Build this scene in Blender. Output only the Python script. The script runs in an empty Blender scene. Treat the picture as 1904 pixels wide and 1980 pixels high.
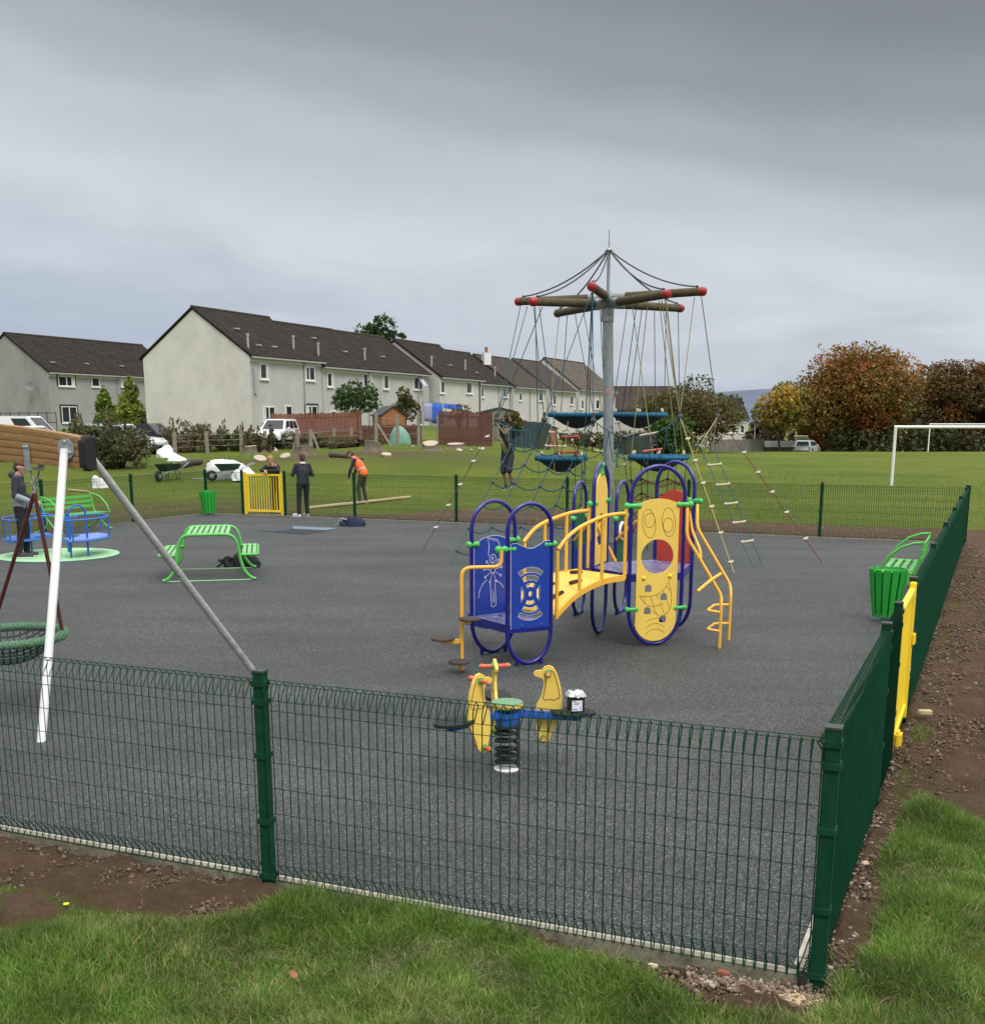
import bpy, bmesh, math, random
import numpy as np
from mathutils import Vector, Matrix
from mathutils.geometry import tessellate_polygon

sc = bpy.context.scene
COL = sc.collection
R = math.radians

# ------------------------------------------------------------------ camera
# survey of the place: eye 2.6 m above the play surface, lens 2127 px on a 1904 px wide frame
FPX, CX, CY, HOR, EYE = 2127.0, 952.0, 1269.0, 815.0, 2.6
PITCH = math.atan((CY - HOR) / FPX)
cam = bpy.data.cameras.new('camera')
cam.sensor_fit = 'HORIZONTAL'; cam.sensor_width = 36.0; cam.lens = 36.0 * FPX / 1904.0
cam.shift_y = (CY - 990.0) / 1904.0
cam.clip_start = 0.1; cam.clip_end = 9000
camo = bpy.data.objects.new('camera', cam); COL.objects.link(camo)
camo.location = (0, 0, EYE); camo.rotation_euler = (math.pi / 2 - PITCH, 0, 0)
sc.camera = camo

# ------------------------------------------------------------------ light and sky
SUN_EL, SUN_AZ = R(52), R(150)          # behind the viewer's right shoulder, above thick cloud
sun = bpy.data.lights.new('sun', 'SUN'); sun.energy = 1.5; sun.angle = R(19); sun.color = (1.0, 0.97, 0.92)
suno = bpy.data.objects.new('sun', sun); COL.objects.link(suno)
sdir = Vector((math.cos(SUN_EL) * math.sin(SUN_AZ), math.cos(SUN_EL) * math.cos(SUN_AZ), math.sin(SUN_EL)))
suno.rotation_euler = sdir.to_track_quat('Z', 'Y').to_euler(); suno.location = sdir * 50
vs = sc.view_settings
vs.view_transform = 'Standard'; vs.look = 'None'; vs.exposure = 0.12; vs.gamma = 1.0; vs.use_curve_mapping = False

W = bpy.data.worlds.new('World'); sc.world = W; W.use_nodes = True
nt = W.node_tree; N, LK = nt.nodes, nt.links
N.clear()
def wn(t, **k):
    n = N.new(t)
    for a, b in k.items(): setattr(n, a, b)
    return n
wout = wn('ShaderNodeOutputWorld'); bg = wn('ShaderNodeBackground'); bg.inputs['Strength'].default_value = 0.1
LK.new(bg.outputs[0], wout.inputs[0])
nis = wn('ShaderNodeTexSky', sky_type='NISHITA'); nis.sun_disc = False; nis.sun_elevation = SUN_EL; nis.sun_rotation = SUN_AZ
tc = wn('ShaderNodeTexCoord'); sep = wn('ShaderNodeSeparateXYZ'); LK.new(tc.outputs['Generated'], sep.inputs[0])
def wmath(op, a, b=None, c=None):
    n = wn('ShaderNodeMath', operation=op)
    for i, x in enumerate((a, b, c)):
        if x is None: continue
        if isinstance(x, (int, float)): n.inputs[i].default_value = x
        else: LK.new(x, n.inputs[i])
    return n.outputs[0]
zc = wmath('MAXIMUM', sep.outputs[2], 0.0)
den = wmath('ADD', zc, 0.16)
cmb = wn('ShaderNodeCombineXYZ')
LK.new(wmath('DIVIDE', sep.outputs[0], den), cmb.inputs[0]); LK.new(wmath('DIVIDE', sep.outputs[1], den), cmb.inputs[1])
def wnoise(scale, detail, rough, dist=0.0, loc=(0, 0, 0), sc3=(1, 1, 1)):
    mp = wn('ShaderNodeMapping'); mp.inputs['Location'].default_value = loc; mp.inputs['Scale'].default_value = sc3
    LK.new(cmb.outputs[0], mp.inputs[0])
    n = wn('ShaderNodeTexNoise'); n.inputs['Scale'].default_value = scale; n.inputs['Detail'].default_value = detail
    n.inputs['Roughness'].default_value = rough; n.inputs['Distortion'].default_value = dist
    LK.new(mp.outputs[0], n.inputs['Vector']); return n.outputs['Fac']
n1 = wnoise(0.55, 4, 0.45, 0.6, (3.1, 1.7, 0), (1.0, 0.8, 1))
n2 = wnoise(1.6, 6, 0.55, 0.7, (0.4, 8.2, 0), (1.0, 0.8, 1))
# height in the sky, pushed up and down by the big cloud masses
hh = wmath('ADD', sep.outputs[2], wmath('MULTIPLY', wmath('SUBTRACT', n1, 0.5), 0.13))
hh = wmath('ADD', hh, wmath('MULTIPLY', wmath('SUBTRACT', n2, 0.5), 0.075))
hh = wmath('ADD', hh, wmath('MULTIPLY', sep.outputs[0], 0.15))
ramp = wn('ShaderNodeValToRGB'); LK.new(hh, ramp.inputs[0])
cr = ramp.color_ramp; cr.interpolation = 'EASE'
SKY = [(0.0, (0.43, 0.49, 0.60)), (0.04, (0.47, 0.53, 0.62)), (0.09, (0.55, 0.595, 0.67)), (0.15, (0.62, 0.66, 0.71)),
       (0.20, (0.53, 0.565, 0.61)), (0.25, (0.40, 0.43, 0.475)), (0.30, (0.30, 0.323, 0.365)), (0.36, (0.235, 0.253, 0.288)),
       (0.46, (0.95, 0.96, 0.98)), (0.8, (2.15, 2.1, 2.05))]
while len(cr.elements) > 1: cr.elements.remove(cr.elements[0])
cr.elements[0].position = SKY[0][0]
for i, (p_, c_) in enumerate(SKY):
    e = cr.elements[0] if i == 0 else cr.elements.new(p_)
    e.color = (*c_, 1)
n3 = wnoise(3.4, 5, 0.6, 0.2, (5, 2, 0), (0.7, 1.3, 1))
shade = wmath('ADD', 0.80, wmath('ADD', wmath('MULTIPLY', n2, 0.28), wmath('MULTIPLY', n3, 0.12)))
vm = wn('ShaderNodeVectorMath', operation='SCALE'); LK.new(ramp.outputs[0], vm.inputs[0]); LK.new(wmath('MULTIPLY', shade, 9.5), vm.inputs['Scale'])
mx = wn('ShaderNodeMix', data_type='RGBA'); mx.inputs['Factor'].default_value = 0.95
LK.new(nis.outputs[0], mx.inputs[6]); LK.new(vm.outputs[0], mx.inputs[7]); LK.new(mx.outputs[2], bg.inputs['Color'])

# ------------------------------------------------------------------ survey helpers (picture row/column -> metres)
cp_, sp_ = math.cos(PITCH), math.sin(PITCH)
def ray(u, v):
    up = CY - v
    return Vector((u - CX, FPX * cp_ + up * sp_, -FPX * sp_ + up * cp_))
def G(u, v, z=0.0):
    r = ray(u, v); return Vector((0, 0, EYE)) + r * ((z - EYE) / r.z)
def D(u, v, Y):
    r = ray(u, v); return Vector((0, 0, EYE)) + r * (Y / r.y)
def UPZ(p, v):
    r = ray(CX, v); return EYE + p[1] / r.y * r.z
def onplane(u, v, q, n):
    r = ray(u, v); e = Vector((0, 0, EYE)); return e + r * ((q - e).dot(n) / r.dot(n))

# ------------------------------------------------------------------ scene-tree helpers
def tag(o, label=None, cat=None, group=None, kind=None):
    if label: o['label'] = label
    if cat: o['category'] = cat
    if group: o['group'] = group
    if kind: o['kind'] = kind
    return o
def thing(name, loc, label, cat, group=None, rz=0.0):
    o = bpy.data.objects.new(name, None); COL.objects.link(o); o.empty_display_size = 0.2
    o.location = loc; o.rotation_euler = (0, 0, rz)
    return tag(o, label, cat, group)
def copy_tree(o, parent=None):
    c = o.copy(); COL.objects.link(c); c.parent = parent
    for ch in list(o.children):
        copy_tree(ch, c)
    return c
def wloc(o):
    v = Vector((0, 0, 0))
    while o is not None: v += Vector(o.location); o = o.parent
    return v

class MB:
    """collects pieces of ONE mesh"""
    def __init__(s): s.v = []; s.f = []; s.uv = None; s.c = None
    def add(s, vs_, fs_):
        b = len(s.v); s.v += [tuple(x) for x in vs_]; s.f += [tuple(i + b for i in f) for f in fs_]; return s
    def box(s, c, d, rz=0.0):
        cx, cy, cz = c; a, b, e = d[0] / 2, d[1] / 2, d[2] / 2; co, si = math.cos(rz), math.sin(rz)
        vs_ = []
        for z in (-e, e):
            for x, y in ((-a, -b), (a, -b), (a, b), (-a, b)):
                vs_.append((cx + x * co - y * si, cy + x * si + y * co, cz + z))
        return s.add(vs_, [(3, 2, 1, 0), (4, 5, 6, 7), (0, 1, 5, 4), (1, 2, 6, 5), (2, 3, 7, 6), (3, 0, 4, 7)])
    def beam(s, p, q, w, h, up=(0, 0, 1)):
        """rectangular bar from p to q, w across, h along up"""
        p, q, up = Vector(p), Vector(q), Vector(up)
        d = (q - p).normalized(); x = d.cross(up)
        if x.length < 1e-5: x = d.cross(Vector((0, 1, 0)))
        x.normalize(); y = x.cross(d).normalized(); vs_ = []
        for e in (p, q):
            for i, j in ((-1, -1), (1, -1), (1, 1), (-1, 1)):
                vs_.append(e + x * (i * w / 2) + y * (j * h / 2))
        return s.add(vs_, [(3, 2, 1, 0), (4, 5, 6, 7), (0, 1, 5, 4), (1, 2, 6, 5), (2, 3, 7, 6), (3, 0, 4, 7)])
    def tube(s, path, r, n=8, closed=False, cap=True):
        P = [Vector(p) for p in path]; m = len(P)
        rs = r if isinstance(r, (list, tuple)) else [r] * m
        T = []
        for i in range(m):
            if closed: t = P[(i + 1) % m] - P[i - 1]
            else: t = P[min(i + 1, m - 1)] - P[max(i - 1, 0)]
            T.append(t.normalized() if t.length > 1e-9 else Vector((0, 0, 1)))
        x = T[0].cross(Vector((0, 0, 1)))
        if x.length < 1e-3: x = T[0].cross(Vector((0, 1, 0)))
        x.normalize(); vs_ = []
        for i in range(m):
            x = x - T[i] * x.dot(T[i])
            if x.length < 1e-6: x = T[i].cross(Vector((0.3, 0.5, 0.8)))
            x.normalize(); y = T[i].cross(x)
            for k in range(n):
                a = 2 * math.pi * k / n
                vs_.append(P[i] + (x * math.cos(a) + y * math.sin(a)) * rs[i])
        fs_ = []
        for i in range(m if closed else m - 1):
            j = (i + 1) % m
            for k in range(n):
                l = (k + 1) % n
                fs_.append((i * n + k, i * n + l, j * n + l, j * n + k))
        if cap and not closed:
            fs_.append(tuple(range(n - 1, -1, -1))); fs_.append(tuple((m - 1) * n + k for k in range(n)))
        return s.add(vs_, fs_)
    def ball(s, c, r, n=12, m=8):
        if isinstance(r, (int, float)): r = (r, r, r)
        vs_ = [(c[0], c[1], c[2] + r[2])]; fs_ = []
        for i in range(1, m):
            t = math.pi * i / m
            for k in range(n):
                a = 2 * math.pi * k / n
                vs_.append((c[0] + r[0] * math.sin(t) * math.cos(a), c[1] + r[1] * math.sin(t) * math.sin(a), c[2] + r[2] * math.cos(t)))
        vs_.append((c[0], c[1], c[2] - r[2])); L_ = len(vs_) - 1
        for k in range(n):
            fs_.append((0, 1 + k, 1 + (k + 1) % n))
            fs_.append((L_, 1 + (m - 2) * n + (k + 1) % n, 1 + (m - 2) * n + k))
        for i in range(m - 2):
            for k in range(n):
                a, b = 1 + i * n + k, 1 + i * n + (k + 1) % n
                fs_.append((a, a + n, b + n, b))
        return s.add(vs_, fs_)
    def lathe(s, prof, c, n=24, cap=True):
        """profile of (radius, z)"""
        vs_ = []; m = len(prof)
        for r, z in prof:
            for k in range(n):
                a = 2 * math.pi * k / n; vs_.append((c[0] + r * math.cos(a), c[1] + r * math.sin(a), c[2] + z))
        fs_ = [(i * n + k, i * n + (k + 1) % n, (i + 1) * n + (k + 1) % n, (i + 1) * n + k) for i in range(m - 1) for k in range(n)]
        if cap:
            fs_.append(tuple(range(n - 1, -1, -1))); fs_.append(tuple((m - 1) * n + k for k in range(n)))
        return s.add(vs_, fs_)
    def plate(s, outer, holes, o, x, y, t):
        """flat sheet with holes: outlines in metres along x and y from o, thickness t centred on the plane"""
        o, x, y = Vector(o), Vector(x), Vector(y); nrm = x.cross(y).normalized()
        loops = [outer] + list(holes); flat = [Vector((a, b, 0)) for l in loops for a, b in l]
        tris = tessellate_polygon([[Vector((a, b, 0)) for a, b in l] for l in loops])
        n = len(flat); vs_ = [o + x * p.x + y * p.y + nrm * (t / 2) for p in flat] + [o + x * p.x + y * p.y - nrm * (t / 2) for p in flat]
        fs_ = []
        for a, b, c in tris:
            ar = (flat[b] - flat[a]).cross(flat[c] - flat[a]).z
            if ar < 0: b, c = c, b
            fs_.append((a, b, c)); fs_.append((n + c, n + b, n + a))
        b0 = 0
        for l in loops:
            k = len(l)
            for i in range(k):
                p, q = b0 + i, b0 + (i + 1) % k
                fs_.append((p, q, n + q, n + p))
            b0 += k
        return s.add(vs_, fs_)
    def ribbon(s, pts, o, x, y, w, off):
        """engraved line: a thin strip of width w lying off metres above a flat plate"""
        o, x, y = Vector(o), Vector(x), Vector(y); nrm = x.cross(y).normalized(); m = len(pts); vs_ = []
        for i in range(m):
            a = Vector(pts[max(i - 1, 0)]); b = Vector(pts[min(i + 1, m - 1)]); d = (b - a)
            d = d.normalized() if d.length > 1e-9 else Vector((1, 0)); q = Vector((-d.y, d.x)) * (w / 2)
            for sg in (1, -1):
                p = Vector(pts[i]) + q * sg; vs_.append(o + x * p.x + y * p.y + nrm * off)
        return s.add(vs_, [(2 * i, 2 * i + 1, 2 * i + 3, 2 * i + 2) for i in range(m - 1)])
    def build(s, name, m, parent=None, smooth=40, local=False, recalc=True, bevel=0.0):
        me = bpy.data.meshes.new(name)
        base = Vector((0, 0, 0)) if (local or parent is None) else wloc(parent)
        V = np.array(s.v, dtype=np.float64) - np.array(base)
        me.from_pydata(V.tolist(), [], s.f); me.update()
        if recalc or bevel:
            bm = bmesh.new(); bm.from_mesh(me)
            if recalc: bmesh.ops.recalc_face_normals(bm, faces=bm.faces)
            if bevel:
                es = [e for e in bm.edges if len(e.link_faces) == 2 and e.calc_face_angle(0) > 0.6]
                bmesh.ops.bevel(bm, geom=es, offset=bevel, segments=2, affect='EDGES', clamp_overlap=True)
            bm.to_mesh(me); bm.free()
        if smooth:
            me.shade_smooth(); me.set_sharp_from_angle(angle=R(smooth))
        me.materials.append(m)
        o = bpy.data.objects.new(name, me); COL.objects.link(o)
        if parent is not None: o.parent = parent
        return o

def np_mesh(name, V, F, m, parent=None, cols=None, smooth=False):
    """fast mesh from arrays; F (n,k) all the same size; cols per face (n,3)"""
    me = bpy.data.meshes.new(name); V = np.asarray(V, np.float32); F = np.asarray(F, np.int32); k = F.shape[1]
    if parent is not None: V = V - np.array(wloc(parent), np.float32)
    me.vertices.add(len(V)); me.vertices.foreach_set('co', V.ravel())
    me.loops.add(F.size); me.loops.foreach_set('vertex_index', F.ravel())
    me.polygons.add(len(F)); me.polygons.foreach_set('loop_start', np.arange(0, F.size, k, dtype=np.int32))
    me.update(calc_edges=True)
    if cols is not None:
        at = me.color_attributes.new('Col', 'FLOAT_COLOR', 'CORNER')
        c = np.ones((len(F), k, 4), np.float32); c[:, :, :3] = np.asarray(cols, np.float32)[:, None, :]
        at.data.foreach_set('color', c.ravel())
    if smooth: me.shade_smooth()
    me.materials.append(m)
    o = bpy.data.objects.new(name, me); COL.objects.link(o)
    if parent is not None: o.parent = parent
    return o

# ------------------------------------------------------------------ materials
def lin(r, g, b):
    f = lambda c: (c / 255) / 12.92 if c <= 10 else (((c / 255) + 0.055) / 1.055) ** 2.4
    return (f(r), f(g), f(b))
def mat(name, col, rough=0.5, metal=0.0, var=0.12, vscale=6.0, bump=0.0, bscale=60.0, col2=None, stretch=None, coat=0.0, fine=0.0):
    m = bpy.data.materials.new(name); m.use_nodes = True; t = m.node_tree; b = t.nodes['Principled BSDF']
    b.inputs['Roughness'].default_value = rough; b.inputs['Metallic'].default_value = metal
    if coat: b.inputs['Coat Weight'].default_value = coat; b.inputs['Coat Roughness'].default_value = 0.15
    tcn = t.nodes.new('ShaderNodeTexCoord'); vec = tcn.outputs['Object']
    if stretch:
        mp = t.nodes.new('ShaderNodeMapping'); mp.inputs['Scale'].default_value = stretch; t.links.new(vec, mp.inputs[0]); vec = mp.outputs[0]
    n = t.nodes.new('ShaderNodeTexNoise'); n.inputs['Scale'].default_value = vscale; n.inputs['Detail'].default_value = 6; n.inputs['Roughness'].default_value = 0.65
    t.links.new(vec, n.inputs['Vector'])
    r = t.nodes.new('ShaderNodeValToRGB'); r.color_ramp.elements[0].position = 0.3; r.color_ramp.elements[1].position = 0.7
    c1 = tuple(max(0, c * (1 - var)) for c in col); c2 = tuple(min(1, c * (1 + var)) for c in col) if col2 is None else col2
    r.color_ramp.elements[0].color = (*c1, 1); r.color_ramp.elements[1].color = (*c2, 1)
    t.links.new(n.outputs['Fac'], r.inputs[0]); t.links.new(r.outputs[0], b.inputs['Base Color'])
    if not metal:
        mr = t.nodes.new('ShaderNodeMapRange'); mr.inputs['To Min'].default_value = max(0.05, rough - 0.16); mr.inputs['To Max'].default_value = min(1.0, rough + 0.20); t.links.new(n.outputs['Fac'], mr.inputs['Value']); t.links.new(mr.outputs[0], b.inputs['Roughness'])
    if bump:
        n2_ = t.nodes.new('ShaderNodeTexNoise'); n2_.inputs['Scale'].default_value = bscale; n2_.inputs['Detail'].default_value = 5
        t.links.new(vec, n2_.inputs['Vector'])
        bp = t.nodes.new('ShaderNodeBump'); bp.inputs['Strength'].default_value = bump; bp.inputs['Distance'].default_value = 0.02
        t.links.new(n2_.outputs['Fac'], bp.inputs['Height']); t.links.new(bp.outputs[0], b.inputs['Normal'])
    return m
def leafmat(name, rough=0.55, trans=0.3):
    m = bpy.data.materials.new(name); m.use_nodes = True; t = m.node_tree; b = t.nodes['Principled BSDF']
    b.inputs['Roughness'].default_value = rough; b.inputs['Specular IOR Level'].default_value = 0.3
    a = t.nodes.new('ShaderNodeAttribute'); a.attribute_name = 'Col'; t.links.new(a.outputs['Color'], b.inputs['Base Color'])
    tr = t.nodes.new('ShaderNodeBsdfTranslucent'); t.links.new(a.outputs['Color'], tr.inputs['Color'])
    mixn = t.nodes.new('ShaderNodeMixShader'); mixn.inputs[0].default_value = trans
    out = t.nodes['Material Output']
    t.links.new(b.outputs[0], mixn.inputs[1]); t.links.new(tr.outputs[0], mixn.inputs[2]); t.links.new(mixn.outputs[0], out.inputs[0])
    return m

M = dict(
    yellow=mat('yellow_paint', (0.86, 0.47, 0.055), 0.4, var=0.06, vscale=3, bump=0.03, bscale=90),
    gate=mat('gate_yellow_paint', (0.92, 0.66, 0.035), 0.4, var=0.05, vscale=3),
    hdpe=mat('yellow_board', (0.86, 0.60, 0.11), 0.5, var=0.05, vscale=4, bump=0.05, bscale=140),
    navy=mat('deep_blue_paint', (0.010, 0.010, 0.20), 0.25, var=0.15, vscale=4, coat=0.35),
    blue=mat('blue_board', (0.008, 0.045, 0.33), 0.42, var=0.1, vscale=5, bump=0.04, bscale=120),
    midblue=mat('blue_paint', (0.02, 0.10, 0.43), 0.4, var=0.1),
    deck=mat('speckled_blue_deck', (0.07, 0.07, 0.42), 0.3, var=0.9, vscale=16, col2=(0.36, 0.36, 0.62)),
    white=mat('white_paint', (0.80, 0.80, 0.79), 0.4, var=0.05, vscale=3),
    line=mat('white_routed_line', (0.75, 0.76, 0.80), 0.5, var=0.03),
    brownline=mat('brown_routed_line', (0.16, 0.06, 0.02), 0.6, var=0.1),
    clamp=mat('green_clamp_plastic', (0.07, 0.50, 0.10), 0.35, var=0.08),
    lime=mat('lime_green_paint', (0.105, 0.48, 0.09), 0.35, var=0.08, vscale=3),
    bingreen=mat('bin_green_paint', (0.025, 0.38, 0.045), 0.4, var=0.1, vscale=4),
    red=mat('red_board', (0.55, 0.06, 0.045), 0.5, var=0.08),
    coral=mat('coral_rubber_grip', (0.72, 0.13, 0.07), 0.45, var=0.08),
    black=mat('black_rubber', (0.011, 0.011, 0.012), 0.7, var=0.3, vscale=20, bump=0.1),
    pad=mat('brown_rubber_tread', (0.045, 0.034, 0.030), 0.8, var=0.25, vscale=30, bump=0.15, bscale=120),
    greenboard=mat('dark_green_board', (0.01, 0.09, 0.05), 0.5, var=0.1),
    palegreen=mat('pale_green_disc', (0.33, 0.62, 0.32), 0.55, var=0.06, vscale=8, bump=0.05),
    capgreen=mat('muted_green_board', (0.14, 0.30, 0.17), 0.5, var=0.1),
    fence=mat('green_fence_coating', (0.002, 0.046, 0.021), 0.6, var=0.3, vscale=9),
    fencedirt=mat('green_post_coating', (0.002, 0.050, 0.022), 0.55, var=0.2, vscale=11, col2=(0.008, 0.064, 0.032)),
    galv=mat('galvanised_steel', (0.36, 0.38, 0.39), 0.5, metal=0.5, var=0.22, vscale=10, bump=0.05, bscale=40),
    steel=mat('brushed_steel', (0.46, 0.46, 0.45), 0.38, metal=0.5, var=0.25, vscale=8, stretch=(1, 1, 3)),
    log=mat('weathered_log', (0.085, 0.065, 0.033), 0.85, var=0.55, vscale=9, bump=0.4, bscale=40, stretch=(1, 1, 4)),
    glulam=mat('stained_beam', (0.30, 0.165, 0.065), 0.55, var=0.3, vscale=6, bump=0.2, bscale=30, stretch=(0.6, 5, 14)),
    capred=mat('red_end_cap', (0.34, 0.018, 0.018), 0.35, var=0.12),
    ropeblue=mat('blue_rope', (0.012, 0.14, 0.26), 0.8, var=0.35, vscale=40, bump=0.6, bscale=90),
    ropeteal=mat('teal_rope', (0.014, 0.085, 0.10), 0.8, var=0.3, vscale=40),
    ropeyel=mat('straw_rope', (0.30, 0.26, 0.10), 0.8, var=0.2, vscale=40),
    ropered=mat('rust_rope', (0.13, 0.035, 0.027), 0.8, var=0.25, vscale=40),
    ropegrey=mat('grey_wire_rope', (0.06, 0.065, 0.07), 0.7, var=0.25, vscale=40),
    knot=mat('cream_rope_grip', (0.52, 0.49, 0.40), 0.6, var=0.1),
    rung=mat('cream_rung', (0.55, 0.47, 0.33), 0.6, var=0.15, vscale=12),
    chainred=mat('rust_red_sleeve', (0.17, 0.03, 0.028), 0.5, var=0.5, vscale=3.0, col2=(0.10, 0.026, 0.018), bump=0.1),
    rimgreen=mat('sage_rope_rim', (0.11, 0.235, 0.14), 0.75, var=0.3, vscale=50, bump=1.0, bscale=55),
    net=mat('dark_net', (0.03, 0.04, 0.045), 0.8, var=0.3, vscale=30),
    timber=mat('pale_timber', (0.52, 0.42, 0.24), 0.75, var=0.2, vscale=6, bump=0.2, stretch=(4, 4, 1)),
    edging=mat('edging_board', (0.20, 0.19, 0.15), 0.8, var=0.3, vscale=8, col2=(0.42, 0.38, 0.28), bump=0.2),
    concrete=mat('weathered_post', (0.26, 0.235, 0.19), 0.9, var=0.3, vscale=5, bump=0.3, stretch=(3, 3, 1)),
    stumpbark=mat('stump_bark', (0.15, 0.12, 0.085), 0.95, var=0.4, vscale=6, bump=0.6, bscale=14, stretch=(2, 2, 0.5)),
    bark=mat('bark', (0.07, 0.055, 0.04), 0.95, var=0.4, vscale=4, bump=0.6, bscale=12, stretch=(2, 2, 0.5)),
    cutwood=mat('fresh_cut_wood', (0.43, 0.36, 0.27), 0.8, var=0.12, vscale=5),
    redfence=mat('red_brown_stain', (0.105, 0.035, 0.026), 0.85, var=0.35, vscale=3, bump=0.2, stretch=(4, 4, 0.5)),
    orangefence=mat('orange_brown_stain', (0.17, 0.06, 0.032), 0.85, var=0.3, vscale=3, stretch=(4, 4, 0.5)),
    greenfence=mat('faded_green_boards', (0.035, 0.05, 0.038), 0.85, var=0.3, vscale=3),
    curtain=mat('pale_curtain', (0.62, 0.58, 0.50), 0.9, var=0.15),
    rndblue=mat('roundabout_blue_paint', (0.03, 0.14, 0.47), 0.4, var=0.08),
    palefelt=mat('pale_sheet_roof', (0.34, 0.34, 0.32), 0.8, var=0.2),
    greyfence=mat('grey_boards', (0.19, 0.18, 0.16), 0.9, var=0.3, vscale=2),
    orange=mat('orange_boards', (0.33, 0.14, 0.055), 0.8, var=0.2),
    felt=mat('roof_felt', (0.05, 0.055, 0.06), 0.9, var=0.2),
    tarp=mat('sea_green_tarp', (0.17, 0.34, 0.26), 0.6, var=0.2, vscale=2),
    bluecloth=mat('blue_cloth', (0.035, 0.13, 0.55), 0.8, var=0.15),
    lilaccloth=mat('lilac_cloth', (0.33, 0.34, 0.55), 0.8, var=0.15),
    sack=mat('white_woven_sack', (0.78, 0.79, 0.80), 0.6, var=0.08, vscale=3, bump=0.3, bscale=6),
    barrow=mat('dark_green_barrow', (0.015, 0.045, 0.03), 0.5, var=0.2),
    carwhite=mat('white_car_paint', (0.78, 0.79, 0.80), 0.25, var=0.03, coat=0.5),
    carsilver=mat('silver_car_paint', (0.55, 0.57, 0.60), 0.3, metal=0.2, var=0.05, coat=0.5),
    cardark=mat('dark_car_paint', (0.02, 0.025, 0.03), 0.3, var=0.1, coat=0.5),
    glass=mat('dark_glass', (0.02, 0.025, 0.03), 0.08, var=0.2, vscale=1),
    rimmetal=mat('alloy_rim', (0.45, 0.46, 0.47), 0.35, metal=0.7, var=0.1),
    lampred=mat('red_lens', (0.4, 0.01, 0.01), 0.2, var=0.1),
    lampclear=mat('clear_lens', (0.7, 0.7, 0.68), 0.15, var=0.1),
    upvc=mat('white_window_frame', (0.78, 0.79, 0.80), 0.4, var=0.04),
    gutter=mat('grey_gutter', (0.38, 0.39, 0.40), 0.5, var=0.1),
    skin=mat('skin', (0.50, 0.28, 0.20), 0.5, var=0.08, vscale=10),
    blondhair=mat('blond_hair', (0.36, 0.22, 0.08), 0.6, var=0.3, vscale=60),
    brownhair=mat('brown_hair', (0.06, 0.035, 0.022), 0.6, var=0.3, vscale=60),
    blackcloth=mat('black_cloth', (0.014, 0.014, 0.017), 0.85, var=0.3, vscale=8, bump=0.25, bscale=14),
    charcloth=mat('charcoal_cloth', (0.030, 0.032, 0.042), 0.85, var=0.3, vscale=8, bump=0.25, bscale=14),
    drab=mat('drab_work_trousers', (0.050, 0.048, 0.038), 0.85, var=0.3, vscale=8, bump=0.3, bscale=14),
    greycloth=mat('grey_cloth', (0.30, 0.32, 0.35), 0.85, var=0.15, vscale=8),
    whitecloth=mat('white_cloth', (0.75, 0.76, 0.78), 0.8, var=0.05),
    hivis=mat('orange_hi_vis', (0.85, 0.16, 0.035), 0.7, var=0.1, bump=0.25, bscale=14),
    reflect=mat('silver_tape', (0.55, 0.56, 0.56), 0.4, var=0.1),
    shoe=mat('dark_shoe', (0.05, 0.045, 0.045), 0.7, var=0.3),
    navycloth=mat('navy_bag_cloth', (0.012, 0.015, 0.05), 0.8, var=0.3, vscale=10, bump=0.3, bscale=20),
    foil=mat('crumpled_wrap', (0.62, 0.63, 0.64), 0.3, metal=0.3, var=0.15, vscale=30, bump=0.8, bscale=60),
    paper=mat('paper_label', (0.80, 0.83, 0.90), 0.7, var=0.02),
    ink=mat('dark_ink', (0.05, 0.06, 0.12), 0.7, var=0.1),
    brick=mat('red_brick', (0.24, 0.085, 0.045), 0.9, var=0.2, vscale=20),
    leafbrown=mat('dead_leaf', (0.25, 0.105, 0.045), 0.7, var=0.3, vscale=40),
    petal=mat('yellow_petal', (0.8, 0.62, 0.02), 0.6, var=0.1),
    foliage=leafmat('foliage'), blade=leafmat('grass_blade', 0.5, 0.35),
)
for k_ in ('fence', 'fencedirt'): M[k_].node_tree.nodes['Principled BSDF'].inputs['Specular IOR Level'].default_value = 0.22
# ------------------------------------------------------------------ plan of the playground (metres)
rng = np.random.default_rng(7); random.seed(7)
C0 = Vector((1.52, 4.73, 0)); DR = Vector((0.4145, 0.9100, 0)).normalized(); DF = Vector((-0.9243, 0.3816, 0)).normalized()
BR = C0 + DR * 21.2; GP0 = Vector((-7.10, 31.60, 0)); GP1 = Vector((-5.80, 31.10, 0)); BL = Vector((-8.30, 32.05, 0))
DL = Vector((0.41, 0.912, 0)).normalized(); FL = Vector((-17.6, 12.62, 0))
YARD = [C0, BR, GP1, GP0, BL, FL]
def in_poly(X, Y, poly):
    X = np.asarray(X, float); Y = np.asarray(Y, float); ins = np.zeros(X.shape, bool); n = len(poly)
    for i in range(n):
        x1, y1, x2, y2 = poly[i][0], poly[i][1], poly[(i + 1) % n][0], poly[(i + 1) % n][1]
        if abs(y2 - y1) < 1e-9: continue
        c = ((y1 > Y) != (y2 > Y)) & (X < (x2 - x1) * (Y - y1) / (y2 - y1) + x1)
        ins ^= c
    return ins
def edge_dist(X, Y, poly):
    d = np.full(np.shape(X), 1e9); n = len(poly)
    for i in range(n):
        a = np.array(poly[i][:2]); b = np.array(poly[(i + 1) % n][:2]); e = b - a; L2 = (e ** 2).sum()
        t = np.clip(((X - a[0]) * e[0] + (Y - a[1]) * e[1]) / L2, 0, 1)
        d = np.minimum(d, np.hypot(X - a[0] - t * e[0], Y - a[1] - t * e[1]))
    return d
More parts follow.
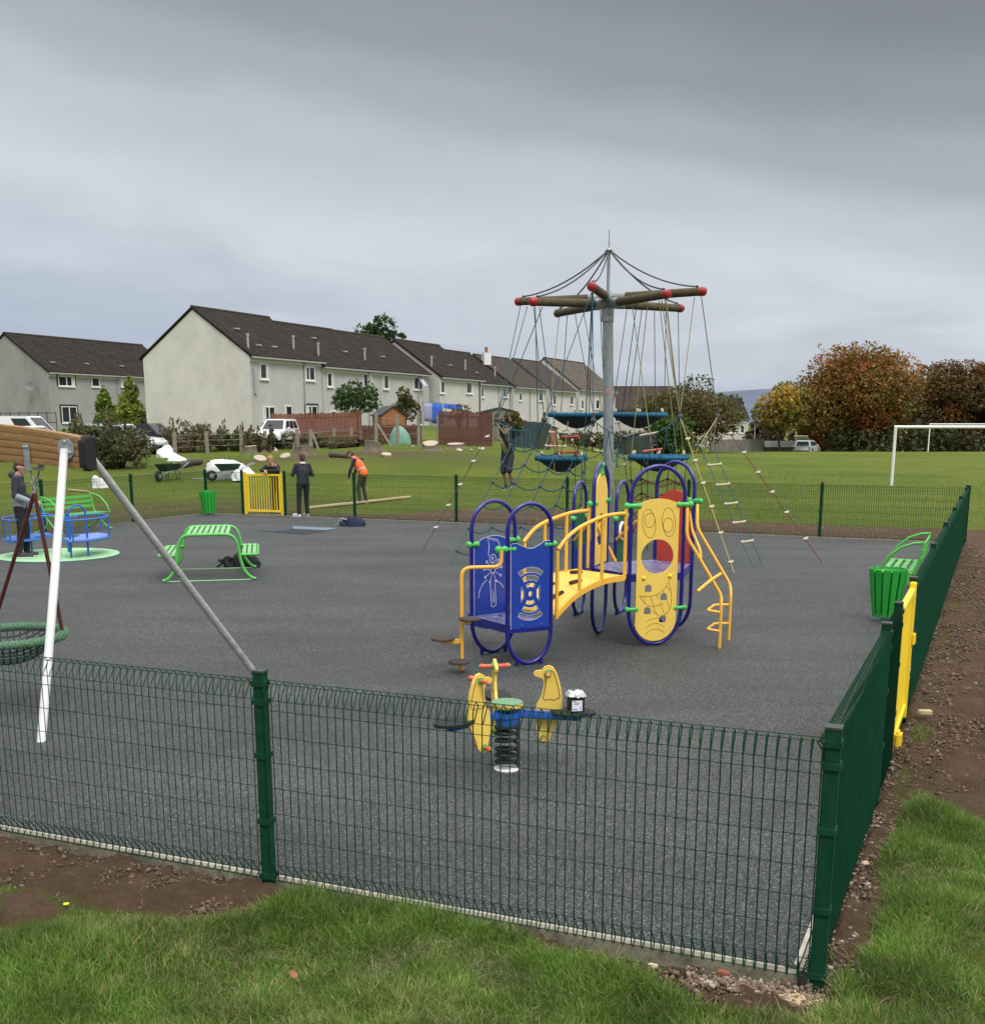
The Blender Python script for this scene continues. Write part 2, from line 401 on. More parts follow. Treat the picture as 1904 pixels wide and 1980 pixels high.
def inside_soft(X, Y, poly, w):
    d = edge_dist(X, Y, poly); return np.clip(0.5 + np.where(in_poly(X, Y, poly), d, -d) / w, 0, 1)
def sstep(a, b, x):
    t = np.clip((x - a) / (b - a), 0, 1); return t * t * (3 - 2 * t)
_gt = rng.random((64, 64))
def vnoise(X, Y, s):
    X = np.asarray(X, float) / s; Y = np.asarray(Y, float) / s
    i = np.floor(X).astype(int); j = np.floor(Y).astype(int); fx = X - i; fy = Y - j; fx = fx * fx * (3 - 2 * fx); fy = fy * fy * (3 - 2 * fy)
    g = lambda a, b: _gt[a % 64, b % 64]
    return (g(i, j) * (1 - fx) + g(i + 1, j) * fx) * (1 - fy) + (g(i, j + 1) * (1 - fx) + g(i + 1, j + 1) * fx) * fy
def fbm(X, Y, s, o=4):
    r = 0; a = 0.5
    for k in range(o): r = r + a * vnoise(np.asarray(X) + 17.3 * k, np.asarray(Y) - 9.1 * k, s / 2 ** k); a *= 0.5
    return r
HC = Vector((-16.02, 75.0, 0)); HA = Vector((0.9125, -0.409, 0)); HL = Vector((0.409, 0.9125, 0))   # near corner of the terrace, its outward and along directions
def gz_smooth(X, Y):
    X = np.asarray(X, float); Y = np.asarray(Y, float)
    amp = np.interp(X, [-40, -16, -11, -6, 0, 4, 9], [0.95, 0.80, 0.9, 1.30, 1.12, 0.7, 0.0])
    z = amp * sstep(33, 54, Y)
    q = (X - HC.x) * HA.x + (Y - HC.y) * HA.y
    z = z + sstep(15, 2, q) * sstep(63.5, 74, Y) * 0.95
    z = z - 0.25 * sstep(60, 107, Y) * sstep(2, 14, X)
    z = z - 1.6 * sstep(108, 118, Y) * sstep(4, 16, X)
    z = z + 0.22 * np.exp(-(((X + 3.0) / 3.2) ** 2 + ((Y - 48) / 3.0) ** 2)) + 0.18 * np.exp(-(((X + 9.0) / 3.0) ** 2 + ((Y - 46) / 3.0) ** 2))
    return z
# bare soil, worn ground and rubble, traced on the ground plan
def gpoly(pts): return [tuple(G(u, v)[:2]) for u, v in pts]
SOIL = [
    [(-9, 8.7), (-5, 7.05)] + gpoly([(0, 1600), (300, 1668), (520, 1722), (560, 1730), (470, 1762), (380, 1778), (300, 1775), (215, 1756), (90, 1728), (0, 1715)]) + [(-6, 6.3)],
    gpoly([(0, 1735), (70, 1725), (110, 1760), (90, 1790), (0, 1800)]),
    gpoly([(1040, 1808), (1200, 1838), (1400, 1880), (1560, 1915), (1600, 1910), (1600, 1935), (1540, 1958), (1420, 1945), (1300, 1915), (1150, 1870), (1060, 1835)]),
    gpoly([(1700, 1555), (1780, 1535), (1904, 1580)]) + [(4.9, 7.0), (8, 9), (14.2, 22.5), (14, 26.8), (10.2, 24.3)] + gpoly([(1872, 1040), (1840, 1120), (1790, 1300), (1735, 1480)]),
    gpoly([(1735, 1470), (1690, 1620), (1620, 1850), (1580, 1910), (1600, 1915), (1660, 1800), (1740, 1560)]),
]
BACKSOIL = [tuple(p[:2]) for p in (Vector((-5.6, 31.2, 0)), Vector((-2.6, 31.6, 0)), Vector((-1.2, 33.4, 0)), Vector((2.2, 32.8, 0)), Vector((5.0, 30.2, 0)), Vector((8.0, 28.4, 0)), Vector((12.5, 26.6, 0)), Vector((10.3, 24.0, 0)))]
SOIL.append(BACKSOIL)
WORN = [[(-24, 14), (-17.6, 12.6), (-8.3, 32.0), (-6.0, 31.0), (-5.0, 33.5), (-6.5, 36.5), (-11, 36), (-15, 31), (-24, 22)]]
YARDP = [tuple(p[:2]) for p in YARD]
def masks(X, Y):
    nz = (fbm(X, Y, 0.7, 4) - 0.47) * 0.9
    s = np.zeros(np.shape(X))
    for k, p in enumerate(SOIL):
        far = k in (3, 5)
        s = np.maximum(s, np.clip(inside_soft(X, Y, p, 0.9 if far else 0.34) + nz * (1.0 if far else 0.8), 0, 1))
    s = np.clip((s - 0.36) / 0.24, 0, 1)
    w = inside_soft(X, Y, WORN[0], 3.0) * np.clip(0.45 + fbm(X, Y, 1.8, 4) * 1.1, 0, 1)
    # feet-worn rim round the play surface
    d = edge_dist(X, Y, YARDP); w = np.maximum(w, sstep(0.9, 0.1, d) * 0.6 * (Y > 14))
    bare = np.exp(-(((X + 3.2) / 3.5) ** 2 + ((Y - 50) / 3.2) ** 2)) + np.exp(-(((X + 9.5) / 3.5) ** 2 + ((Y - 49) / 2.6) ** 2))
    w = np.maximum(w, np.clip(bare * (0.5 + fbm(X, Y, 2.2, 4) * 1.1), 0, 1))
    s = np.maximum(s, np.clip((0.20 - d + nz * 0.25) / 0.12, 0, 1) * (X > 1.7) * (Y < 26) * 0.95)
    return np.clip(s, 0, 1), np.clip(w, 0, 1)
def gz(x, y):
    return float(gz_smooth(np.array([x]), np.array([y]))[0])
def ground_at(u, v, y0=25.0, y1=400.0):
    """where the line of sight through picture point (u, v) meets the terrain"""
    r = ray(u, v); Y = np.arange(y0, y1, 0.1); t = Y / r.y; X = r.x * t; Z = EYE + r.z * t
    h = Z - gz_smooth(X, Y); k = np.argmax(h <= 0)
    if h[k] > 0: k = int(np.argmin(h))
    return Vector((X[k], Y[k], float(gz_smooth(X[k:k + 1], Y[k:k + 1])[0])))

# ------------------------------------------------------------------ ground sheet
def ground_mat():
    m = bpy.data.materials.new('ground_cover'); m.use_nodes = True; t = m.node_tree; b = t.nodes['Principled BSDF']; b.inputs['Roughness'].default_value = 0.95
    b.inputs['Specular IOR Level'].default_value = 0.15
    tcn = t.nodes.new('ShaderNodeTexCoord'); at = t.nodes.new('ShaderNodeAttribute'); at.attribute_name = 'Col'
    sp = t.nodes.new('ShaderNodeSeparateColor'); t.links.new(at.outputs['Color'], sp.inputs[0])
    def noise(s, d=6, r=0.6):
        n = t.nodes.new('ShaderNodeTexNoise'); n.inputs['Scale'].default_value = s; n.inputs['Detail'].default_value = d; n.inputs['Roughness'].default_value = r
        t.links.new(tcn.outputs['Object'], n.inputs['Vector']); return n.outputs['Fac']
    def ramp_(f, els):
        r = t.nodes.new('ShaderNodeValToRGB'); t.links.new(f, r.inputs[0]); e = r.color_ramp.elements
        e[0].position, e[0].color = els[0][0], (*els[0][1], 1); e[1].position, e[1].color = els[-1][0], (*els[-1][1], 1)
        for p, c in els[1:-1]: q = e.new(p); q.color = (*c, 1)
        return r.outputs[0]
    def mixc(f, a, b_, mode='MIX'):
        x = t.nodes.new('ShaderNodeMix'); x.data_type = 'RGBA'; x.blend_type = mode
        if isinstance(f, float): x.inputs[0].default_value = f
        else: t.links.new(f, x.inputs[0])
        t.links.new(a, x.inputs[6]); t.links.new(b_, x.inputs[7]); return x.outputs[2]
    g = ramp_(noise(0.35, 8, 0.7), [(0.3, (0.082, 0.125, 0.014)), (0.5, (0.115, 0.164, 0.020)), (0.7, (0.165, 0.195, 0.032))])
    g2 = ramp_(noise(9, 8, 0.75), [(0.25, (0.046, 0.066, 0.010)), (0.5, (0.118, 0.155, 0.024)), (0.75, (0.20, 0.205, 0.055))])
    grass = mixc(0.5, g, g2); grass = mixc(1.0, grass, ramp_(noise(0.09, 5, 0.6), [(0.35, (0.74, 0.80, 0.82)), (0.65, (1.18, 1.10, 1.0))]), 'MULTIPLY')
    s1 = ramp_(noise(2.6, 12, 0.78), [(0.3, (0.060, 0.037, 0.021)), (0.5, (0.130, 0.085, 0.052)), (0.7, (0.225, 0.16, 0.105))])
    s2 = ramp_(noise(30, 10, 0.85), [(0.32, (0.042, 0.026, 0.015)), (0.52, (0.128, 0.083, 0.052)), (0.72, (0.26, 0.19, 0.13))])
    soil = mixc(0.5, s1, s2)
    worn = ramp_(noise(5, 8, 0.75), [(0.3, (0.055, 0.050, 0.022)), (0.52, (0.115, 0.088, 0.044)), (0.75, (0.105, 0.105, 0.035))])
    c = mixc(sp.outputs[1], grass, worn); c = mixc(sp.outputs[0], c, soil)
    t.links.new(c, b.inputs['Base Color'])
    bp = t.nodes.new('ShaderNodeBump'); bp.inputs['Strength'].default_value = 1.0; bp.inputs['Distance'].default_value = 0.07
    t.links.new(noise(30, 8, 0.75), bp.inputs['Height']); t.links.new(bp.outputs[0], b.inputs['Normal'])
    return m
def build_ground():
    fine = np.arange(-33, 33.01, 0.2); coarse = np.arange(33 + 4, 360 - 33, 4.0)
    ang = np.radians(np.concatenate([fine, coarse])); na = len(ang)
    r1 = 1.0 * 1.0075 ** np.arange(0, int(math.log(140) / math.log(1.0075))); r2 = r1[-1] * 1.06 ** np.arange(1, 66)
    rad = np.concatenate([[0.02], r1, r2]); nr = len(rad)
    A, RR = np.meshgrid(ang, rad); X = RR * np.sin(A); Y = RR * np.cos(A)
    Z = gz_smooth(X, Y); s, w = masks(X, Y)
    ins = in_poly(X, Y, YARDP); near = np.clip(1 - (RR - 6) / 40, 0, 1)
    rough = (fbm(X, Y, 0.16, 4) - 0.47) * 0.13 + (fbm(X, Y, 0.7, 3) - 0.45) * 0.12
    Z = Z + np.where(ins, 0, 1) * (s * rough * near * 1.1 + (1 - s) * (fbm(X, Y, 0.8, 3) - 0.45) * 0.07 * near)
    # the open bed of lifted soil stands a little proud along its outer edge
    d = edge_dist(X, Y, YARDP); Z = np.where(ins, -0.07, Z - 0.050 * (d < 0.35) * (Y < 30) * (1 - 0.8 * s))
    Z = Z + np.where(ins, 0, sstep(0.3, 1.3, d) * s * 0.06 * near)
    V = np.stack([X, Y, Z], -1).reshape(-1, 3)
    i = np.arange(nr - 1)[:, None] * na; j = np.arange(na)[None, :]; j2 = (j + 1) % na
    F = np.stack([i + j, i + na + j, i + na + j2, i + j2], -1).reshape(-1, 4)
    F = F[:, ::-1]
    o = np_mesh('ground', V, F, ground_mat(), smooth=True)
    cm = np.stack([s, w, s * 0], -1).reshape(-1, 3)
    me = o.data; at = me.color_attributes.new('Col', 'FLOAT_COLOR', 'POINT'); c4 = np.ones((len(V), 4), np.float32); c4[:, :3] = cm
    at.data.foreach_set('color', c4.ravel())
    tag(o, kind='structure')
build_ground()

# rubber play surface: speckled granules
def rubber_mat():
    m = bpy.data.materials.new('speckled_rubber'); m.use_nodes = True; t = m.node_tree; b = t.nodes['Principled BSDF']; b.inputs['Roughness'].default_value = 0.72
    b.inputs['Specular IOR Level'].default_value = 0.4
    tcn = t.nodes.new('ShaderNodeTexCoord')
    vo = t.nodes.new('ShaderNodeTexVoronoi'); vo.inputs['Scale'].default_value = 145; t.links.new(tcn.outputs['Object'], vo.inputs['Vector'])
    sp = t.nodes.new('ShaderNodeSeparateColor'); t.links.new(vo.outputs['Color'], sp.inputs[0])
    r = t.nodes.new('ShaderNodeValToRGB'); e = r.color_ramp.elements; r.color_ramp.interpolation = 'CONSTANT'
    e[0].position = 0; e[0].color = (0.019, 0.022, 0.0225, 1); e[1].position = 0.45; e[1].color = (0.044, 0.049, 0.0505, 1)
    for p, c in ((0.70, (0.084, 0.090, 0.092)), (0.86, (0.155, 0.157, 0.16)), (0.965, (0.24, 0.235, 0.23))):
        q = e.new(p); q.color = (*c, 1)
    t.links.new(sp.outputs[0], r.inputs[0])
    hue = t.nodes.new('ShaderNodeValToRGB'); he = hue.color_ramp.elements; he[0].color = (0.78, 0.92, 0.98, 1); he[1].color = (1.12, 1.0, 0.90, 1)
    t.links.new(sp.outputs[1], hue.inputs[0])
    mu = t.nodes.new('ShaderNodeMix'); mu.data_type = 'RGBA'; mu.blend_type = 'MULTIPLY'; mu.inputs[0].default_value = 1
    t.links.new(r.outputs[0], mu.inputs[6]); t.links.new(hue.outputs[0], mu.inputs[7])
    n = t.nodes.new('ShaderNodeTexNoise'); n.inputs['Scale'].default_value = 0.55; n.inputs['Detail'].default_value = 7; n.inputs['Roughness'].default_value = 0.6
    mp = t.nodes.new('ShaderNodeMapping'); mp.inputs['Scale'].default_value = (0.6, 1.6, 1); t.links.new(tcn.outputs['Object'], mp.inputs[0]); t.links.new(mp.outputs[0], n.inputs['Vector'])
    r2 = t.nodes.new('ShaderNodeValToRGB'); r2.color_ramp.elements[0].position = 0.3; r2.color_ramp.elements[0].color = (0.64, 0.64, 0.645, 1); r2.color_ramp.elements[1].position = 0.66; r2.color_ramp.elements[1].color = (1.10, 1.10, 1.11, 1)
    t.links.new(n.outputs['Fac'], r2.inputs[0])
    m2 = t.nodes.new('ShaderNodeMix'); m2.data_type = 'RGBA'; m2.blend_type = 'MULTIPLY'; m2.inputs[0].default_value = 1
    t.links.new(mu.outputs[2], m2.inputs[6]); t.links.new(r2.outputs[0], m2.inputs[7]); t.links.new(m2.outputs[2], b.inputs['Base Color'])
    bp = t.nodes.new('ShaderNodeBump'); bp.inputs['Strength'].default_value = 0.35; bp.inputs['Distance'].default_value = 0.004
    t.links.new(vo.outputs['Distance'], bp.inputs['Height']); t.links.new(bp.outputs[0], b.inputs['Normal'])
    return m
INSET = 0.10
cen = sum(YARD, Vector()) / len(YARD)
def inset(poly, d):
    out = []; n = len(poly)
    for i in range(n):
        p0, p1, p2 = poly[i - 1], poly[i], poly[(i + 1) % n]
        a = (p1 - p0).normalized(); b = (p2 - p1).normalized()
        na_ = Vector((-a.y, a.x, 0)); nb = Vector((-b.y, b.x, 0)); bis = (na_ + nb).normalized()
        out.append(p1 + bis * (d / max(0.3, bis.dot(na_))))
    return out
RUB = inset(YARD, 0.11)
if (RUB[0] - cen).length > (YARD[0] - cen).length: RUB = inset(YARD, -0.11)
# leave the pit of the sunken trampoline open
TR = [G(500, 1027), G(565, 1018), G(655, 1022), G(590, 1034)]
mb = MB(); mb.plate([(p.x, p.y) for p in RUB], [[(p.x, p.y) for p in TR]], (0, 0, -0.02), (1, 0, 0), (0, 1, 0), 0.04)
tag(mb.build('play_surface', rubber_mat(), smooth=0), kind='structure')
mb = MB(); n_ = len(YARD); EO = inset(YARD, 0.075 if (inset(YARD, 0.1)[0] - cen).length < (C0 - cen).length else -0.075)
for i in range(n_):
    a, b = EO[i], EO[(i + 1) % n_]
    e = (b - a).normalized() * 0.02
    mb.beam(a + Vector((0, 0, -0.045)) + e, b + Vector((0, 0, -0.045)) - e, 0.045, 0.13)
tag(mb.build('edging_kerb', M['edging'], smooth=0), kind='structure')
mb = MB()
for a, b in ((EO[0], EO[1]), (EO[5], EO[0])):
    d_ = (b - a).normalized(); q = Vector((-d_.y, d_.x, 0)) * 0.043
    if ((a + q) - cen).length > (a - cen).length: q = -q
    mb.beam(a + q + d_ * 0.09 + Vector((0, 0, 0.0)), b + q - d_ * 0.09 + Vector((0, 0, -0.002)), 0.022, 0.026)
tag(mb.build('edging_batten', mat('whitened_batten', (0.42, 0.40, 0.34), 0.8, var=0.3, vscale=9), smooth=0), kind='structure')

# ------------------------------------------------------------------ grass blades, clods
def blades(name, X, Y, h, w, cols, lean=0.55, z0=None):
    n = len(X); z0 = gz_smooth(X, Y) - 0.015 if z0 is None else z0
    az = rng.random(n) * 2 * math.pi; la = rng.random(n) * lean * h; fx = np.cos(az); fy = np.sin(az)
    tw = rng.random(n) * 2 * math.pi; wx = np.cos(tw) * w / 2; wy = np.sin(tw) * w / 2
    V = np.zeros((n, 5, 3), np.float32)
    for k, (t, ww) in enumerate(((0, 1), (0, -1), (0.55, 0.8), (0.55, -0.8), (1.0, 0))):
        bend = t ** 1.7
        V[:, k, 0] = X + wx * ww + fx * la * bend * 1.3; V[:, k, 1] = Y + wy * ww + fy * la * bend * 1.3
        V[:, k, 2] = z0 + h * (t - 0.22 * bend * la / np.maximum(h, 1e-4))
    b = np.arange(n)[:, None] * 5
    F = np.concatenate([b + np.array([[0, 1, 3]]), b + np.array([[0, 3, 2]]), b + np.array([[2, 3, 4]])], 1).reshape(-1, 3)
    return np_mesh(name, V.reshape(-1, 3), F, M['blade'], cols=np.repeat(cols, 3, 0))
def gcols(n, dry):
    pal = np.array([(0.105, 0.215, 0.026), (0.145, 0.275, 0.038), (0.062, 0.135, 0.018), (0.20, 0.295, 0.062), (0.33, 0.33, 0.13), (0.48, 0.42, 0.21)])
    p = np.array([0.30, 0.27, 0.18, 0.13, 0.08, 0.04])
    k = rng.choice(6, n, p=p); k2 = rng.choice([3, 4, 5], n, p=[0.3, 0.42, 0.28])
    k = np.where(rng.random(n) < dry, k2, k); return pal[k] * (0.75 + 0.5 * rng.random((n, 1)))
def grass_near():
    N_ = 2300000
    X = rng.uniform(-4.6, 6.2, N_); Y = rng.uniform(3.9, 9.6, N_)
    keep = np.abs(X) < 0.46 * Y + 1.1
    keep &= ~in_poly(X, Y, YARDP)
    X, Y = X[keep], Y[keep]
    s, w = masks(X, Y); d = edge_dist(X, Y, YARDP)
    cl = fbm(X, Y, 0.35, 3); dens = np.clip((1 - s * 1.5), 0.006, 1) * np.clip(cl * 2.2 - 0.2, 0.22, 1) * np.where(Y > 7.5, 0.6, 1)
    keep = (rng.random(len(X)) < dens) & (d > 0.03); X, Y, s = X[keep], Y[keep], s[keep]; n = len(X)
    tall = fbm(X + 40, Y, 0.5, 3)
    h = (0.032 + 0.075 * np.clip(tall * 2.4 - 0.55, 0, 1)) * (0.6 + 0.8 * rng.random(n)) * np.clip(1 - s, 0.35, 1)
    dry = np.clip((fbm(X - 11, Y + 5, 0.8, 3) - 0.42) * 1.5 + (5.0 - Y) * 0.20, 0.02, 0.7)
    o = blades('grass', X, Y, h, 0.0032 + 0.0026 * rng.random(n), gcols(n, dry) * (0.62 + 0.76 * np.clip(fbm(X + 3, Y - 7, 0.28, 3) * 1.9 - 0.4, 0, 1))[:, None], lean=1.0)
    tag(o, kind='stuff')
    k = rng.random(n) < 0.22; m_ = int(k.sum()); pal = np.array([(0.42, 0.36, 0.20), (0.30, 0.25, 0.12), (0.22, 0.24, 0.08), (0.50, 0.46, 0.30)])
    o = blades('dry_thatch', X[k] + rng.normal(0, 0.02, m_), Y[k] + rng.normal(0, 0.02, m_), 0.018 + 0.05 * rng.random(m_), 0.0022 + 0.002 * rng.random(m_), pal[rng.choice(4, m_)] * (0.5 + 0.5 * rng.random((m_, 1))), lean=3.2)
    tag(o, kind='stuff')
grass_near()
def grass_far():
    N_ = 150000
    X = rng.uniform(-24, 22, N_); Y = 10 + 50 * rng.random(N_) ** 1.3
    keep = (np.abs(X) < 0.5 * Y + 1) & ~in_poly(X, Y, YARDP); X, Y = X[keep], Y[keep]; s, w = masks(X, Y)
    keep = rng.random(len(X)) < np.clip(1 - 1.5 * s, 0.02, 1) * np.clip(1 - 0.6 * w, 0.1, 1) * np.clip(fbm(X, Y, 1.2, 3) * 2 - 0.3, 0.1, 1)
    X, Y, w = X[keep], Y[keep], w[keep]; n = len(X)
    h = (0.03 + 0.05 * rng.random(n)) * (1 + 1.2 * np.clip(fbm(X + 9, Y, 1.5, 2) * 2 - 0.9, 0, 1)); 
    o = blades('grass', X, Y, h, 0.010 + 0.010 * rng.random(n), gcols(n, np.clip(0.08 + 0.6 * w, 0, 0.9)) * 0.72, lean=0.9)
    tag(o, kind='stuff')
grass_far()
def clods(name, X, Y, size, m, cols=None):
    ico = bmesh.new(); bmesh.ops.create_icosphere(ico, subdivisions=1, radius=1); bv = np.array([v.co[:] for v in ico.verts]); bf = np.array([[v.index for v in f.verts] for f in ico.faces]); ico.free()
    n = len(X); k = len(bv)
    V = bv[None] * (0.5 + 0.75 * rng.random((n, k, 1))) * size[:, None, None] * (0.6 + 0.8 * rng.random((n, 1, 3)))
    a = rng.random(n) * 6.28; c, s_ = np.cos(a)[:, None], np.sin(a)[:, None]
    x = V[:, :, 0] * c - V[:, :, 1] * s_; y = V[:, :, 0] * s_ + V[:, :, 1] * c
    V = np.stack([x + X[:, None], y + Y[:, None], V[:, :, 2] * 0.75 + (gz_smooth(X, Y) + size * 0.15)[:, None]], -1)
    F = (np.arange(n)[:, None, None] * k + bf[None]).reshape(-1, 3)
    return tag(np_mesh(name, V.reshape(-1, 3), F, m, cols=np.repeat(cols, len(bf), 0)), kind='stuff')
def soil_clods():
    m = bpy.data.materials.new('clod'); m.use_nodes = True; t = m.node_tree; b = t.nodes['Principled BSDF']; b.inputs['Roughness'].default_value = 0.95
    a = t.nodes.new('ShaderNodeAttribute'); a.attribute_name = 'Col'; t.links.new(a.outputs['Color'], b.inputs['Base Color'])
    N_ = 600000; X = rng.uniform(-8, 13, N_); Y = 3.6 + 30 * rng.random(N_) ** 1.5
    keep = (np.abs(X) < 0.5 * Y + 1) & ~in_poly(X, Y, YARDP); X, Y = X[keep], Y[keep]; s, w = masks(X, Y)
    keep = (rng.random(len(X)) < (s ** 2) * 0.95 * np.clip(fbm(X, Y, 0.8, 3) * 1.8 - 0.15, 0.3, 1)); X, Y = X[keep], Y[keep]; n = len(X)
    pal = np.array([(0.120, 0.078, 0.049), (0.150, 0.102, 0.067), (0.092, 0.059, 0.037), (0.20, 0.155, 0.115), (0.30, 0.255, 0.21)])
    kk = rng.choice(5, n, p=[0.42, 0.34, 0.2, 0.03, 0.01]); sz = 0.004 + 0.015 * rng.random(n) ** 4 + 0.0004 * Y
    clods('soil_clods', X, Y, sz, m, pal[kk] * (0.8 + 0.4 * rng.random((n, 1))))
    # rubble against the corner and along the right-hand fence
    n = 900; t_ = rng.random(n) ** 1.6
    P1 = np.array(G(1592, 1925)[:2]); P2 = np.array(G(1700, 1560)[:2]); P3 = np.array(G(1330, 1890)[:2]); P4 = np.array(G(1560, 1925)[:2])
    h_ = n // 3

    tA = rng.random(h_); tB = rng.random(n - h_)
    X = np.concatenate([P1[0] + (P2 - P1)[0] * tA, P3[0] + (P4 - P3)[0] * tB]) + rng.normal(0, 0.035, n)
    Y = np.concatenate([P1[1] + (P2 - P1)[1] * tA, P3[1] + (P4 - P3)[1] * tB]) + rng.normal(0, 0.045, n)
    pal = np.array([(0.28, 0.22, 0.165), (0.21, 0.16, 0.115), (0.15, 0.10, 0.07), (0.38, 0.33, 0.27)])
    clods('rubble', X, Y, 0.004 + 0.015 * rng.random(n) ** 3, m, pal[rng.choice(4, n, p=[.25, .35, .32, .08])])
    # heap of pale sawdust by the corner post
    n = 3500; c = np.array(G(1505, 1932)[:2]); X = c[0] + rng.normal(0, 0.075, n) + rng.normal(0, 0.03, n); Y = c[1] + rng.normal(0, 0.03, n)
    clods('sawdust', X, Y, 0.0015 + 0.0035 * rng.random(n), m, np.array([(0.60, 0.47, 0.27)]) * (0.7 + 0.5 * rng.random((n, 1))))
soil_clods()
# ------------------------------------------------------------------ roll-top mesh fence
FH = 1.20
def fence_panel(a, b, out, parent):
    """one welded mesh panel between posts a and b; out points away from the play area"""
    mb = MB(); L_ = (b - a).length; d = (b - a).normalized(); n = max(2, int(round((L_ - 0.08) / 0.05))); up = Vector((0, 0, 1))
    r = 0.0022
    prof = [(0.055, 0.10), (0.0, 0.0), (0.0, FH - 0.085), (0.022, FH - 0.03), (0.055, FH - 0.012), (0.085, FH - 0.035), (0.012, FH - 0.115)]
    prof = [(0.012, 0.125), (0.070, 0.045), (0.04, 0.015), (0.0, 0.04), (0.0, FH - 0.05), (0.016, FH - 0.010), (0.042, FH), (0.068, FH - 0.025), (0.012, FH - 0.105)]
    for i in range(n + 1):
        p = a + d * (0.04 + (L_ - 0.08) * i / n)
        mb.tube([p - out * o_ + up * z for o_, z in prof], 0.0035, 4, cap=False)
    for o_, z in ((0, 0.04), (0.066, 0.045), (0.006, 0.13), (0, 0.29), (0, 0.44), (0, 0.59), (0, 0.74), (0, 0.89), (0, 1.04), (0.004, FH - 0.105), (0.064, FH - 0.025), (0.042, FH)):
        mb.tube([a + d * 0.03 - out * (o_ + 0.006) + up * z, b - d * 0.03 - out * (o_ + 0.006) + up * z], r, 4)
    return mb.build('wire_panel', M['fence'], parent, smooth=0, recalc=False)
def fence_post(p, d, out, parent, clips=True, m='fence', h=FH + 0.045, w=0.062, depth=0.062):
    mb = MB(); q = out * -(depth / 2 + 0.006)
    x = d * (w / 2); y = out * (depth / 2); up = Vector((0, 0, 1))
    mb.beam(p + q + up * -0.25, p + q + up * h, w, depth, up=out)
    o = mb.build('post', M[m], parent, smooth=0, bevel=0.004)
    c = MB(); c.beam(p + q + up * h, p + q + up * (h + 0.012), w + 0.006, depth + 0.006, up=out); c.build('cap', M['galvcap'], o, smooth=0)
    if clips:
        for z in (0.05, 0.38, 0.77, 1.08, 1.185):
            k = MB(); k.box(p + q + out * 0.004 + up * z, (w + 0.014, depth + 0.014, 0.030), math.atan2(d.y, d.x))
            k.build('clamp', M['fencedirt'], o, smooth=0)
    return o
M['galvcap'] = mat('dark_grey_cap', (0.035, 0.05, 0.045), 0.5, var=0.2)
def outward(a, b):
    d = (b - a).normalized(); n = Vector((d.y, -d.x, 0))
    return n if (((a + b) / 2 + n) - cen).length > (((a + b) / 2) - cen).length else -n
def fence_run(name, label, pts, posts, skip=(), m='fence'):
    root = thing(name, pts[0], label, 'fence', 'green mesh fences round the play area')
    for i in range(len(pts) - 1):
        a, b = pts[i], pts[i + 1]
        if i not in skip: fence_panel(a, b, outward(a, b), root)
    for p in posts: fence_post(p, d=(pts[1] - pts[0]).normalized(), out=outward(pts[0], pts[-1]), parent=root, m=m)
    return root
# front run, nearest the viewer
fp = [C0 + DF * (3.05 * i) for i in range(4)]
f = fence_run('mesh_fence', 'green roll-top wire mesh fence in front, nearest the viewer, meeting the corner post', fp, fp[1:], m='fencedirt')
fence_post(C0, DF, outward(C0, fp[1]), f, m='fencedirt', w=0.070, depth=0.070, h=FH + 0.05)
# right-hand run with a gap for its gate
rs = [0.0, 2.92, 3.88, 5.40, 8.43, 11.38, 14.33, 17.28, 20.2, 21.2]
rp = [C0 + DR * s for s in rs]
fence_run('mesh_fence', 'green mesh fence running away on the right, nearly edge-on beside bare soil', rp, rp[1:], skip=(2,))
# the first bit of panel up to the gate post
fr_ = fence_panel(rp[1], rp[2], outward(rp[1], rp[2]), [o for o in COL.objects if o.get('label', '').startswith('green mesh fence running away')][0])
# back run
DB = (BR - GP1).normalized(); LB = (BR - GP1).length
bpts = [GP1] + [GP1 + DB * s for s in np.linspace(2.25, LB, 6)]
fence_run('mesh_fence', 'green mesh fence across the back before the field, right of the yellow gate', bpts, bpts)
fence_run('mesh_fence', 'short green mesh fence panel behind the slatted bin, left of the yellow gate', [BL, GP0], [GP0])
lp = [BL - DL * (3.04 * i) for i in range(7)]
fence_run('mesh_fence', 'green mesh fence along the left side, behind the green bench and roundabout', lp, lp)

# ------------------------------------------------------------------ gates
def gate(root, L_, H_, hinge=None):
    """built along +x from the root, standing on z = 0"""
    mb = MB(); mb.box((0.045, 0, H_ / 2), (0.09, 0.055, H_)); mb.build('gate_post', M['gate'], root, local=True, bevel=0.006)
    mb = MB(); mb.box((L_ - 0.045, 0, H_ / 2), (0.09, 0.055, H_)); mb.build('gate_post', M['gate'], root, local=True, bevel=0.006)
    mb = MB()
    mb.box((0.135, 0, H_ / 2 + 0.02), (0.055, 0.05, H_ - 0.12)); mb.box((L_ - 0.135, 0, H_ / 2 + 0.02), (0.055, 0.05, H_ - 0.12))
    mb.box((L_ / 2, 0, 0.12), (L_ - 0.325, 0.05, 0.055)); mb.box((L_ / 2, 0, H_ - 0.07), (L_ - 0.325, 0.05, 0.055))
    mb.build('gate_frame', M['gate'], root, local=True, bevel=0.004)
    n = 11
    for i in range(n):
        x = 0.1625 + (L_ - 0.325) * (i + 1) / (n + 1); b = MB(); b.tube([(x, 0, 0.145), (x, 0, H_ - 0.095)], 0.010, 8); b.build('gate_bar', M['gate'], root, local=True)
    for z in (0.3, H_ - 0.3):
        b = MB(); b.tube([(0.093, 0, z - 0.05), (0.093, 0, z + 0.05)], 0.018, 8); b.build('hinge', M['galv'], root, local=True)
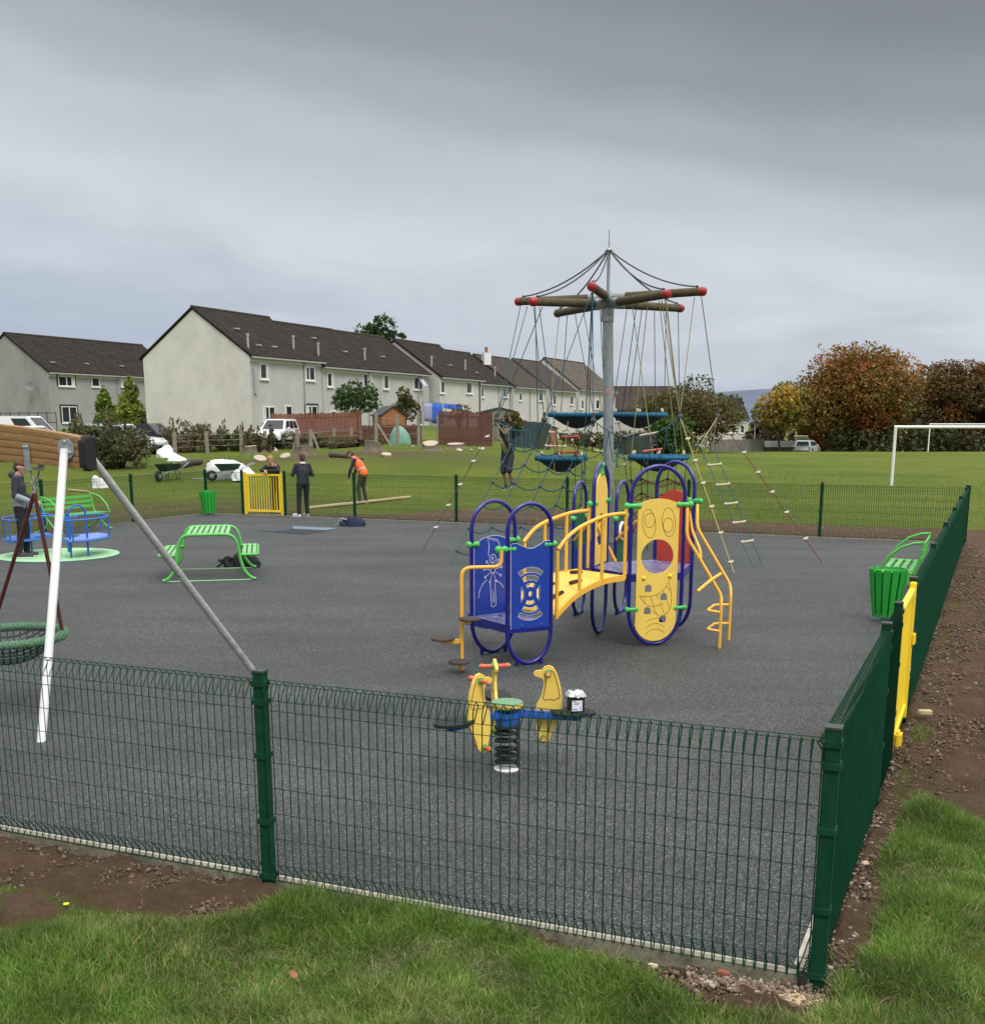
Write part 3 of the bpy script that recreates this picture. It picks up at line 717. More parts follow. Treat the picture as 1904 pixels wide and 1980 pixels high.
g_ = thing('yellow_gate', GP0 + (GP1 - GP0).normalized() * 0.04, 'yellow barred gate closed in the back fence, the boy in black leaning on it', 'gate', 'yellow playground gates', rz=math.atan2((GP1 - GP0).y, (GP1 - GP0).x))
gate(g_, (GP1 - GP0).length - 0.08, 1.20)
ga, gb = C0 + DR * 3.93, C0 + DR * 5.35
g_ = thing('yellow_gate', ga - outward(C0, BR) * 0.03, 'yellow gate in the right-hand fence, seen edge-on above the soil', 'gate', 'yellow playground gates', rz=math.atan2(DR.y, DR.x))
gate(g_, (gb - ga).length, 1.22)
mb = MB(); mb.box((0.06, -0.055, 0.15), (0.14, 0.06, 0.13)); mb.build('closer_box', M['gate'], g_, local=True, bevel=0.02)
mb = MB(); mb.box((1.36, -0.04, 0.72), (0.09, 0.03, 0.10)); mb.build('latch', M['gate'], g_, local=True, bevel=0.008)

# ------------------------------------------------------------------ houses
def tile_mat(name, c1, c2):
    m = bpy.data.materials.new(name); m.use_nodes = True; t = m.node_tree; b = t.nodes['Principled BSDF']; b.inputs['Roughness'].default_value = 0.9; b.inputs['Specular IOR Level'].default_value = 0.2
    uv = t.nodes.new('ShaderNodeUVMap'); br = t.nodes.new('ShaderNodeTexBrick'); t.links.new(uv.outputs[0], br.inputs['Vector'])
    br.inputs['Scale'].default_value = 1; br.inputs['Brick Width'].default_value = 0.36; br.inputs['Row Height'].default_value = 0.34; br.inputs['Mortar Size'].default_value = 0.035
    br.inputs['Color1'].default_value = (*c1, 1); br.inputs['Color2'].default_value = (*c2, 1); br.inputs['Mortar'].default_value = (*[c * 0.45 for c in c1], 1); br.inputs['Bias'].default_value = -0.2
    n = t.nodes.new('ShaderNodeTexNoise'); n.inputs['Scale'].default_value = 0.9; n.inputs['Detail'].default_value = 8; n.inputs['Roughness'].default_value = 0.75; t.links.new(uv.outputs[0], n.inputs['Vector'])
    rr = t.nodes.new('ShaderNodeValToRGB'); rr.color_ramp.elements[0].position = 0.3; rr.color_ramp.elements[0].color = (0.6, 0.6, 0.6, 1); rr.color_ramp.elements[1].position = 0.75; rr.color_ramp.elements[1].color = (1.6, 1.5, 1.35, 1)
    t.links.new(n.outputs['Fac'], rr.inputs[0])
    mu = t.nodes.new('ShaderNodeMix'); mu.data_type = 'RGBA'; mu.blend_type = 'MULTIPLY'; mu.inputs[0].default_value = 1
    t.links.new(br.outputs['Color'], mu.inputs[6]); t.links.new(rr.outputs[0], mu.inputs[7]); t.links.new(mu.outputs[2], b.inputs['Base Color'])
    bp = t.nodes.new('ShaderNodeBump'); bp.inputs['Strength'].default_value = 0.8; bp.inputs['Distance'].default_value = 0.05; t.links.new(br.outputs['Fac'], bp.inputs['Height']); bp.invert = True
    t.links.new(bp.outputs[0], b.inputs['Normal']); return m
TILE = tile_mat('dark_brown_tiles', (0.021, 0.0175, 0.015), (0.040, 0.033, 0.028))
TILE2 = tile_mat('brown_tiles', (0.056, 0.047, 0.041), (0.086, 0.073, 0.064))
TILE3 = tile_mat('pale_brown_tiles', (0.10, 0.088, 0.078), (0.145, 0.128, 0.113))
def render_mat(name, c, stain=0.16):
    m = mat(name, c, 0.95, var=0.10, vscale=0.7, bump=0.25, bscale=28); t = m.node_tree; b = t.nodes['Principled BSDF']; src = b.inputs['Base Color'].links[0].from_socket
    tcn = t.nodes.new('ShaderNodeTexCoord'); mp = t.nodes.new('ShaderNodeMapping'); mp.inputs['Scale'].default_value = (0.55, 0.55, 0.22); t.links.new(tcn.outputs['Object'], mp.inputs[0])
    n = t.nodes.new('ShaderNodeTexNoise'); n.inputs['Scale'].default_value = 1.0; n.inputs['Detail'].default_value = 7; n.inputs['Roughness'].default_value = 0.7; t.links.new(mp.outputs[0], n.inputs['Vector'])
    rr = t.nodes.new('ShaderNodeValToRGB'); rr.color_ramp.elements[0].position = 0.33; rr.color_ramp.elements[0].color = (1 - stain, 1 - stain, 1 - stain * 1.1, 1); rr.color_ramp.elements[1].position = 0.52; rr.color_ramp.elements[1].color = (1, 1, 1, 1)
    t.links.new(n.outputs['Fac'], rr.inputs[0]); mu = t.nodes.new('ShaderNodeMix'); mu.data_type = 'RGBA'; mu.blend_type = 'MULTIPLY'; mu.inputs[0].default_value = 1
    t.links.new(src, mu.inputs[6]); t.links.new(rr.outputs[0], mu.inputs[7]); t.links.new(mu.outputs[2], b.inputs['Base Color']); return m
HARL = render_mat('grey_roughcast', (0.475, 0.465, 0.45)); CREAM = render_mat('cream_roughcast', (0.67, 0.645, 0.60), 0.06); HARL2 = render_mat('pale_roughcast', (0.55, 0.535, 0.51), 0.08); HARL3 = render_mat('dull_roughcast', (0.33, 0.328, 0.322), 0.2)
def uv_quad(name, quads, m, parent):
    """sheets of tiles given by corner lists, uv in metres"""
    me = bpy.data.meshes.new(name); vs_ = []; fs_ = []
    for q in quads: b = len(vs_); vs_ += [tuple(Vector(p) - wloc(parent)) for p in q]; fs_.append(tuple(range(b, b + len(q))))
    me.from_pydata(vs_, [], fs_); uvl = me.uv_layers.new(name='UVMap'); k = 0
    for q in quads:
        o = Vector(q[0]); x = (Vector(q[1]) - o).normalized(); nn = x.cross(Vector(q[-1]) - o); y = nn.cross(x).normalized()
        for p in q: uvl.data[k].uv = ((Vector(p) - o).dot(x), (Vector(p) - o).dot(y)); k += 1
    me.materials.append(m); ob = bpy.data.objects.new(name, me); COL.objects.link(ob); ob.parent = parent
    return ob
def window(parent, o, L_, n, s0, s1, z0, z1, mull=1, dark=True, opened=False, surround=None):
    """window on a wall through o, along L_, facing n, from s0 to s1 and z0 to z1"""
    up = Vector((0, 0, 1)); fr = MB(); t = 0.07
    P = lambda s, z, e=0.0: o + L_ * s + up * z + n * e
    if surround:
        k = MB(); e_ = 0.16
        k.beam(P(s0 - e_ / 2, z0, 0.02), P(s0 - e_ / 2, z1 + e_, 0.02), e_, 0.04, up=n); k.beam(P(s1 + e_ / 2, z0, 0.02), P(s1 + e_ / 2, z1 + e_, 0.02), e_, 0.04, up=n); k.beam(P(s0, z1 + e_ / 2, 0.018), P(s1, z1 + e_ / 2, 0.018), e_, 0.04, up=n)
    fr.beam(P(s0 + t / 2, z0, 0.03), P(s0 + t / 2, z1, 0.03), t, 0.07, up=n); fr.beam(P(s1 - t / 2, z0, 0.03), P(s1 - t / 2, z1, 0.03), t, 0.07, up=n)
    fr.beam(P(s0 + t, z0 + t / 2, 0.03), P(s1 - t, z0 + t / 2, 0.03), t, 0.07, up=n); fr.beam(P(s0 + t, z1 - t / 2, 0.03), P(s1 - t, z1 - t / 2, 0.03), t, 0.07, up=n)
    for i in range(mull):
        sm = s0 + (s1 - s0) * (i + 1) / (mull + 1); fr.beam(P(sm, z0 + t, 0.03), P(sm, z1 - t, 0.03), 0.09, 0.07, up=n)
    w = fr.build('window', M['upvc'], parent, smooth=0)
    if surround: k.build('surround', M['surround'], w, smooth=0)
    g = MB(); g.beam(P(s0 + t, (z0 + z1) / 2, 0.016), P(s1 - t, (z0 + z1) / 2, 0.016), z1 - z0 - 2 * t, 0.03, up=n); g.build('pane', M['glass'], w, smooth=0)
    if random.random() < 0.6:
        q = MB(); cw = (s1 - s0) * random.uniform(0.16, 0.28); sa = s0 + t if random.random() < 0.5 else s1 - t - cw; q.beam(P(sa, (z0 + z1) / 2, 0.024), P(sa + cw, (z0 + z1) / 2, 0.024), z1 - z0 - 2 * t - 0.01, 0.02, up=n); q.build('curtain', M['curtain'], w, smooth=0)
    sl = MB(); sl.beam(P(s0 - 0.06, z0 - 0.05, 0.06), P(s1 + 0.06, z0 - 0.05, 0.06), 0.12, 0.09, up=up); sl.build('sill', M['upvc'], w, smooth=0)
    if opened:
        c = MB(); a, b = s0 + (s1 - s0) * 0.45, s1 - 0.05
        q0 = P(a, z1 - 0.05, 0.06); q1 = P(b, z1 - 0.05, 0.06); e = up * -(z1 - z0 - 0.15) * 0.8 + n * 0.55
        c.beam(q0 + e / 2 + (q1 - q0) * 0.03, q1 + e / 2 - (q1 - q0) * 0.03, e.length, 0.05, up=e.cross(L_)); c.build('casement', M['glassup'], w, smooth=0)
    return w
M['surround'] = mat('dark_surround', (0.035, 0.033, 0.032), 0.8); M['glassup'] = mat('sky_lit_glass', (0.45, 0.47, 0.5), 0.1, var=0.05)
def house(name, label, o, s0, s1, W_, zg, ze, zr, wall, tile, gable=None, wins=(), doors=(), off=0.0, gut=True, vents=(), group='houses beyond the field', pipes=(), spots=(), L_=None, A_=None):
    """terrace house: o near corner on the front wall line, L_ along the street, A_ out of the front wall"""
    L_ = L_ or HL; A_ = A_ or HA; up = Vector((0, 0, 1)); o = Vector((o.x, o.y, 0)) + A_ * off
    root = thing(name, o + L_ * s0 + up * zg, label, 'house', group)
    P = lambda s, q, z: o + L_ * s - A_ * q + up * z
    w = MB()
    pts = [P(s0, 0, zg - 1), P(s0, W_, zg - 1), P(s0, W_, ze), P(s0, W_ / 2, zr - 0.06), P(s0, 0, ze)]; pts2 = [p + L_ * (s1 - s0) for p in pts]
    w.add(pts + pts2, [(0, 1, 2, 3, 4), (9, 8, 7, 6, 5), (0, 4, 9, 5), (1, 6, 7, 2), (0, 5, 6, 1)])
    w.build('wall', wall, root, smooth=0)
    if gable is not None:
        gq = [P(s0 - 0.012, 0.0, zg - 0.9), P(s0 - 0.012, W_, zg - 0.9), P(s0 - 0.012, W_, ze), P(s0 - 0.012, W_ / 2, zr - 0.07), P(s0 - 0.012, 0.0, ze)]
        k = MB(); g2 = [p + L_ * 0.010 for p in gq]; k.add(gq + g2, [(0, 1, 2, 3, 4), (9, 8, 7, 6, 5)] + [(i, (i + 1) % 5, 5 + (i + 1) % 5, 5 + i) for i in range(5)]); k.build('gable_render', gable, root, smooth=0)
    ov = 0.28; sl = (zr - ze) / (W_ / 2); e0, e1 = s0 - 0.10, s1 + 0.10; ze2 = ze - ov * sl * 0.55; th = 0.14
    rq = []
    for sg in (0, 1):
        qe = -ov if sg == 0 else W_ + ov
        a, b, c, d = P(e0, qe, ze2 + th), P(e1, qe, ze2 + th), P(e1, W_ / 2, zr + th), P(e0, W_ / 2, zr + th)
        rq.append([a, b, c, d] if sg == 0 else [b, a, d, c])
        rq.append([P(e0, qe, ze2), a, d, P(e0, W_ / 2, zr)]); rq.append([P(e1, qe, ze2), b, c, P(e1, W_ / 2, zr)]); rq.append([P(e0, qe, ze2), P(e1, qe, ze2), b, a])
        rq.append([P(e0, qe, ze2), P(e1, qe, ze2), P(e1, W_ / 2, zr), P(e0, W_ / 2, zr)])
    rf = uv_quad('roof', rq, tile, root)
    rb = MB(); rb.tube([P(e0, W_ / 2, zr + th), P(e1, W_ / 2, zr + th)], 0.09, 8); rb.build('ridge_tiles', M['ridge'], rf)
    for s, q in vents:
        z = ze2 + th + (q + ov) * ((zr - ze2) / (W_ / 2 + ov)); v_ = MB(); v_.tube([P(s, q, z - 0.1), P(s, q, z + 0.75)], 0.075, 8); v_.tube([P(s, q, z + 0.75), P(s, q, z + 0.9)], 0.11, 8); v_.build('vent_pipe', M['gutter'], rf)
    for s, q in spots:
        z = ze2 + th + (q + ov) * ((zr - ze2) / (W_ / 2 + ov)); v_ = MB(); v_.beam(P(s - 0.2, q, z + 0.05), P(s + 0.2, q, z + 0.05), 0.25, 0.10); v_.build('roof_vent', M['gutter'], rf, smooth=0)
    if gut:
        g = MB(); g.beam(P(s0 - 0.1, -ov - 0.05, ze2 + 0.02), P(s1 + 0.1, -ov - 0.05, ze2 + 0.02), 0.11, 0.10); g.build('gutter', M['gutter'], root, smooth=0)
        g = MB(); g.beam(P(s0, -0.02, ze - 0.20), P(s1, -0.02, ze - 0.20), 0.035, 0.30); g.build('fascia', M['upvc'], root, smooth=0)
    for s, c in pipes:
        g = MB(); g.tube([P(s, -0.09, ze - 0.15), P(s, -0.09, zg)], 0.05, 8); g.build('downpipe', M[c], root)
    for wi in wins: window(root, o, L_, A_, *wi[:4], **(wi[4] if len(wi) > 4 else {}))
    return root, P
M['ridge'] = mat('ridge_tile', (0.045, 0.036, 0.03), 0.85)
# windows measured on the front wall: picture rectangle -> (along, along, z, z)
def wrect(u0, v0, u1, v1, off=0.0, **k):
    q = HC + HA * off; a = onplane(u0, v1, q, HA); b = onplane(u1, v0, q, HA); a2 = onplane(u0, v0, q, HA)
    s0, s1 = (a - HC).dot(HL), (b - HC).dot(HL); return (s0, s1, (a.z), (a2.z), k)
c1 = lambda x, y: (x / 2.9453, 560 + y / 2.9453)
c2 = lambda x, y: (560 + x / 2.9453, 560 + y / 2.9453)
def wr(cf, x0, y0, x1, y1, off=0.0, **k): return wrect(*cf(x0, y0), *cf(x1, y1), off=off, **k)
house('terrace_house', 'end terrace house with a tall blank cream gable wall facing the playground', HC, 0, 8.65, 8.9, 2.0, 6.85, 10.0, HARL, TILE, CREAM,
      [wr(c1, 1480, 418, 1522, 508, mull=0), wr(c1, 1730, 437, 1788, 515), wr(c1, 1498, 664, 1562, 752), wr(c1, 1622, 660, 1660, 740, mull=0), wr(c1, 1742, 660, 1803, 735, surround=True)],
      vents=[(0.6, 0.5), (6.5, 0.9)], pipes=[(6.3, 'gutter')], spots=[(2.0, 2.4), (2.2, 0.8), (4.0, 0.8)])
bd = MB(); q_ = onplane(*c1(1442, 440), HC, HA); q2 = onplane(*c1(1452, 590), HC, HA)
bd.tube([q_ + HA * 0.08, q2 + HA * 0.08], 0.13, 8); hs = [o for o in COL.objects if o.name == 'terrace_house'][0]; bd.build('soil_pipe', M['gutter'], hs)
house('terrace_house', 'middle terrace house behind the orange-brown fence, small leafy tree before its wall', HC, 8.75, 17.2, 8.9, 1.8, 6.55, 9.75, HARL, TILE, None,
      [wr(c2, 213, 472, 245, 552, mull=0), wr(c2, 418, 478, 466, 552), wr(c2, 230, 690, 262, 730, mull=0)], vents=[(9.7, 0.9), (16.4, 0.9)], pipes=[(15.3, 'gutter')], spots=[(14.6, 1.6), (12.2, 2.9)])
house('terrace_house', 'terrace house with an upstairs window propped open, behind the orange shed', HC, 17.25, 25.7, 8.9, 1.8, 6.55, 9.70, HARL, TILE, None,
      [wr(c2, 532, 482, 560, 565, mull=0), wr(c2, 705, 492, 752, 568, mull=0, opened=True), wr(c2, 730, 680, 757, 770, mull=0)], vents=[], pipes=[(23.6, 'gutter')], spots=[(20.3, 1.5)])
house('terrace_house', 'pale terrace house stepped forward, behind the dark red fence with blue washing', HC, 26.2, 34.9, 8.9, 1.6, 6.40, 9.55, HARL2, TILE, None,
      [wr(c2, 855, 520, 880, 588, 0.8, mull=0), wr(c2, 1004, 527, 1040, 590, 0.8, mull=0)], off=0.8, vents=[(26.6, 1.0), (33.4, 1.0)], pipes=[(34.3, 'surround')], spots=[(31, 1.4)])
house('terrace_house', 'fifth terrace house from the cream gable, small red chimney above its ridge', HC, 35.0, 43.3, 8.9, 1.6, 6.15, 9.3, HARL2, TILE, None,
      [wr(c2, 1086, 552, 1107, 612, mull=0), wr(c2, 1213, 556, 1243, 612)], vents=[(42, 1.0)], pipes=[(40.6, 'gutter')], spots=[(38, 1.2)])
house('terrace_house', 'terrace house with brown tiles left of the climbing mast, behind the upper basket ropes', HC, 43.5, 52.6, 8.9, 1.6, 6.05, 9.2, HARL2, TILE2, None,
      [wr(c2, 1284, 585, 1300, 632, mull=0), wr(c2, 1397, 585, 1424, 634, mull=0)], pipes=[(47.8, 'gutter')], off=0.4)
house('terrace_house', 'far terrace house with dark window strips and dark brown tiles, left of the mast', HC, 54.0, 62.5, 8.9, 1.4, 6.0, 9.3, HARL2, TILE2, None,
      [wr(c2, 1497, 598, 1515, 655, 0.2, mull=0), wr(c2, 1594, 603, 1612, 655, 0.2, mull=0)], off=0.2)
house('terrace_house', 'farthest terrace house with pale brown tiles, directly left of the grey mast', HC, 64.0, 78.0, 8.9, 1.2, 6.3, 9.9, HARL2, TILE3, None,
      [wr(c2, 1655, 627, 1672, 680, 0.0, mull=0), wr(c2, 1737, 626, 1762, 680, 0.0, mull=0)])
ch = D(940, 690, 116); chim = [o for o in COL.objects if o.get('label', '').startswith('fifth terrace')][0]
mb = MB(); mb.box((ch.x, ch.y, ch.z - 0.2), (0.75, 0.75, 1.2), 0.42); k_ = mb.build('chimney', M['upvc'], chim, smooth=0)
mb = MB(); mb.lathe([(0.2, 0), (0.15, 0.1), (0.13, 0.4), (0.17, 0.45), (0.17, 0.55)], (ch.x, ch.y, ch.z + 0.4), 10); mb.build('chimney_pot', M['brick'], k_)
# house on the left, further back
LC = D(92, 719, 96); ze_ = LC.z
def wrl(x0, y0, x1, y1, **k):
    u0, v0 = c1(x0, y0); u1, v1 = c1(x1, y1); a = onplane(u0, v1, LC, HA); b = onplane(u1, v0, LC, HA); a2 = onplane(u0, v0, LC, HA)
    return ((a - LC).dot(HL), (b - LC).dot(HL), a.z, a2.z, k)
hl, Pl = house('grey_house', 'grey roughcast house at far left with a dark tiled roof, satellite dish on its gable', LC, 0, 17.0, 9.2, 2.0, ze_, ze_ + 3.2, HARL3, TILE, None,
     [wrl(332, 478, 420, 548, surround=True), wrl(522, 487, 562, 552, mull=0), wrl(688, 490, 758, 553), wrl(354, 664, 434, 758, surround=True)],
     vents=[], pipes=[(8.2, 'gutter'), (15.3, 'surround')], spots=[(1.5, 0.9), (5.6, 1.0), (10, 1.0), (14.5, 1)], group='houses beyond the field')
house('grey_house', 'lower roofed house end showing between the far left house and the cream gable', LC, 17.2, 24, 9.2, 2.0, ze_ - 0.3, ze_ + 2.8, HARL3, TILE, None, [])
dc = onplane(*c1(200, 552), LC - HL * 0.1, HL); mb = MB(); n_d = Vector((0.25, -0.9, 0.35)).normalized(); xx = n_d.cross(Vector((0, 0, 1))).normalized(); yy = xx.cross(n_d)
prof_ = [(0.02, 0.0), (0.18, 0.03), (0.34, 0.10)]; vs_ = []
for r_, h_ in prof_:
    for k in range(16):
        a = k * math.pi / 8; vs_.append(dc - HL * 0.5 + (xx * math.cos(a) + yy * math.sin(a) * 1.15) * r_ + n_d * h_)
mb.add(vs_, [(i * 16 + k, i * 16 + (k + 1) % 16, (i + 1) * 16 + (k + 1) % 16, (i + 1) * 16 + k) for i in range(2) for k in range(16)]); mb.tube([dc, dc - HL * 0.45], 0.03, 6); mb.tube([dc - HL * 0.5, dc - HL * 0.5 + n_d * 0.5], 0.02, 6); mb.build('satellite_dish', mat('grey_dish', (0.16, 0.165, 0.17), 0.5), hl)
# white gable house and long roof on the far right
def simple_house(name, label, cx, cy, ang, L_, W_, zg, ze, zr, wall, tile, wins):
    l = Vector((math.cos(ang), math.sin(ang), 0)); a = Vector((math.sin(ang), -math.cos(ang), 0))
    return house(name, label, Vector((cx, cy, 0)), 0, L_, W_, zg, ze, zr, wall, tile, None, wins, L_=l, A_=a, gut=False)
p = D(1150, 790, 150); simple_house('far_house', 'long low house with a dull brown roof behind the upper right basket', p.x - 2, p.y, R(-4), 12.5, 9, 0.5, UPZ(p, 793), UPZ(p, 748), HARL2, TILE2, [(4, 5.4, 2.6, 4.0, {}), (9, 10.4, 2.6, 4.0, {})])
p = D(1408, 800, 165); hz = UPZ(p, 808)
simple_house('far_house', 'small white gabled house in the distance between the round tree and yellow tree', p.x - 6, p.y + 1.0, R(8), 9.6, 8, -1.0, hz, UPZ(p, 772), HARL2, TILE, [(7.0, 7.7, hz - 2.2, hz - 1.1, dict(mull=0)), (8.3, 9.0, hz - 2.2, hz - 1.1, dict(mull=0)), (5.6, 6.2, hz - 2.2, hz - 1.1, dict(mull=0))])

# ------------------------------------------------------------------ back gardens: board fences, sheds, washing
def board_fence(label, pts, h, m, gap=0.012, bw=0.11, name='board_fence'):
    """upright boards on two rails along pts (ground points)"""
    root = thing(name, pts[0], label, 'fence', 'back garden fences'); mb = MB(); rl = MB(); k = 0
    for a, b in zip(pts[:-1], pts[1:]):
        L_ = (b - a).length; n = int(L_ / (bw + gap)); d = (b - a) / L_
        for i in range(n):
            c = a + d * ((i + 0.5) * L_ / n); hh_ = h + random.uniform(-0.04, 0.04)
            mb.beam(c + Vector((0, 0, 0.02)), c + Vector((0, 0, hh_)), bw, 0.02, up=d.cross(Vector((0, 0, 1))))
        q = d.cross(Vector((0, 0, 1))) * -0.035
        for z in (0.35, h - 0.3): rl.beam(a + q + Vector((0, 0, z)), b + q + Vector((0, 0, z)), 0.04, 0.09)
    mb.build('boards', m, root, smooth=0); rl.build('rails', m, root, smooth=0); return root
ga_ = lambda u, v: ground_at(u, v)
def gY(u, Y):
    p = D(u, 850, Y); return Vector((p.x, p.y, gz(p.x, p.y)))
board_fence('orange-brown upright board fence below the first two terrace houses', [gY(524, 69.0), gY(612, 70), gY(700, 71)], 1.75, M['orangefence'])
board_fence('lower dark red-brown fence behind leaning posts and the tarpaulin', [gY(700, 66.5), gY(748, 66.5), gY(815, 67)], 1.15, M['redfence'])
board_fence('tall dark red-brown fence with five grey posts in front of it', [gY(848, 66.5), gY(900, 67), gY(952, 67.5)], 2.0, M['redfence'])
board_fence('faded green garden fence behind the rope ladders left of the mast', [gY(985, 72), gY(1064, 76)], 1.75, M['greenfence'])
board_fence('grey board fence under the sheds beside the white house', [gY(1376, 118), gY(1478, 120)], 2.6, M['greyfence'])
def shed(label, u, v, w, d, h, rh, rz, m, name='garden_shed', Y=None, roof='felt'):
    p = gY(u, Y) if Y else ga_(u, v); root = thing(name, p, label, 'shed', 'garden sheds', rz=rz)
    mb = MB(); a, b = w / 2, d / 2
    pts = [(-a, -b, -0.3), (a, -b, -0.3), (a, -b, h), (0, -b, h + rh), (-a, -b, h)]; p2 = [(x, b, z) for x, y, z in pts]
    mb.add(pts + p2, [(0, 1, 2, 3, 4), (9, 8, 7, 6, 5), (1, 6, 7, 2), (0, 4, 9, 5)]); mb.build('wall', m, root, local=True, smooth=0)
    rf = MB(); e = 0.12; sl = rh / a
    for s in (-1, 1): rf.beam((s * (a + e) / 2, -b - e, h + rh / 2 - e * sl / 2 + 0.04), (s * (a + e) / 2, b + e, h + rh / 2 - e * sl / 2 + 0.04), math.hypot(a + e, rh + e * sl), 0.05, up=(s * sl, 0, 1))
    rf.build('roof', M[roof], root, local=True, smooth=0)
    dr = MB(); dr.box((0, -b - 0.02, h * 0.45), (0.75, 0.03, h * 0.9)); dr.build('door', m, root, local=True, smooth=0)
    return root
shed('orange-gabled garden shed with grey roof behind the sea-green tarpaulin', 752, 0, 1.5, 2.4, 1.55, 0.5, R(20), M['orange'], Y=70.5)
shed('orange-fronted shed with a low dark roof below the upper left basket', 1050, 0, 1.7, 2.0, 1.35, 0.3, R(10), M['orange'], Y=86)
shed('dark wide shed roof showing above the tall red-brown fence', 962, 0, 2.6, 2.4, 2.0, 0.3, R(8), M['greyfence'], Y=84)
shed('long pale-roofed shed below the white gabled house', 1418, 0, 3.0, 4.6, 1.9, 0.55, R(93), M['greyfence'], Y=122, roof='palefelt')
shed('open timber shed with a pale green roof under the yellow tree', 1507, 0, 2.8, 3.8, 1.8, 0.55, R(95), M['greenfence'], Y=121, roof='palefelt')
shed('low faded green shed behind the right-hand baskets', 1232, 0, 2.4, 2.4, 1.5, 0.35, R(4), M['greenfence'], Y=97)
# tarpaulin-covered heap
def lump(name, c, r, m, label, cat, group=None, seed=0, amp=0.28, kind=None, n=40, mm=26, flat=0.0, parent=None):
    rr = np.random.default_rng(seed); ph = rr.random((6, 3)) * 6.28; f2 = rr.normal(0, 7.0, (5, 3)); fr_ = rr.normal(0, 2.6, (6, 3)); V = []; F = []
    mb = MB(); mb.ball((0, 0, 0), 1.0, n, mm); V = np.array(mb.v)
    dsp = 1 + amp * sum(np.sin(V @ fr_[k] + ph[k, 0]) for k in range(6)) / 3.0 + amp * 0.13 * sum(np.abs(np.sin(V @ f2[k] + ph[k, 1])) - 0.6 for k in range(5))
    V = V * dsp[:, None] * np.array(r); V[:, 2] = np.maximum(V[:, 2], -flat * r[2]) if flat is not None else V[:, 2]
    mb.v = [tuple(x + np.array(c)) for x in V]
    if parent is not None: return mb.build(name, m, parent)
    o = MB(); o.v = [tuple(x) for x in V]; o.f = mb.f; ob = o.build(name, m, None); ob.location = c; return tag(ob, label, cat, group, kind)
tp = gY(771, 65.8); lump('tarpaulin_heap', (tp.x, tp.y, tp.z), (0.66, 0.55, 0.98), M['tarp'], 'sea-green tarpaulin draped over a heap by the orange shed', 'tarpaulin', seed=4, amp=0.10, flat=0.05)
# washing on a line
wa = gY(818, 71); wb = gY(905, 74)
root = thing('washing_line', wa, 'washing line strung above the dark red-brown fence', 'washing line'); mb = MB()
for p in (wa, wb): k = MB(); k.tube([p, p + Vector((0, 0, 2.5))], 0.04, 6); k.build('pole', M['galv'], root)
mb.tube([wa + Vector((0, 0, 2.45)), wb + Vector((0, 0, 2.45))], 0.012, 5); mb.build('line', M['ropegrey'], root)
def cloth(label, t0, t1, drop, m):
    a = wa.lerp(wb, t0) + Vector((0, 0, 2.43)); b = wa.lerp(wb, t1) + Vector((0, 0, 2.43)); mb = MB(); n = 12; nr = (b - a).cross(Vector((0, 0, 1))).normalized(); vs_ = []
    for i in range(n + 1):
        for j in range(5):
            vs_.append(a.lerp(b, i / n) - Vector((0, 0, drop * j / 4)) + nr * (0.08 * math.sin(i * 1.1) * (0.3 + j / 4)))
    mb.add(vs_, [(i * 5 + j, i * 5 + j + 1, (i + 1) * 5 + j + 1, (i + 1) * 5 + j) for i in range(n) for j in range(4)])
    o = mb.build('laundry', m, None); sm = o.modifiers.new('t', 'SOLIDIFY'); sm.thickness = 0.012; tag(o, label, 'laundry', 'washing on the line')
cloth('lilac sheet hanging on the washing line, left of the blue sheet', 0.03, 0.19, 1.15, M['lilaccloth']); cloth('blue sheet hanging on the washing line over the red-brown fence', 0.20, 0.42, 1.25, M['bluecloth']); cloth('short blue cloth bunched on the washing line right of the blue sheet', 0.45, 0.85, 0.28, M['bluecloth'])
# railing in front of the left house
pa, pb = gY(-30, 72), gY(112, 73)
root = thing('metal_railing', pa, 'thin dark metal railing behind the white van at far left', 'railing'); mb = MB()
for z in (1.35, 0.75, 0.2): mb.tube([pa + Vector((0, 0, z)), pb + Vector((0, 0, z))], 0.025, 5)
for i in range(9): q = pa.lerp(pb, i / 8); mb.tube([q, q + Vector((0, 0, 1.4))], 0.03, 5)
mb.build('rails', M['surround'], root)

# row of weathered posts with wire
posts = [(c1, 997, 810, 950), (c1, 1183, 805, 935), (c1, 1376, 805, 925), (c1, 1515, 805, 912), (c1, 1698, 793, 915), (c1, 1770, 795, 920), (c2, 255, 790, 892), (c2, 352, 785, 892), (c2, 414, 800, 885), (c2, 492, 700, 890), (c2, 615, 708, 888), (c2, 735, 693, 885), (c2, 847, 715, 882), (c2, 961, 708, 876), (c2, 1070, 720, 874), (c2, 1152, 715, 874)]
pr = ga_(*c1(997, 950)); root = thing('post_and_wire_fence', pr, 'line of weathered grey fence posts with thin wire along the top of the bank', 'fence'); tops = []
for cf, x, y0, y1 in posts:
    b = ga_(*cf(x, y1)); z1 = UPZ(b, cf(x, y0)[1]); ln = random.uniform(-0.05, 0.05); t_ = Vector((b.x + ln, b.y, z1)); tops.append((b, t_)); mb = MB(); mb.beam(b + Vector((0, 0, -0.3)), t_, 0.19, 0.16, up=(0, 1, 0)); mb.build('post', M['concrete'], root, smooth=0, bevel=0.015)
mb = MB()
for (b0, t0), (b1, t1) in zip(tops[:-1], tops[1:]):
    for k in (0.35, 0.6, 0.85):
        mb.tube([b0.lerp(t0, k) + Vector((0, -0.09, 0)), b1.lerp(t1, k) + Vector((0, -0.09, 0))], 0.006, 4)
mb.build('wire', M['galv'], root, smooth=0)
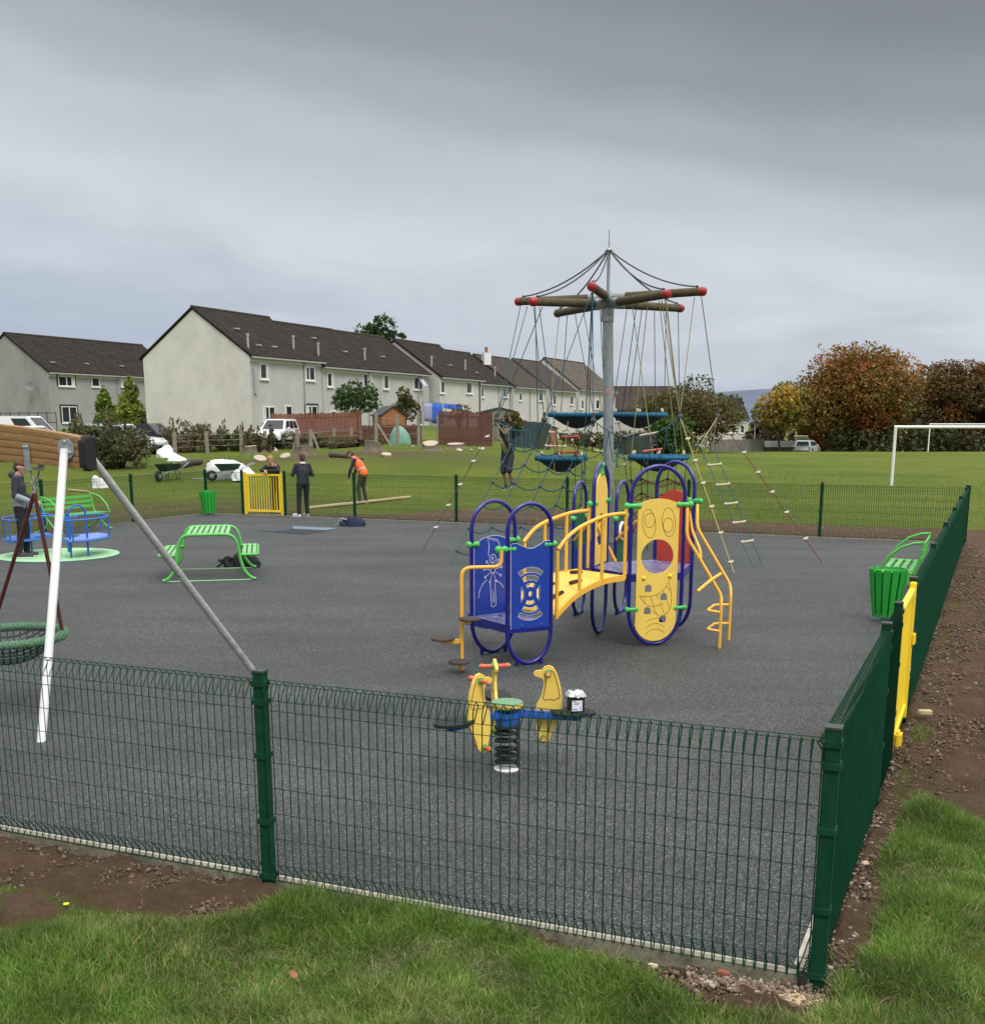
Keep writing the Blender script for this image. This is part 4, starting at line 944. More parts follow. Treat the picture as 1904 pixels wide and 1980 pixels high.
for cf, x0, y0, x1, y1 in ((c1, 1690, 830, 1662, 915), (c1, 1776, 810, 1822, 912), (c2, 500, 765, 590, 892), (c2, 478, 812, 430, 880)):
    b = ga_(*cf(x1, y1)); p0 = D(*cf(x0, y0), b.y + 0.3); mb = MB(); mb.beam(b + Vector((0, 0, -0.2)), p0, 0.11, 0.11, up=(0, 1, 0)); mb.build('brace', M['concrete'], root, smooth=0, bevel=0.01)

# ------------------------------------------------------------------ trees and shrubs
def crown(name, parent, clumps, n, size, pal, pw, seed, tuft=0.72, flat=0.6, low=None):
    """leafy crown: clumps = (centre, radii); small leaf faces spread through the outer part of each clump"""
    r_ = np.random.default_rng(seed); V = []; C = []
    wts = np.array([c[1][0] * c[1][2] for c in clumps]); wts = wts / wts.sum(); pal = np.array(pal); zlo = min(c[0][2] for c in clumps); zhi = max(c[0][2] for c in clumps) + 1e-3
    for (c, r), wt in zip(clumps, wts):
        k = max(12, int(n * wt)); d = r_.normal(size=(k, 3)); d /= np.linalg.norm(d, axis=1)[:, None]
        rad = 0.50 + 0.52 * r_.random(k) ** 0.55
        # twigs: leaves gather in tufts, which leaves holes between them
        tf = r_.integers(0, max(3, k // 14), k); tc_ = r_.normal(size=(tf.max() + 1, 3)); tc_ /= np.linalg.norm(tc_, axis=1)[:, None]; tr_ = 0.55 + 0.48 * r_.random(tf.max() + 1) ** 0.6
        mixk = r_.random(k) < tuft
        P = np.where(mixk[:, None], tc_[tf] * tr_[tf][:, None] + r_.normal(0, 0.085, (k, 3)), d * rad[:, None])
        P = P * np.array(r) + np.array(c)
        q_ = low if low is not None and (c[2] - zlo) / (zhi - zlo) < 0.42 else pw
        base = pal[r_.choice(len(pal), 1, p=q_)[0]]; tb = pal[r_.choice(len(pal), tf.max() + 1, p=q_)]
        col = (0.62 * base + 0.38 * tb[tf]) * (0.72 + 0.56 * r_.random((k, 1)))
        a = r_.normal(size=(k, 3)); a /= np.linalg.norm(a, axis=1)[:, None]; b = np.cross(a, r_.normal(size=(k, 3))); b /= np.linalg.norm(b, axis=1)[:, None]
        s = size * (0.6 + 0.8 * r_.random((k, 1)))
        V.append(np.stack([P - a * s, P - b * s * flat, P + a * s, P + b * s * flat], 1)); C.append(col)
    V = np.concatenate(V); C = np.concatenate(C); F = np.arange(len(V) * 4).reshape(-1, 4)
    return np_mesh(name, V.reshape(-1, 3), F, M['foliage'], parent, cols=C)
def limbs(base, top, r0, clumps, parent, seed, nb=9, name='trunk'):
    rr = random.Random(seed); mb = MB(); b, t = Vector(base), Vector(top); k = 6
    path = [b.lerp(t, i / k) + Vector((rr.uniform(-1, 1), rr.uniform(-1, 1), 0)) * r0 * (0.9 if 0 < i else 0) for i in range(k + 1)]; path[0] = b - Vector((0, 0, 0.3))
    mb.tube(path, [r0 * 1.25] + [r0 * (1 - 0.72 * i / k) for i in range(1, k + 1)], 9)
    for i in range(min(nb, len(clumps))):
        c = Vector(clumps[i][0]); f_ = rr.uniform(0.4, 0.85); s = b.lerp(t, f_); m_ = s.lerp(c, 0.5) + Vector((0, 0, rr.uniform(0, 0.1) * (c - s).length)); rb_ = r0 * (1 - 0.72 * f_) * 0.6
        mb.tube([s, m_, c], [rb_, rb_ * 0.65, rb_ * 0.2], 6)
    return mb.build(name, M['bark'], parent)
def tree(name, label, cat, base, top_z, width, n, size, pal, pw, seed, group=None, trunk_r=0.3, skirt=0.25, depth=None, ncl=16, shape='round', crown_c=None, tuft=0.72, low=None):
    rr = np.random.default_rng(seed + 100); H_ = top_z - base.z; root = thing(name, base, label, cat, group); cl = []
    depth = depth or width * 0.8; cx = base.x if crown_c is None else crown_c
    for i in range(ncl):
        if shape == 'cone':
            t = (i + 0.5) / ncl; rad = width / 2 * (1 - t) ** 0.72 + 0.10; z = base.z + H_ * (skirt + (1 - skirt) * t * 0.97); a = rr.random() * 6.28
            cl.append(((cx + math.cos(a) * rad * 0.22, base.y + math.sin(a) * rad * 0.22, z), (rad, rad, H_ / ncl * 1.5)))
        else:
            d = rr.normal(size=3); d /= np.linalg.norm(d); t = rr.random() ** 0.3; ch_ = H_ * (1 - skirt) / 2; cz = base.z + H_ * skirt + ch_
            p = np.array([d[0] * width / 2 * 0.66 * t, d[1] * depth / 2 * 0.66 * t, d[2] * ch_ * 0.68 * t]); q = width * (0.17 + 0.08 * rr.random())
            cl.append(((cx + p[0], base.y + p[1], cz + p[2]), (q, q * depth / width, min(q * 0.85, ch_ * 0.5))))
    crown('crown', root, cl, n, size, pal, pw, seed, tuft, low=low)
    limbs(base, Vector((cx, base.y, base.z + H_ * (0.85 if shape == 'cone' else 0.75))), trunk_r, cl, root, seed)
    return root
GRN = [(0.036, 0.070, 0.016), (0.054, 0.10, 0.022), (0.075, 0.125, 0.03), (0.028, 0.052, 0.014)]
YEL = [(0.55, 0.36, 0.06), (0.30, 0.23, 0.05), (0.17, 0.17, 0.04), (0.44, 0.20, 0.04)]
RUS = [(0.40, 0.145, 0.032), (0.40, 0.058, 0.022), (0.20, 0.135, 0.036), (0.115, 0.13, 0.034), (0.34, 0.185, 0.045)]
DRK = [(0.19, 0.095, 0.032), (0.12, 0.088, 0.030), (0.080, 0.076, 0.026), (0.25, 0.105, 0.030)]
OLV = [(0.13, 0.115, 0.036), (0.095, 0.10, 0.03), (0.16, 0.125, 0.042), (0.07, 0.085, 0.024)]
p = gY(735, 116); tree('dark_tree', 'dark green round tree rising behind the terrace ridge', 'tree', p, UPZ(p, 603), 5.8, 5200, 0.17, GRN, [.3, .3, .15, .25], 1, skirt=0.42, trunk_r=0.25)
p = gY(716, 115.2); tree('small_tree', 'small wispy tree top peeping over the ridge right of the dark tree', 'tree', Vector((p.x + 4.2, p.y + 6, p.z)), UPZ(p, 652), 2.6, 700, 0.14, OLV, [.3, .3, .2, .2], 2, skirt=0.6, trunk_r=0.12)
p = gY(209, 82); tree('conifer', 'smaller bright green conifer, left one of the pair by the left house', 'tree', p, UPZ(p, 748), 2.2, 4200, 0.10, [(0.16, 0.24, 0.03), (0.12, 0.19, 0.026), (0.24, 0.30, 0.045)], [.4, .35, .25], 3, 'conifers by the left house', 0.12, 0.02, shape='cone', ncl=12)
p = gY(258, 80); tree('conifer', 'taller yellow-green conifer beside the cream gable, right one of the pair', 'tree', p, UPZ(p, 730), 2.6, 5200, 0.10, [(0.19, 0.25, 0.03), (0.28, 0.32, 0.05), (0.13, 0.19, 0.03)], [.4, .35, .25], 4, 'conifers by the left house', 0.12, 0.02, shape='cone', ncl=13)
p = gY(690, 76); tree('garden_tree', 'small spreading green tree in front of the second terrace house', 'tree', p, UPZ(p, 728), 3.4, 3600, 0.10, [(0.05, 0.105, 0.032), (0.08, 0.145, 0.045), (0.13, 0.18, 0.075), (0.045, 0.075, 0.024)], [.3, .3, .2, .2], 5, 'garden trees', 0.10, 0.25, ncl=14)
p = gY(786, 72.5); tree('garden_tree', 'small olive-brown garden tree behind the orange shed and tarpaulin', 'tree', p, UPZ(p, 742), 1.9, 2600, 0.08, OLV, [.3, .3, .2, .2], 6, 'garden trees', 0.07, 0.2, ncl=12)
p = gY(990, 70); tree('garden_shrub', 'round olive garden shrub above the tall red-brown fence end', 'shrub', p, UPZ(p, 786), 1.9, 2200, 0.09, OLV, [.3, .3, .2, .2], 7, 'garden trees', 0.08, 0.1, ncl=10)
p = gY(888, 70); tree('garden_shrub', 'thin half-bare shrub with pinkish leaves above the red-brown fence', 'shrub', p, UPZ(p, 778), 2.6, 420, 0.07, [(0.16, 0.10, 0.06), (0.20, 0.09, 0.07), (0.10, 0.09, 0.04)], [.4, .3, .3], 8, 'garden trees', 0.05, 0.5, ncl=9)
p = gY(1330, 106); tree('round_tree', 'wide dark olive tree behind the rope anchors, right of the mast', 'tree', p, UPZ(p, 730), 10.6, 22000, 0.13, OLV + [(0.13, 0.085, 0.03)], [.25, .3, .15, .2, .1], 9, 'trees along the far edge of the field', 0.3, 0.06, ncl=20)
p = gY(1300, 98); tree('leafy_bush', 'bright green bush in front of the wide olive tree', 'shrub', p, UPZ(p, 800), 5.6, 3600, 0.15, [(0.075, 0.14, 0.025), (0.055, 0.11, 0.02), (0.10, 0.16, 0.04)], [.4, .35, .25], 10, None, 0.08, 0.0, ncl=12)
p = gY(1402, 190); tree('far_tree', 'fresh green tree showing between the olive tree and the white house', 'tree', p, UPZ(p, 746), 7.5, 3000, 0.28, [(0.06, 0.12, 0.02), (0.085, 0.15, 0.03), (0.04, 0.08, 0.016)], [.4, .3, .3], 11, 'trees along the far edge of the field', 0.2, 0.15)
p = gY(1508, 119); tree('yellow_tree', 'yellow and orange autumn tree with a thin bare trunk, left of the red tree', 'tree', p, UPZ(p, 724), 6.7, 14000, 0.14, YEL, [.25, .25, .3, .2], 12, 'trees along the far edge of the field', 0.16, 0.22, ncl=18)
p = gY(1570, 124); tree('yellow_tree', 'low orange and green tree filling under the red tree, beside the parked car', 'tree', p, UPZ(p, 788), 5.0, 6000, 0.15, YEL, [.15, .2, .5, .15], 13, 'trees along the far edge of the field', 0.18, 0.1, ncl=13)
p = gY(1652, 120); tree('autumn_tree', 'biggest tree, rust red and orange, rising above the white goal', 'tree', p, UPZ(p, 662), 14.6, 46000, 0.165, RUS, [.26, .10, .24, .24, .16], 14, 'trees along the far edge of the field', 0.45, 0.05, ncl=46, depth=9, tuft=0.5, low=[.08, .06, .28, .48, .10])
p = gY(1800, 124); tree('autumn_tree', 'dark brown autumn tree behind the goal, right of the biggest red tree', 'tree', p, UPZ(p, 683), 10.4, 30000, 0.155, DRK, [.25, .3, .3, .15], 15, 'trees along the far edge of the field', 0.4, 0.03, ncl=28, depth=8, tuft=0.45)
p = gY(1893, 123); tree('autumn_tree', 'dark brown tree at the right edge of the picture', 'tree', p, UPZ(p, 680), 10.0, 30000, 0.155, DRK, [.28, .3, .25, .17], 16, 'trees along the far edge of the field', 0.4, 0.03, ncl=28, depth=8, tuft=0.45)
p = gY(1960, 122); tree('autumn_tree', 'dark brown tree just beyond the right edge of the picture', 'tree', p, UPZ(p, 695), 9.0, 10000, 0.2, DRK, [.28, .3, .25, .17], 17, 'trees along the far edge of the field', 0.4, 0.03, ncl=20, depth=7)
p = gY(1480, 150); tree('purple_shrub', 'dark purple-leaved tree behind the lamp post and sheds', 'tree', p, UPZ(p, 812), 5.4, 3000, 0.22, [(0.05, 0.014, 0.026), (0.035, 0.012, 0.02), (0.07, 0.022, 0.03)], [.4, .4, .2], 18, None, 0.2, 0.05, ncl=12)
def hedge(name, label, u0, u1, Y, v0, n, size, pal, pw, seed, group=None, depth=2.5):
    p, q = gY(u0, Y), gY(u1, Y); c = (p + q) / 2; root = thing(name, c, label, 'hedge', group); rr = np.random.default_rng(seed); cl = []
    for i in range(16):
        t = (i + 0.5) / 16; s = p.lerp(q, t); h = (UPZ(s, v0) - s.z) * (0.7 + 0.45 * rr.random()); w = (q - p).length / 16 * 0.9
        cl.append(((s.x, s.y + rr.normal() * 0.3, s.z + h * 0.45), (w, depth / 2, h * 0.55)))
    crown('leaves', root, cl, n, size, pal, pw, seed); mb = MB()
    for c_, r_ in cl[::2]: mb.tube([(c_[0], c_[1], gz(c_[0], c_[1]) - 0.1), c_], [0.06, 0.02], 5)
    mb.build('stems', M['bark'], root); return root
hedge('dark_hedge', 'dark understorey hedge along the field edge behind the goalposts', 1610, 1990, 117.5, 826, 9000, 0.2, [(0.07, 0.085, 0.036), (0.105, 0.092, 0.04), (0.056, 0.066, 0.028)], [.4, .3, .3], 21)
hedge('dark_hedge', 'straggling hedge between the white house and the red tree', 1440, 1640, 140, 822, 4500, 0.24, [(0.06, 0.055, 0.02), (0.09, 0.055, 0.03), (0.035, 0.045, 0.016)], [.4, .3, .3], 22)
hedge('dark_hedge', 'low mixed shrubs along the field edge below the brown-roofed house', 1085, 1300, 101, 832, 4200, 0.16, OLV, [.3, .3, .2, .2], 23)
# gorse and scrub along the bank
def scrub(label, u0, u1, v0, vb, n, pal, pw, seed, size=0.075, name='gorse_bush', Y=None, spiky=True):
    b = ga_((u0 + u1) / 2, vb) if Y is None else gY((u0 + u1) / 2, Y); w = (u1 - u0) / FPX * b.y * 1.02; h = UPZ(b, v0) - b.z
    root = thing(name, b, label, 'bush', 'scrub along the bank'); rr = np.random.default_rng(seed); cl = []
    for i in range(22):
        x = rr.uniform(-0.5, 0.5); hz_ = h * (0.35 + 0.65 * rr.random()) * (1 - 0.9 * abs(x) ** 2.2); t = rr.random()
        cl.append(((b.x + x * w * 0.86, b.y + rr.normal() * w * 0.12, b.z + hz_ * (0.15 + 0.62 * t)), (w * 0.12, w * 0.13, h * 0.16)))
        if spiky and i % 2 == 0: cl.append(((b.x + x * w * 0.85, b.y + rr.normal() * 0.2, b.z + hz_ * 0.9), (w * 0.045, w * 0.05, h * 0.15)))
    crown('leaves', root, cl, n, size, pal, pw, seed, flat=0.35); mb = MB()
    for c_, r_ in cl[::2]: mb.tube([(b.x + (c_[0] - b.x) * 0.4, b.y, b.z - 0.1), ((c_[0] + b.x) / 2 + rr.normal() * 0.1, c_[1], (c_[2] + b.z) / 2), c_], [0.05, 0.035, 0.012], 5)
    mb.build('stems', M['bark'], root); return root
GOR = [(0.10, 0.11, 0.042), (0.15, 0.15, 0.06), (0.075, 0.088, 0.036), (0.16, 0.135, 0.055)]
DRY = [(0.20, 0.13, 0.08), (0.16, 0.12, 0.065), (0.12, 0.115, 0.045), (0.24, 0.17, 0.10)]
scrub('big dense gorse bush behind the swing beam end, in front of parked cars', 134, 300, 786, 905, 12000, GOR, [.35, .25, .25, .15], 31)
scrub('low gorse bush at the foot of the big one, left under the beam', 148, 232, 862, 906, 4200, GOR, [.3, .35, .15, .2], 32)
scrub('gorse patch below the swing beam at the left edge', -40, 66, 868, 892, 4200, GOR, [.3, .3, .2, .2], 33)
scrub('leggy brown scrub by the first grey fence post', 306, 412, 804, 874, 7000, GOR + DRY, [.2, .15, .1, .1, .15, .1, .1, .1], 34)
scrub('taller olive scrub between the second and third fence posts', 396, 478, 802, 871, 6500, GOR + DRY, [.2, .2, .1, .1, .1, .1, .1, .1], 35)
scrub('olive scrub in front of the white parked car bonnet', 466, 534, 812, 875, 5200, GOR + DRY, [.2, .2, .1, .1, .1, .1, .1, .1], 36)
scrub('low grey-brown scrub between the braced fence posts', 548, 664, 822, 865, 6500, GOR + DRY, [.15, .1, .1, .1, .2, .15, .1, .1], 37, spiky=False)
scrub('low grey-brown scrub beside the tall braced post, under the orange-brown fence', 634, 740, 824, 864, 6500, GOR + DRY, [.1, .1, .1, .1, .2, .2, .1, .1], 38, spiky=False)
# distant hills
mb = MB(); n = 60; vs_ = []; fs_ = []
for i in range(n + 1):
    a = R(-60 + 120 * i / n); h = 22 + 42 * vnoise(np.array([i * 0.23]), np.array([3.3]), 1.0)[0] + 12 * vnoise(np.array([i * 0.9]), np.array([1.3]), 1.0)[0] + 40 * math.exp(-((i - 36.8) / 4) ** 2)
    for r_, hh_ in ((1900, -6), (2500, h * 0.55), (3000, h), (3600, h * 0.6), (4200, -6)): vs_.append((r_ * math.sin(a), r_ * math.cos(a), hh_))
for i in range(n):
    for j in range(4): fs_.append((i * 5 + j, i * 5 + j + 1, (i + 1) * 5 + j + 1, (i + 1) * 5 + j))
mb.add(vs_, fs_); tag(mb.build('hills', mat('hazed_heather_hill', (0.085, 0.115, 0.175), 0.95, var=0.25, vscale=0.006), smooth=80), kind='structure')  # blue of distant haze is painted into the heather colour; no air is modelled
def arc(cx, cy, rx, ry, a0, a1, n=16):
    return [(cx + rx * math.cos(R(a0 + (a1 - a0) * i / n)), cy + ry * math.sin(R(a0 + (a1 - a0) * i / n))) for i in range(n + 1)]
def fillet(path, r, n=6):
    """round the corners of a 3-D polyline"""
    P = [Vector(p) for p in path]; out = [P[0]]
    for i in range(1, len(P) - 1):
        a, b, c = P[i - 1], P[i], P[i + 1]; d0 = (a - b); d1 = (c - b); k = min(r, d0.length * 0.48, d1.length * 0.48)
        p0 = b + d0.normalized() * k; p1 = b + d1.normalized() * k
        for j in range(n + 1):
            t = j / n; out.append(p0 * (1 - t) ** 2 + b * 2 * t * (1 - t) + p1 * t * t)
    out.append(P[-1]); return out
UP = Vector((0, 0, 1))

# ------------------------------------------------------------------ climbing unit
def Hz(x, y): return Vector((x, y, 0))
unit = thing('climbing_unit', Hz(1.0, 12.6), 'toddler climbing unit with blue hoops, yellow arched bridge and grinning yellow face panel', 'climbing frame')
def hoop(p, q, zt, parent=unit, r=0.0235, feet=True, z0=0.02):
    p, q = Hz(*p), Hz(*q); d = (q - p).normalized(); w = (q - p).length; c = (p + q) / 2; R_ = w / 2; pts = []
    for i in range(17): a = math.pi * i / 16; pts.append(c + d * (R_ * math.cos(a)) + UP * (zt - R_ + R_ * math.sin(a)))
    for i in range(17): a = math.pi + math.pi * i / 16; pts.append(c + d * (R_ * math.cos(a)) + UP * (z0 + R_ * 1.25 + R_ * 1.25 * math.sin(a)))
    mb = MB(); mb.tube(pts, r, 12, closed=True); o = mb.build('hoop', M['navy'], parent)
    if feet:
        for s in (-0.55, 0.55):
            mb = MB(); mb.tube([c + d * (R_ * s) + UP * (R_ * 0.21), c + d * (R_ * s) - UP * 0.15], 0.022, 10); mb.build('foot', M['navy'], o)
    return d, c, w
def clamp(a, b, parent, r=0.032):
    r = r * 1.18; mb = MB(); a, b = Vector(a), Vector(b); mb.ball(a, r); mb.tube([a, b], r * 0.68, 10); mb.ball(b, r * 0.85); return mb.build('clamp', M['clamp'], parent)
# first (low) tower: hoops B (near) and A (far)
dB = Vector((0.866, 0.5, 0)); bA = Vector((-0.42, 0.62, 0))
Bl = D(981, 1150, 11.62); Br = D(1065, 1150, 11.86); Bl = (Bl.x, Bl.y); Br = (Br.x, Br.y)
Al = D(912, 1150, 12.20); Ar = D(995, 1150, 12.56); Al = (Al.x, Al.y); Ar = (Ar.x, Ar.y)
zB = UPZ(Hz(*Bl) / 2 + Hz(*Br) / 2, 974); zA = UPZ(Hz(*Al) / 2 + Hz(*Ar) / 2, 968.5)
DZ1 = 0.455
dBv, cB, wB = hoop(Bl, Br, zB); dAv, cA, wA = hoop(Al, Ar, zA)
def deck(pts, z, parent=unit, t=0.05):
    mb = MB(); mb.plate([(p[0], p[1]) for p in pts], [], (0, 0, z - t / 2), (1, 0, 0), (0, 1, 0), t)
    o = mb.build('deck', M['deck'], parent, smooth=0); k = MB()
    for i in range(len(pts)):
        a, b = Vector((*pts[i][:2], z - 0.045)), Vector((*pts[(i + 1) % len(pts)][:2], z - 0.045)); k.beam(a, b, 0.03, 0.088)
    k.build('deck_rim', M['navy'], o, smooth=0); return o
sh = lambda p, q, t: tuple(Vector(p).lerp(Vector(q), t))
deck([sh(Bl, Br, 0.03), sh(Bl, Br, 0.97), sh(Ar, Al, 0.03), sh(Ar, Al, 0.97)], DZ1)
# windmill panel in the far hoop
def panel_frame(p, q, off=0.0):
    d = (Hz(*q) - Hz(*p)).normalized(); n = d.cross(UP); return Hz(*p) / 2 + Hz(*q) / 2 + n * off, d, n
oA, xA, nA = panel_frame(Al, Ar, -0.012)
wp = wA / 2 - 0.035; zt = UPZ(oA, 1032) - 0.02
outl = [(-wp, DZ1 - 0.02), (wp, DZ1 - 0.02), (wp, zt - 0.06)] + arc(0, zt - 0.16, wp, 0.16, 38, 142, 12)[0:] + [(-wp, zt - 0.06)]
mb = MB(); mb.plate(outl, [], oA, xA, UP, 0.018); pA = mb.build('side_panel', M['blue'], unit, smooth=0)
mb = MB(); k = 0.0105
rb = lambda pts, w=0.006: mb.ribbon(pts, oA, xA, UP, w, k)
zc_ = DZ1 + 0.50
rb(outl[2:] + outl[:1], 0.005)
rb([(-0.03, DZ1 + 0.11), (-0.045, zc_ - 0.15)]); rb([(0.035, DZ1 + 0.11), (0.02, zc_ - 0.15)]); rb(arc(0.0, DZ1 + 0.11, 0.035, 0.03, 180, 360, 8)); rb([(-0.01, DZ1 + 0.13), (-0.012, DZ1 + 0.28)], 0.004); rb([(0.01, DZ1 + 0.12), (0.004, DZ1 + 0.24)], 0.004)
rb(arc(-0.01, zc_, 0.03, 0.035, 0, 360, 14)); rb(arc(-0.01, zc_ + 0.13, 0.045, 0.05, 0, 360, 14))
for i in range(9):
    a = R(40 * i + 12); c_, s_ = math.cos(a), math.sin(a); rb([(-0.01 + 0.035 * c_, zc_ + 0.04 * s_), (-0.01 + 0.115 * c_, zc_ + 0.125 * s_)], 0.004); rb(arc(-0.01 + 0.125 * c_, zc_ + 0.137 * s_, 0.012, 0.013, 0, 360, 8), 0.006)
rb([(-0.07, zc_ + 0.16), (-0.06, zc_ + 0.29), (-0.09, zc_ + 0.375), (0.06, zc_ + 0.34), (0.095, zc_ + 0.26), (0.085, zc_ + 0.17)]); rb([(-0.085, zc_ + 0.36), (0.06, zc_ + 0.32)], 0.003)
rb(arc(-0.02, DZ1 + 0.19, 0.19, 0.22, 178, 112, 8)); rb(arc(-0.02, DZ1 + 0.24, 0.17, 0.14, 78, 20, 8))
mb.build('windmill_lines', M['line'], pA, smooth=0, recalc=False)
# pierced panel in the near hoop
oB, xB, nB = panel_frame(Bl, Br, 0.012)
wp = wB / 2 - 0.03; zt = UPZ(oB, 1050); zb = DZ1 - 0.045
top_ = [(wp, zt + 0.02), (wp * 0.72, zt + 0.015), (wp * 0.45, zt - 0.025), (wp * 0.15, zt - 0.055), (-wp * 0.15, zt - 0.055), (-wp * 0.45, zt - 0.025), (-wp * 0.72, zt + 0.005), (-wp, zt + 0.0)]
outl = [(-wp, zb), (wp, zb)] + top_
zc_ = zb + 0.375; holes = []
def sector(r0, r1, a0, a1, n=10):
    return arc(0, zc_, r1 * 0.92, r1, a0, a1, n) + arc(0, zc_, r0 * 0.92, r0, a1, a0, n)
for r0, r1, ha in ((0.232, 0.290, 35), (0.150, 0.205, 33), (0.078, 0.118, 32)):
    holes.append(sector(r0, r1, 90 - ha, 90 + ha)); holes.append(sector(r0, r1, 270 - ha, 270 + ha))
for s in (0, 180): holes.append([(0.078 * math.cos(R(s)), zc_ - 0.04), (0.112 * math.cos(R(s)), zc_ - 0.085), (0.112 * math.cos(R(s)), zc_ + 0.085), (0.078 * math.cos(R(s)), zc_ + 0.04)])
holes.append(arc(0, zc_, 0.022, 0.028, 0, 345, 16))
mb = MB(); mb.plate(outl, holes, oB, xB, UP, 0.018); pB = mb.build('side_panel', M['blue'], unit, smooth=0)
mb = MB()
for sd in (0.0105, -0.0105):
    mb.ribbon(outl[2:] + outl[:1], oB, xB, UP, 0.004, sd)
    for h in holes: mb.ribbon(h + h[:1], oB, xB, UP, 0.003, sd)
mb.build('routed_edge', M['line'], pB, smooth=0, recalc=False)
for s in (-0.10, 0.14): b = MB(); b.ball(oB + xB * s + UP * (zb + 0.03) + nB * 0.012, 0.014); b.build('bolt', M['midblue'], pB)
def at_h(p, v): q = Hz(*p); return q + UP * UPZ(q, v)
# clamps where rails and panels meet the hoops of the low tower
for p, v, dx in ((Al, 1053, dAv), (Ar, 1043, dAv), (Bl, 1062, dBv), (Br, 1052, dBv)):
    q = at_h(p, v); s = 1 if p in (Al, Bl) else -1
    clamp(q - dx * 0.035 * s, q + dx * 0.075 * s, unit)
# bridge: measured on its two sides
def bp(u, v, Y): return D(u, v, Y)
def side_plane(uA, YA, uB, YB):
    a, b = D(uA, 1100, YA), D(uB, 1100, YB); d = Hz(b.x - a.x, b.y - a.y).normalized(); return Hz(a.x, a.y), d, d.cross(UP).normalized()
f0, fd, fn = side_plane(1076, 11.90, 1207.5, 12.66); b0, bd_, bn = side_plane(1013, 12.60, 1136, 13.30)
F_ = lambda u, v: onplane(u, v, f0, fn); B_ = lambda u, v: onplane(u, v, b0, bn)
def curve3(pts, n=24):
    """smooth path through points (Catmull-Rom)"""
    P = [Vector(p) for p in pts]; P = [P[0] * 2 - P[1]] + P + [P[-1] * 2 - P[-2]]; out = []; m = len(P) - 3; k = max(2, n // m)
    for i in range(m):
        for j in range(k):
            t = j / k; a, b, c, d = P[i:i + 4]; out.append(0.5 * ((2 * b) + (c - a) * t + (2 * a - 5 * b + 4 * c - d) * t * t + (3 * b - 3 * c + d - a) * t ** 3))
    out.append(P[-2]); return out
railF = curve3([F_(1079, 1062), F_(1097, 1039), F_(1124, 1018), F_(1163, 1000), F_(1185, 995), F_(1208, 992.5)])
railB = curve3([B_(1012, 1048), B_(1033, 1023), B_(1057, 1008), B_(1094.6, 994), B_(1115, 989.5), B_(1136, 987)])
baseF = curve3([F_(1074, 1190), F_(1096, 1166), F_(1120, 1145), F_(1163, 1123.5), F_(1207, 1115)])
for rp_ in (railF, railB):
    mb = MB(); mb.tube(rp_, 0.0215, 12); mb.build('hand_rail', M['yellow'], unit)
# deck of the bridge spans from the near stringer to the far one at the same height
offv = (b0 - f0); offv = offv - fd * offv.dot(fd); wid = offv
top_c = [p + UP * 0.012 for p in baseF]
mb = MB(); n = len(top_c); vs_ = []
for p in top_c:
    for k in (0.02, 0.98):
        for dz in (0, -0.022): vs_.append(p + wid * k + UP * dz)
fs_ = []
for i in range(n - 1):
    a = i * 4; b = a + 4; fs_ += [(a, a + 2, b + 2, b), (a + 1, b + 1, b + 3, a + 3), (a, b, b + 1, a + 1), (a + 2, a + 3, b + 3, b + 2)]
fs_ += [(0, 1, 3, 2), ((n - 1) * 4, (n - 1) * 4 + 2, (n - 1) * 4 + 3, (n - 1) * 4 + 1)]
mb.add(vs_, fs_); br_deck = mb.build('bridge_deck', mat('bridge_yellow', (0.86, 0.55, 0.08), 0.4, var=0.05, vscale=4), unit, smooth=30)
for off in (Vector(), wid):
    mb = MB(); st = [p + off for p in baseF]
    for i in range(len(st) - 1): pass
    vs_ = []
    for p in st:
        for ww, dz in ((-0.014, 0.02), (0.014, 0.02), (0.014, -0.045), (-0.014, -0.045)): vs_.append(p + fn * ww + UP * dz)
    n = len(st); mb.add(vs_, [(i * 4 + j, i * 4 + (j + 1) % 4, i * 4 + 4 + (j + 1) % 4, i * 4 + 4 + j) for i in range(n - 1) for j in range(4)] + [(0, 1, 2, 3), ((n - 1) * 4 + 3, (n - 1) * 4 + 2, (n - 1) * 4 + 1, (n - 1) * 4)])
    mb.build('stringer', M['yellow'], br_deck, smooth=30)
# treads
def on_deck(u, v):
    best = None
    for i in range(n):
        pass
    return None
for t, k in ((0.35, 0.28), (0.50, 0.66), (0.66, 0.30), (0.87, 0.70)):
    i = int(t * (len(top_c) - 1)); c = top_c[i] + wid * k; d = (top_c[i + 1] - top_c[i]).normalized(); wv = wid.normalized()
    mb = MB(); e_ = (Hz(d.x, d.y).normalized() - wv * 0.45).normalized() * 0.075; mb.beam(c - e_ + UP * 0.018 - UP * d.z * 0.06, c + e_ + UP * 0.018 + UP * d.z * 0.06, 0.055, 0.034); mb.build('tread', M['pad'], br_deck, smooth=0, bevel=0.008)
# balusters
for (u0, v0, v1) in ((1076, 1066, 1196), (1120, 1020, 1150), (1163, 1001, 1126), (1207, 984, 1119)):
    a, b = F_(u0, v1), F_(u0, v0); b = Vector((a.x, a.y, b.z)); mb = MB(); mb.tube([a, b], 0.0205, 10); mb.build('baluster', M['yellow'], unit)
for (u0, v0, v1) in ((1013, 1050, 1180), (1052, 1012, 1140), (1093.7, 995, 1112), (1136, 976, 1098)):
    a, b = B_(u0, v1), B_(u0, v0); b = Vector((a.x, a.y, b.z)); mb = MB(); mb.tube([a, b], 0.0205, 10); mb.build('baluster', M['yellow'], unit)
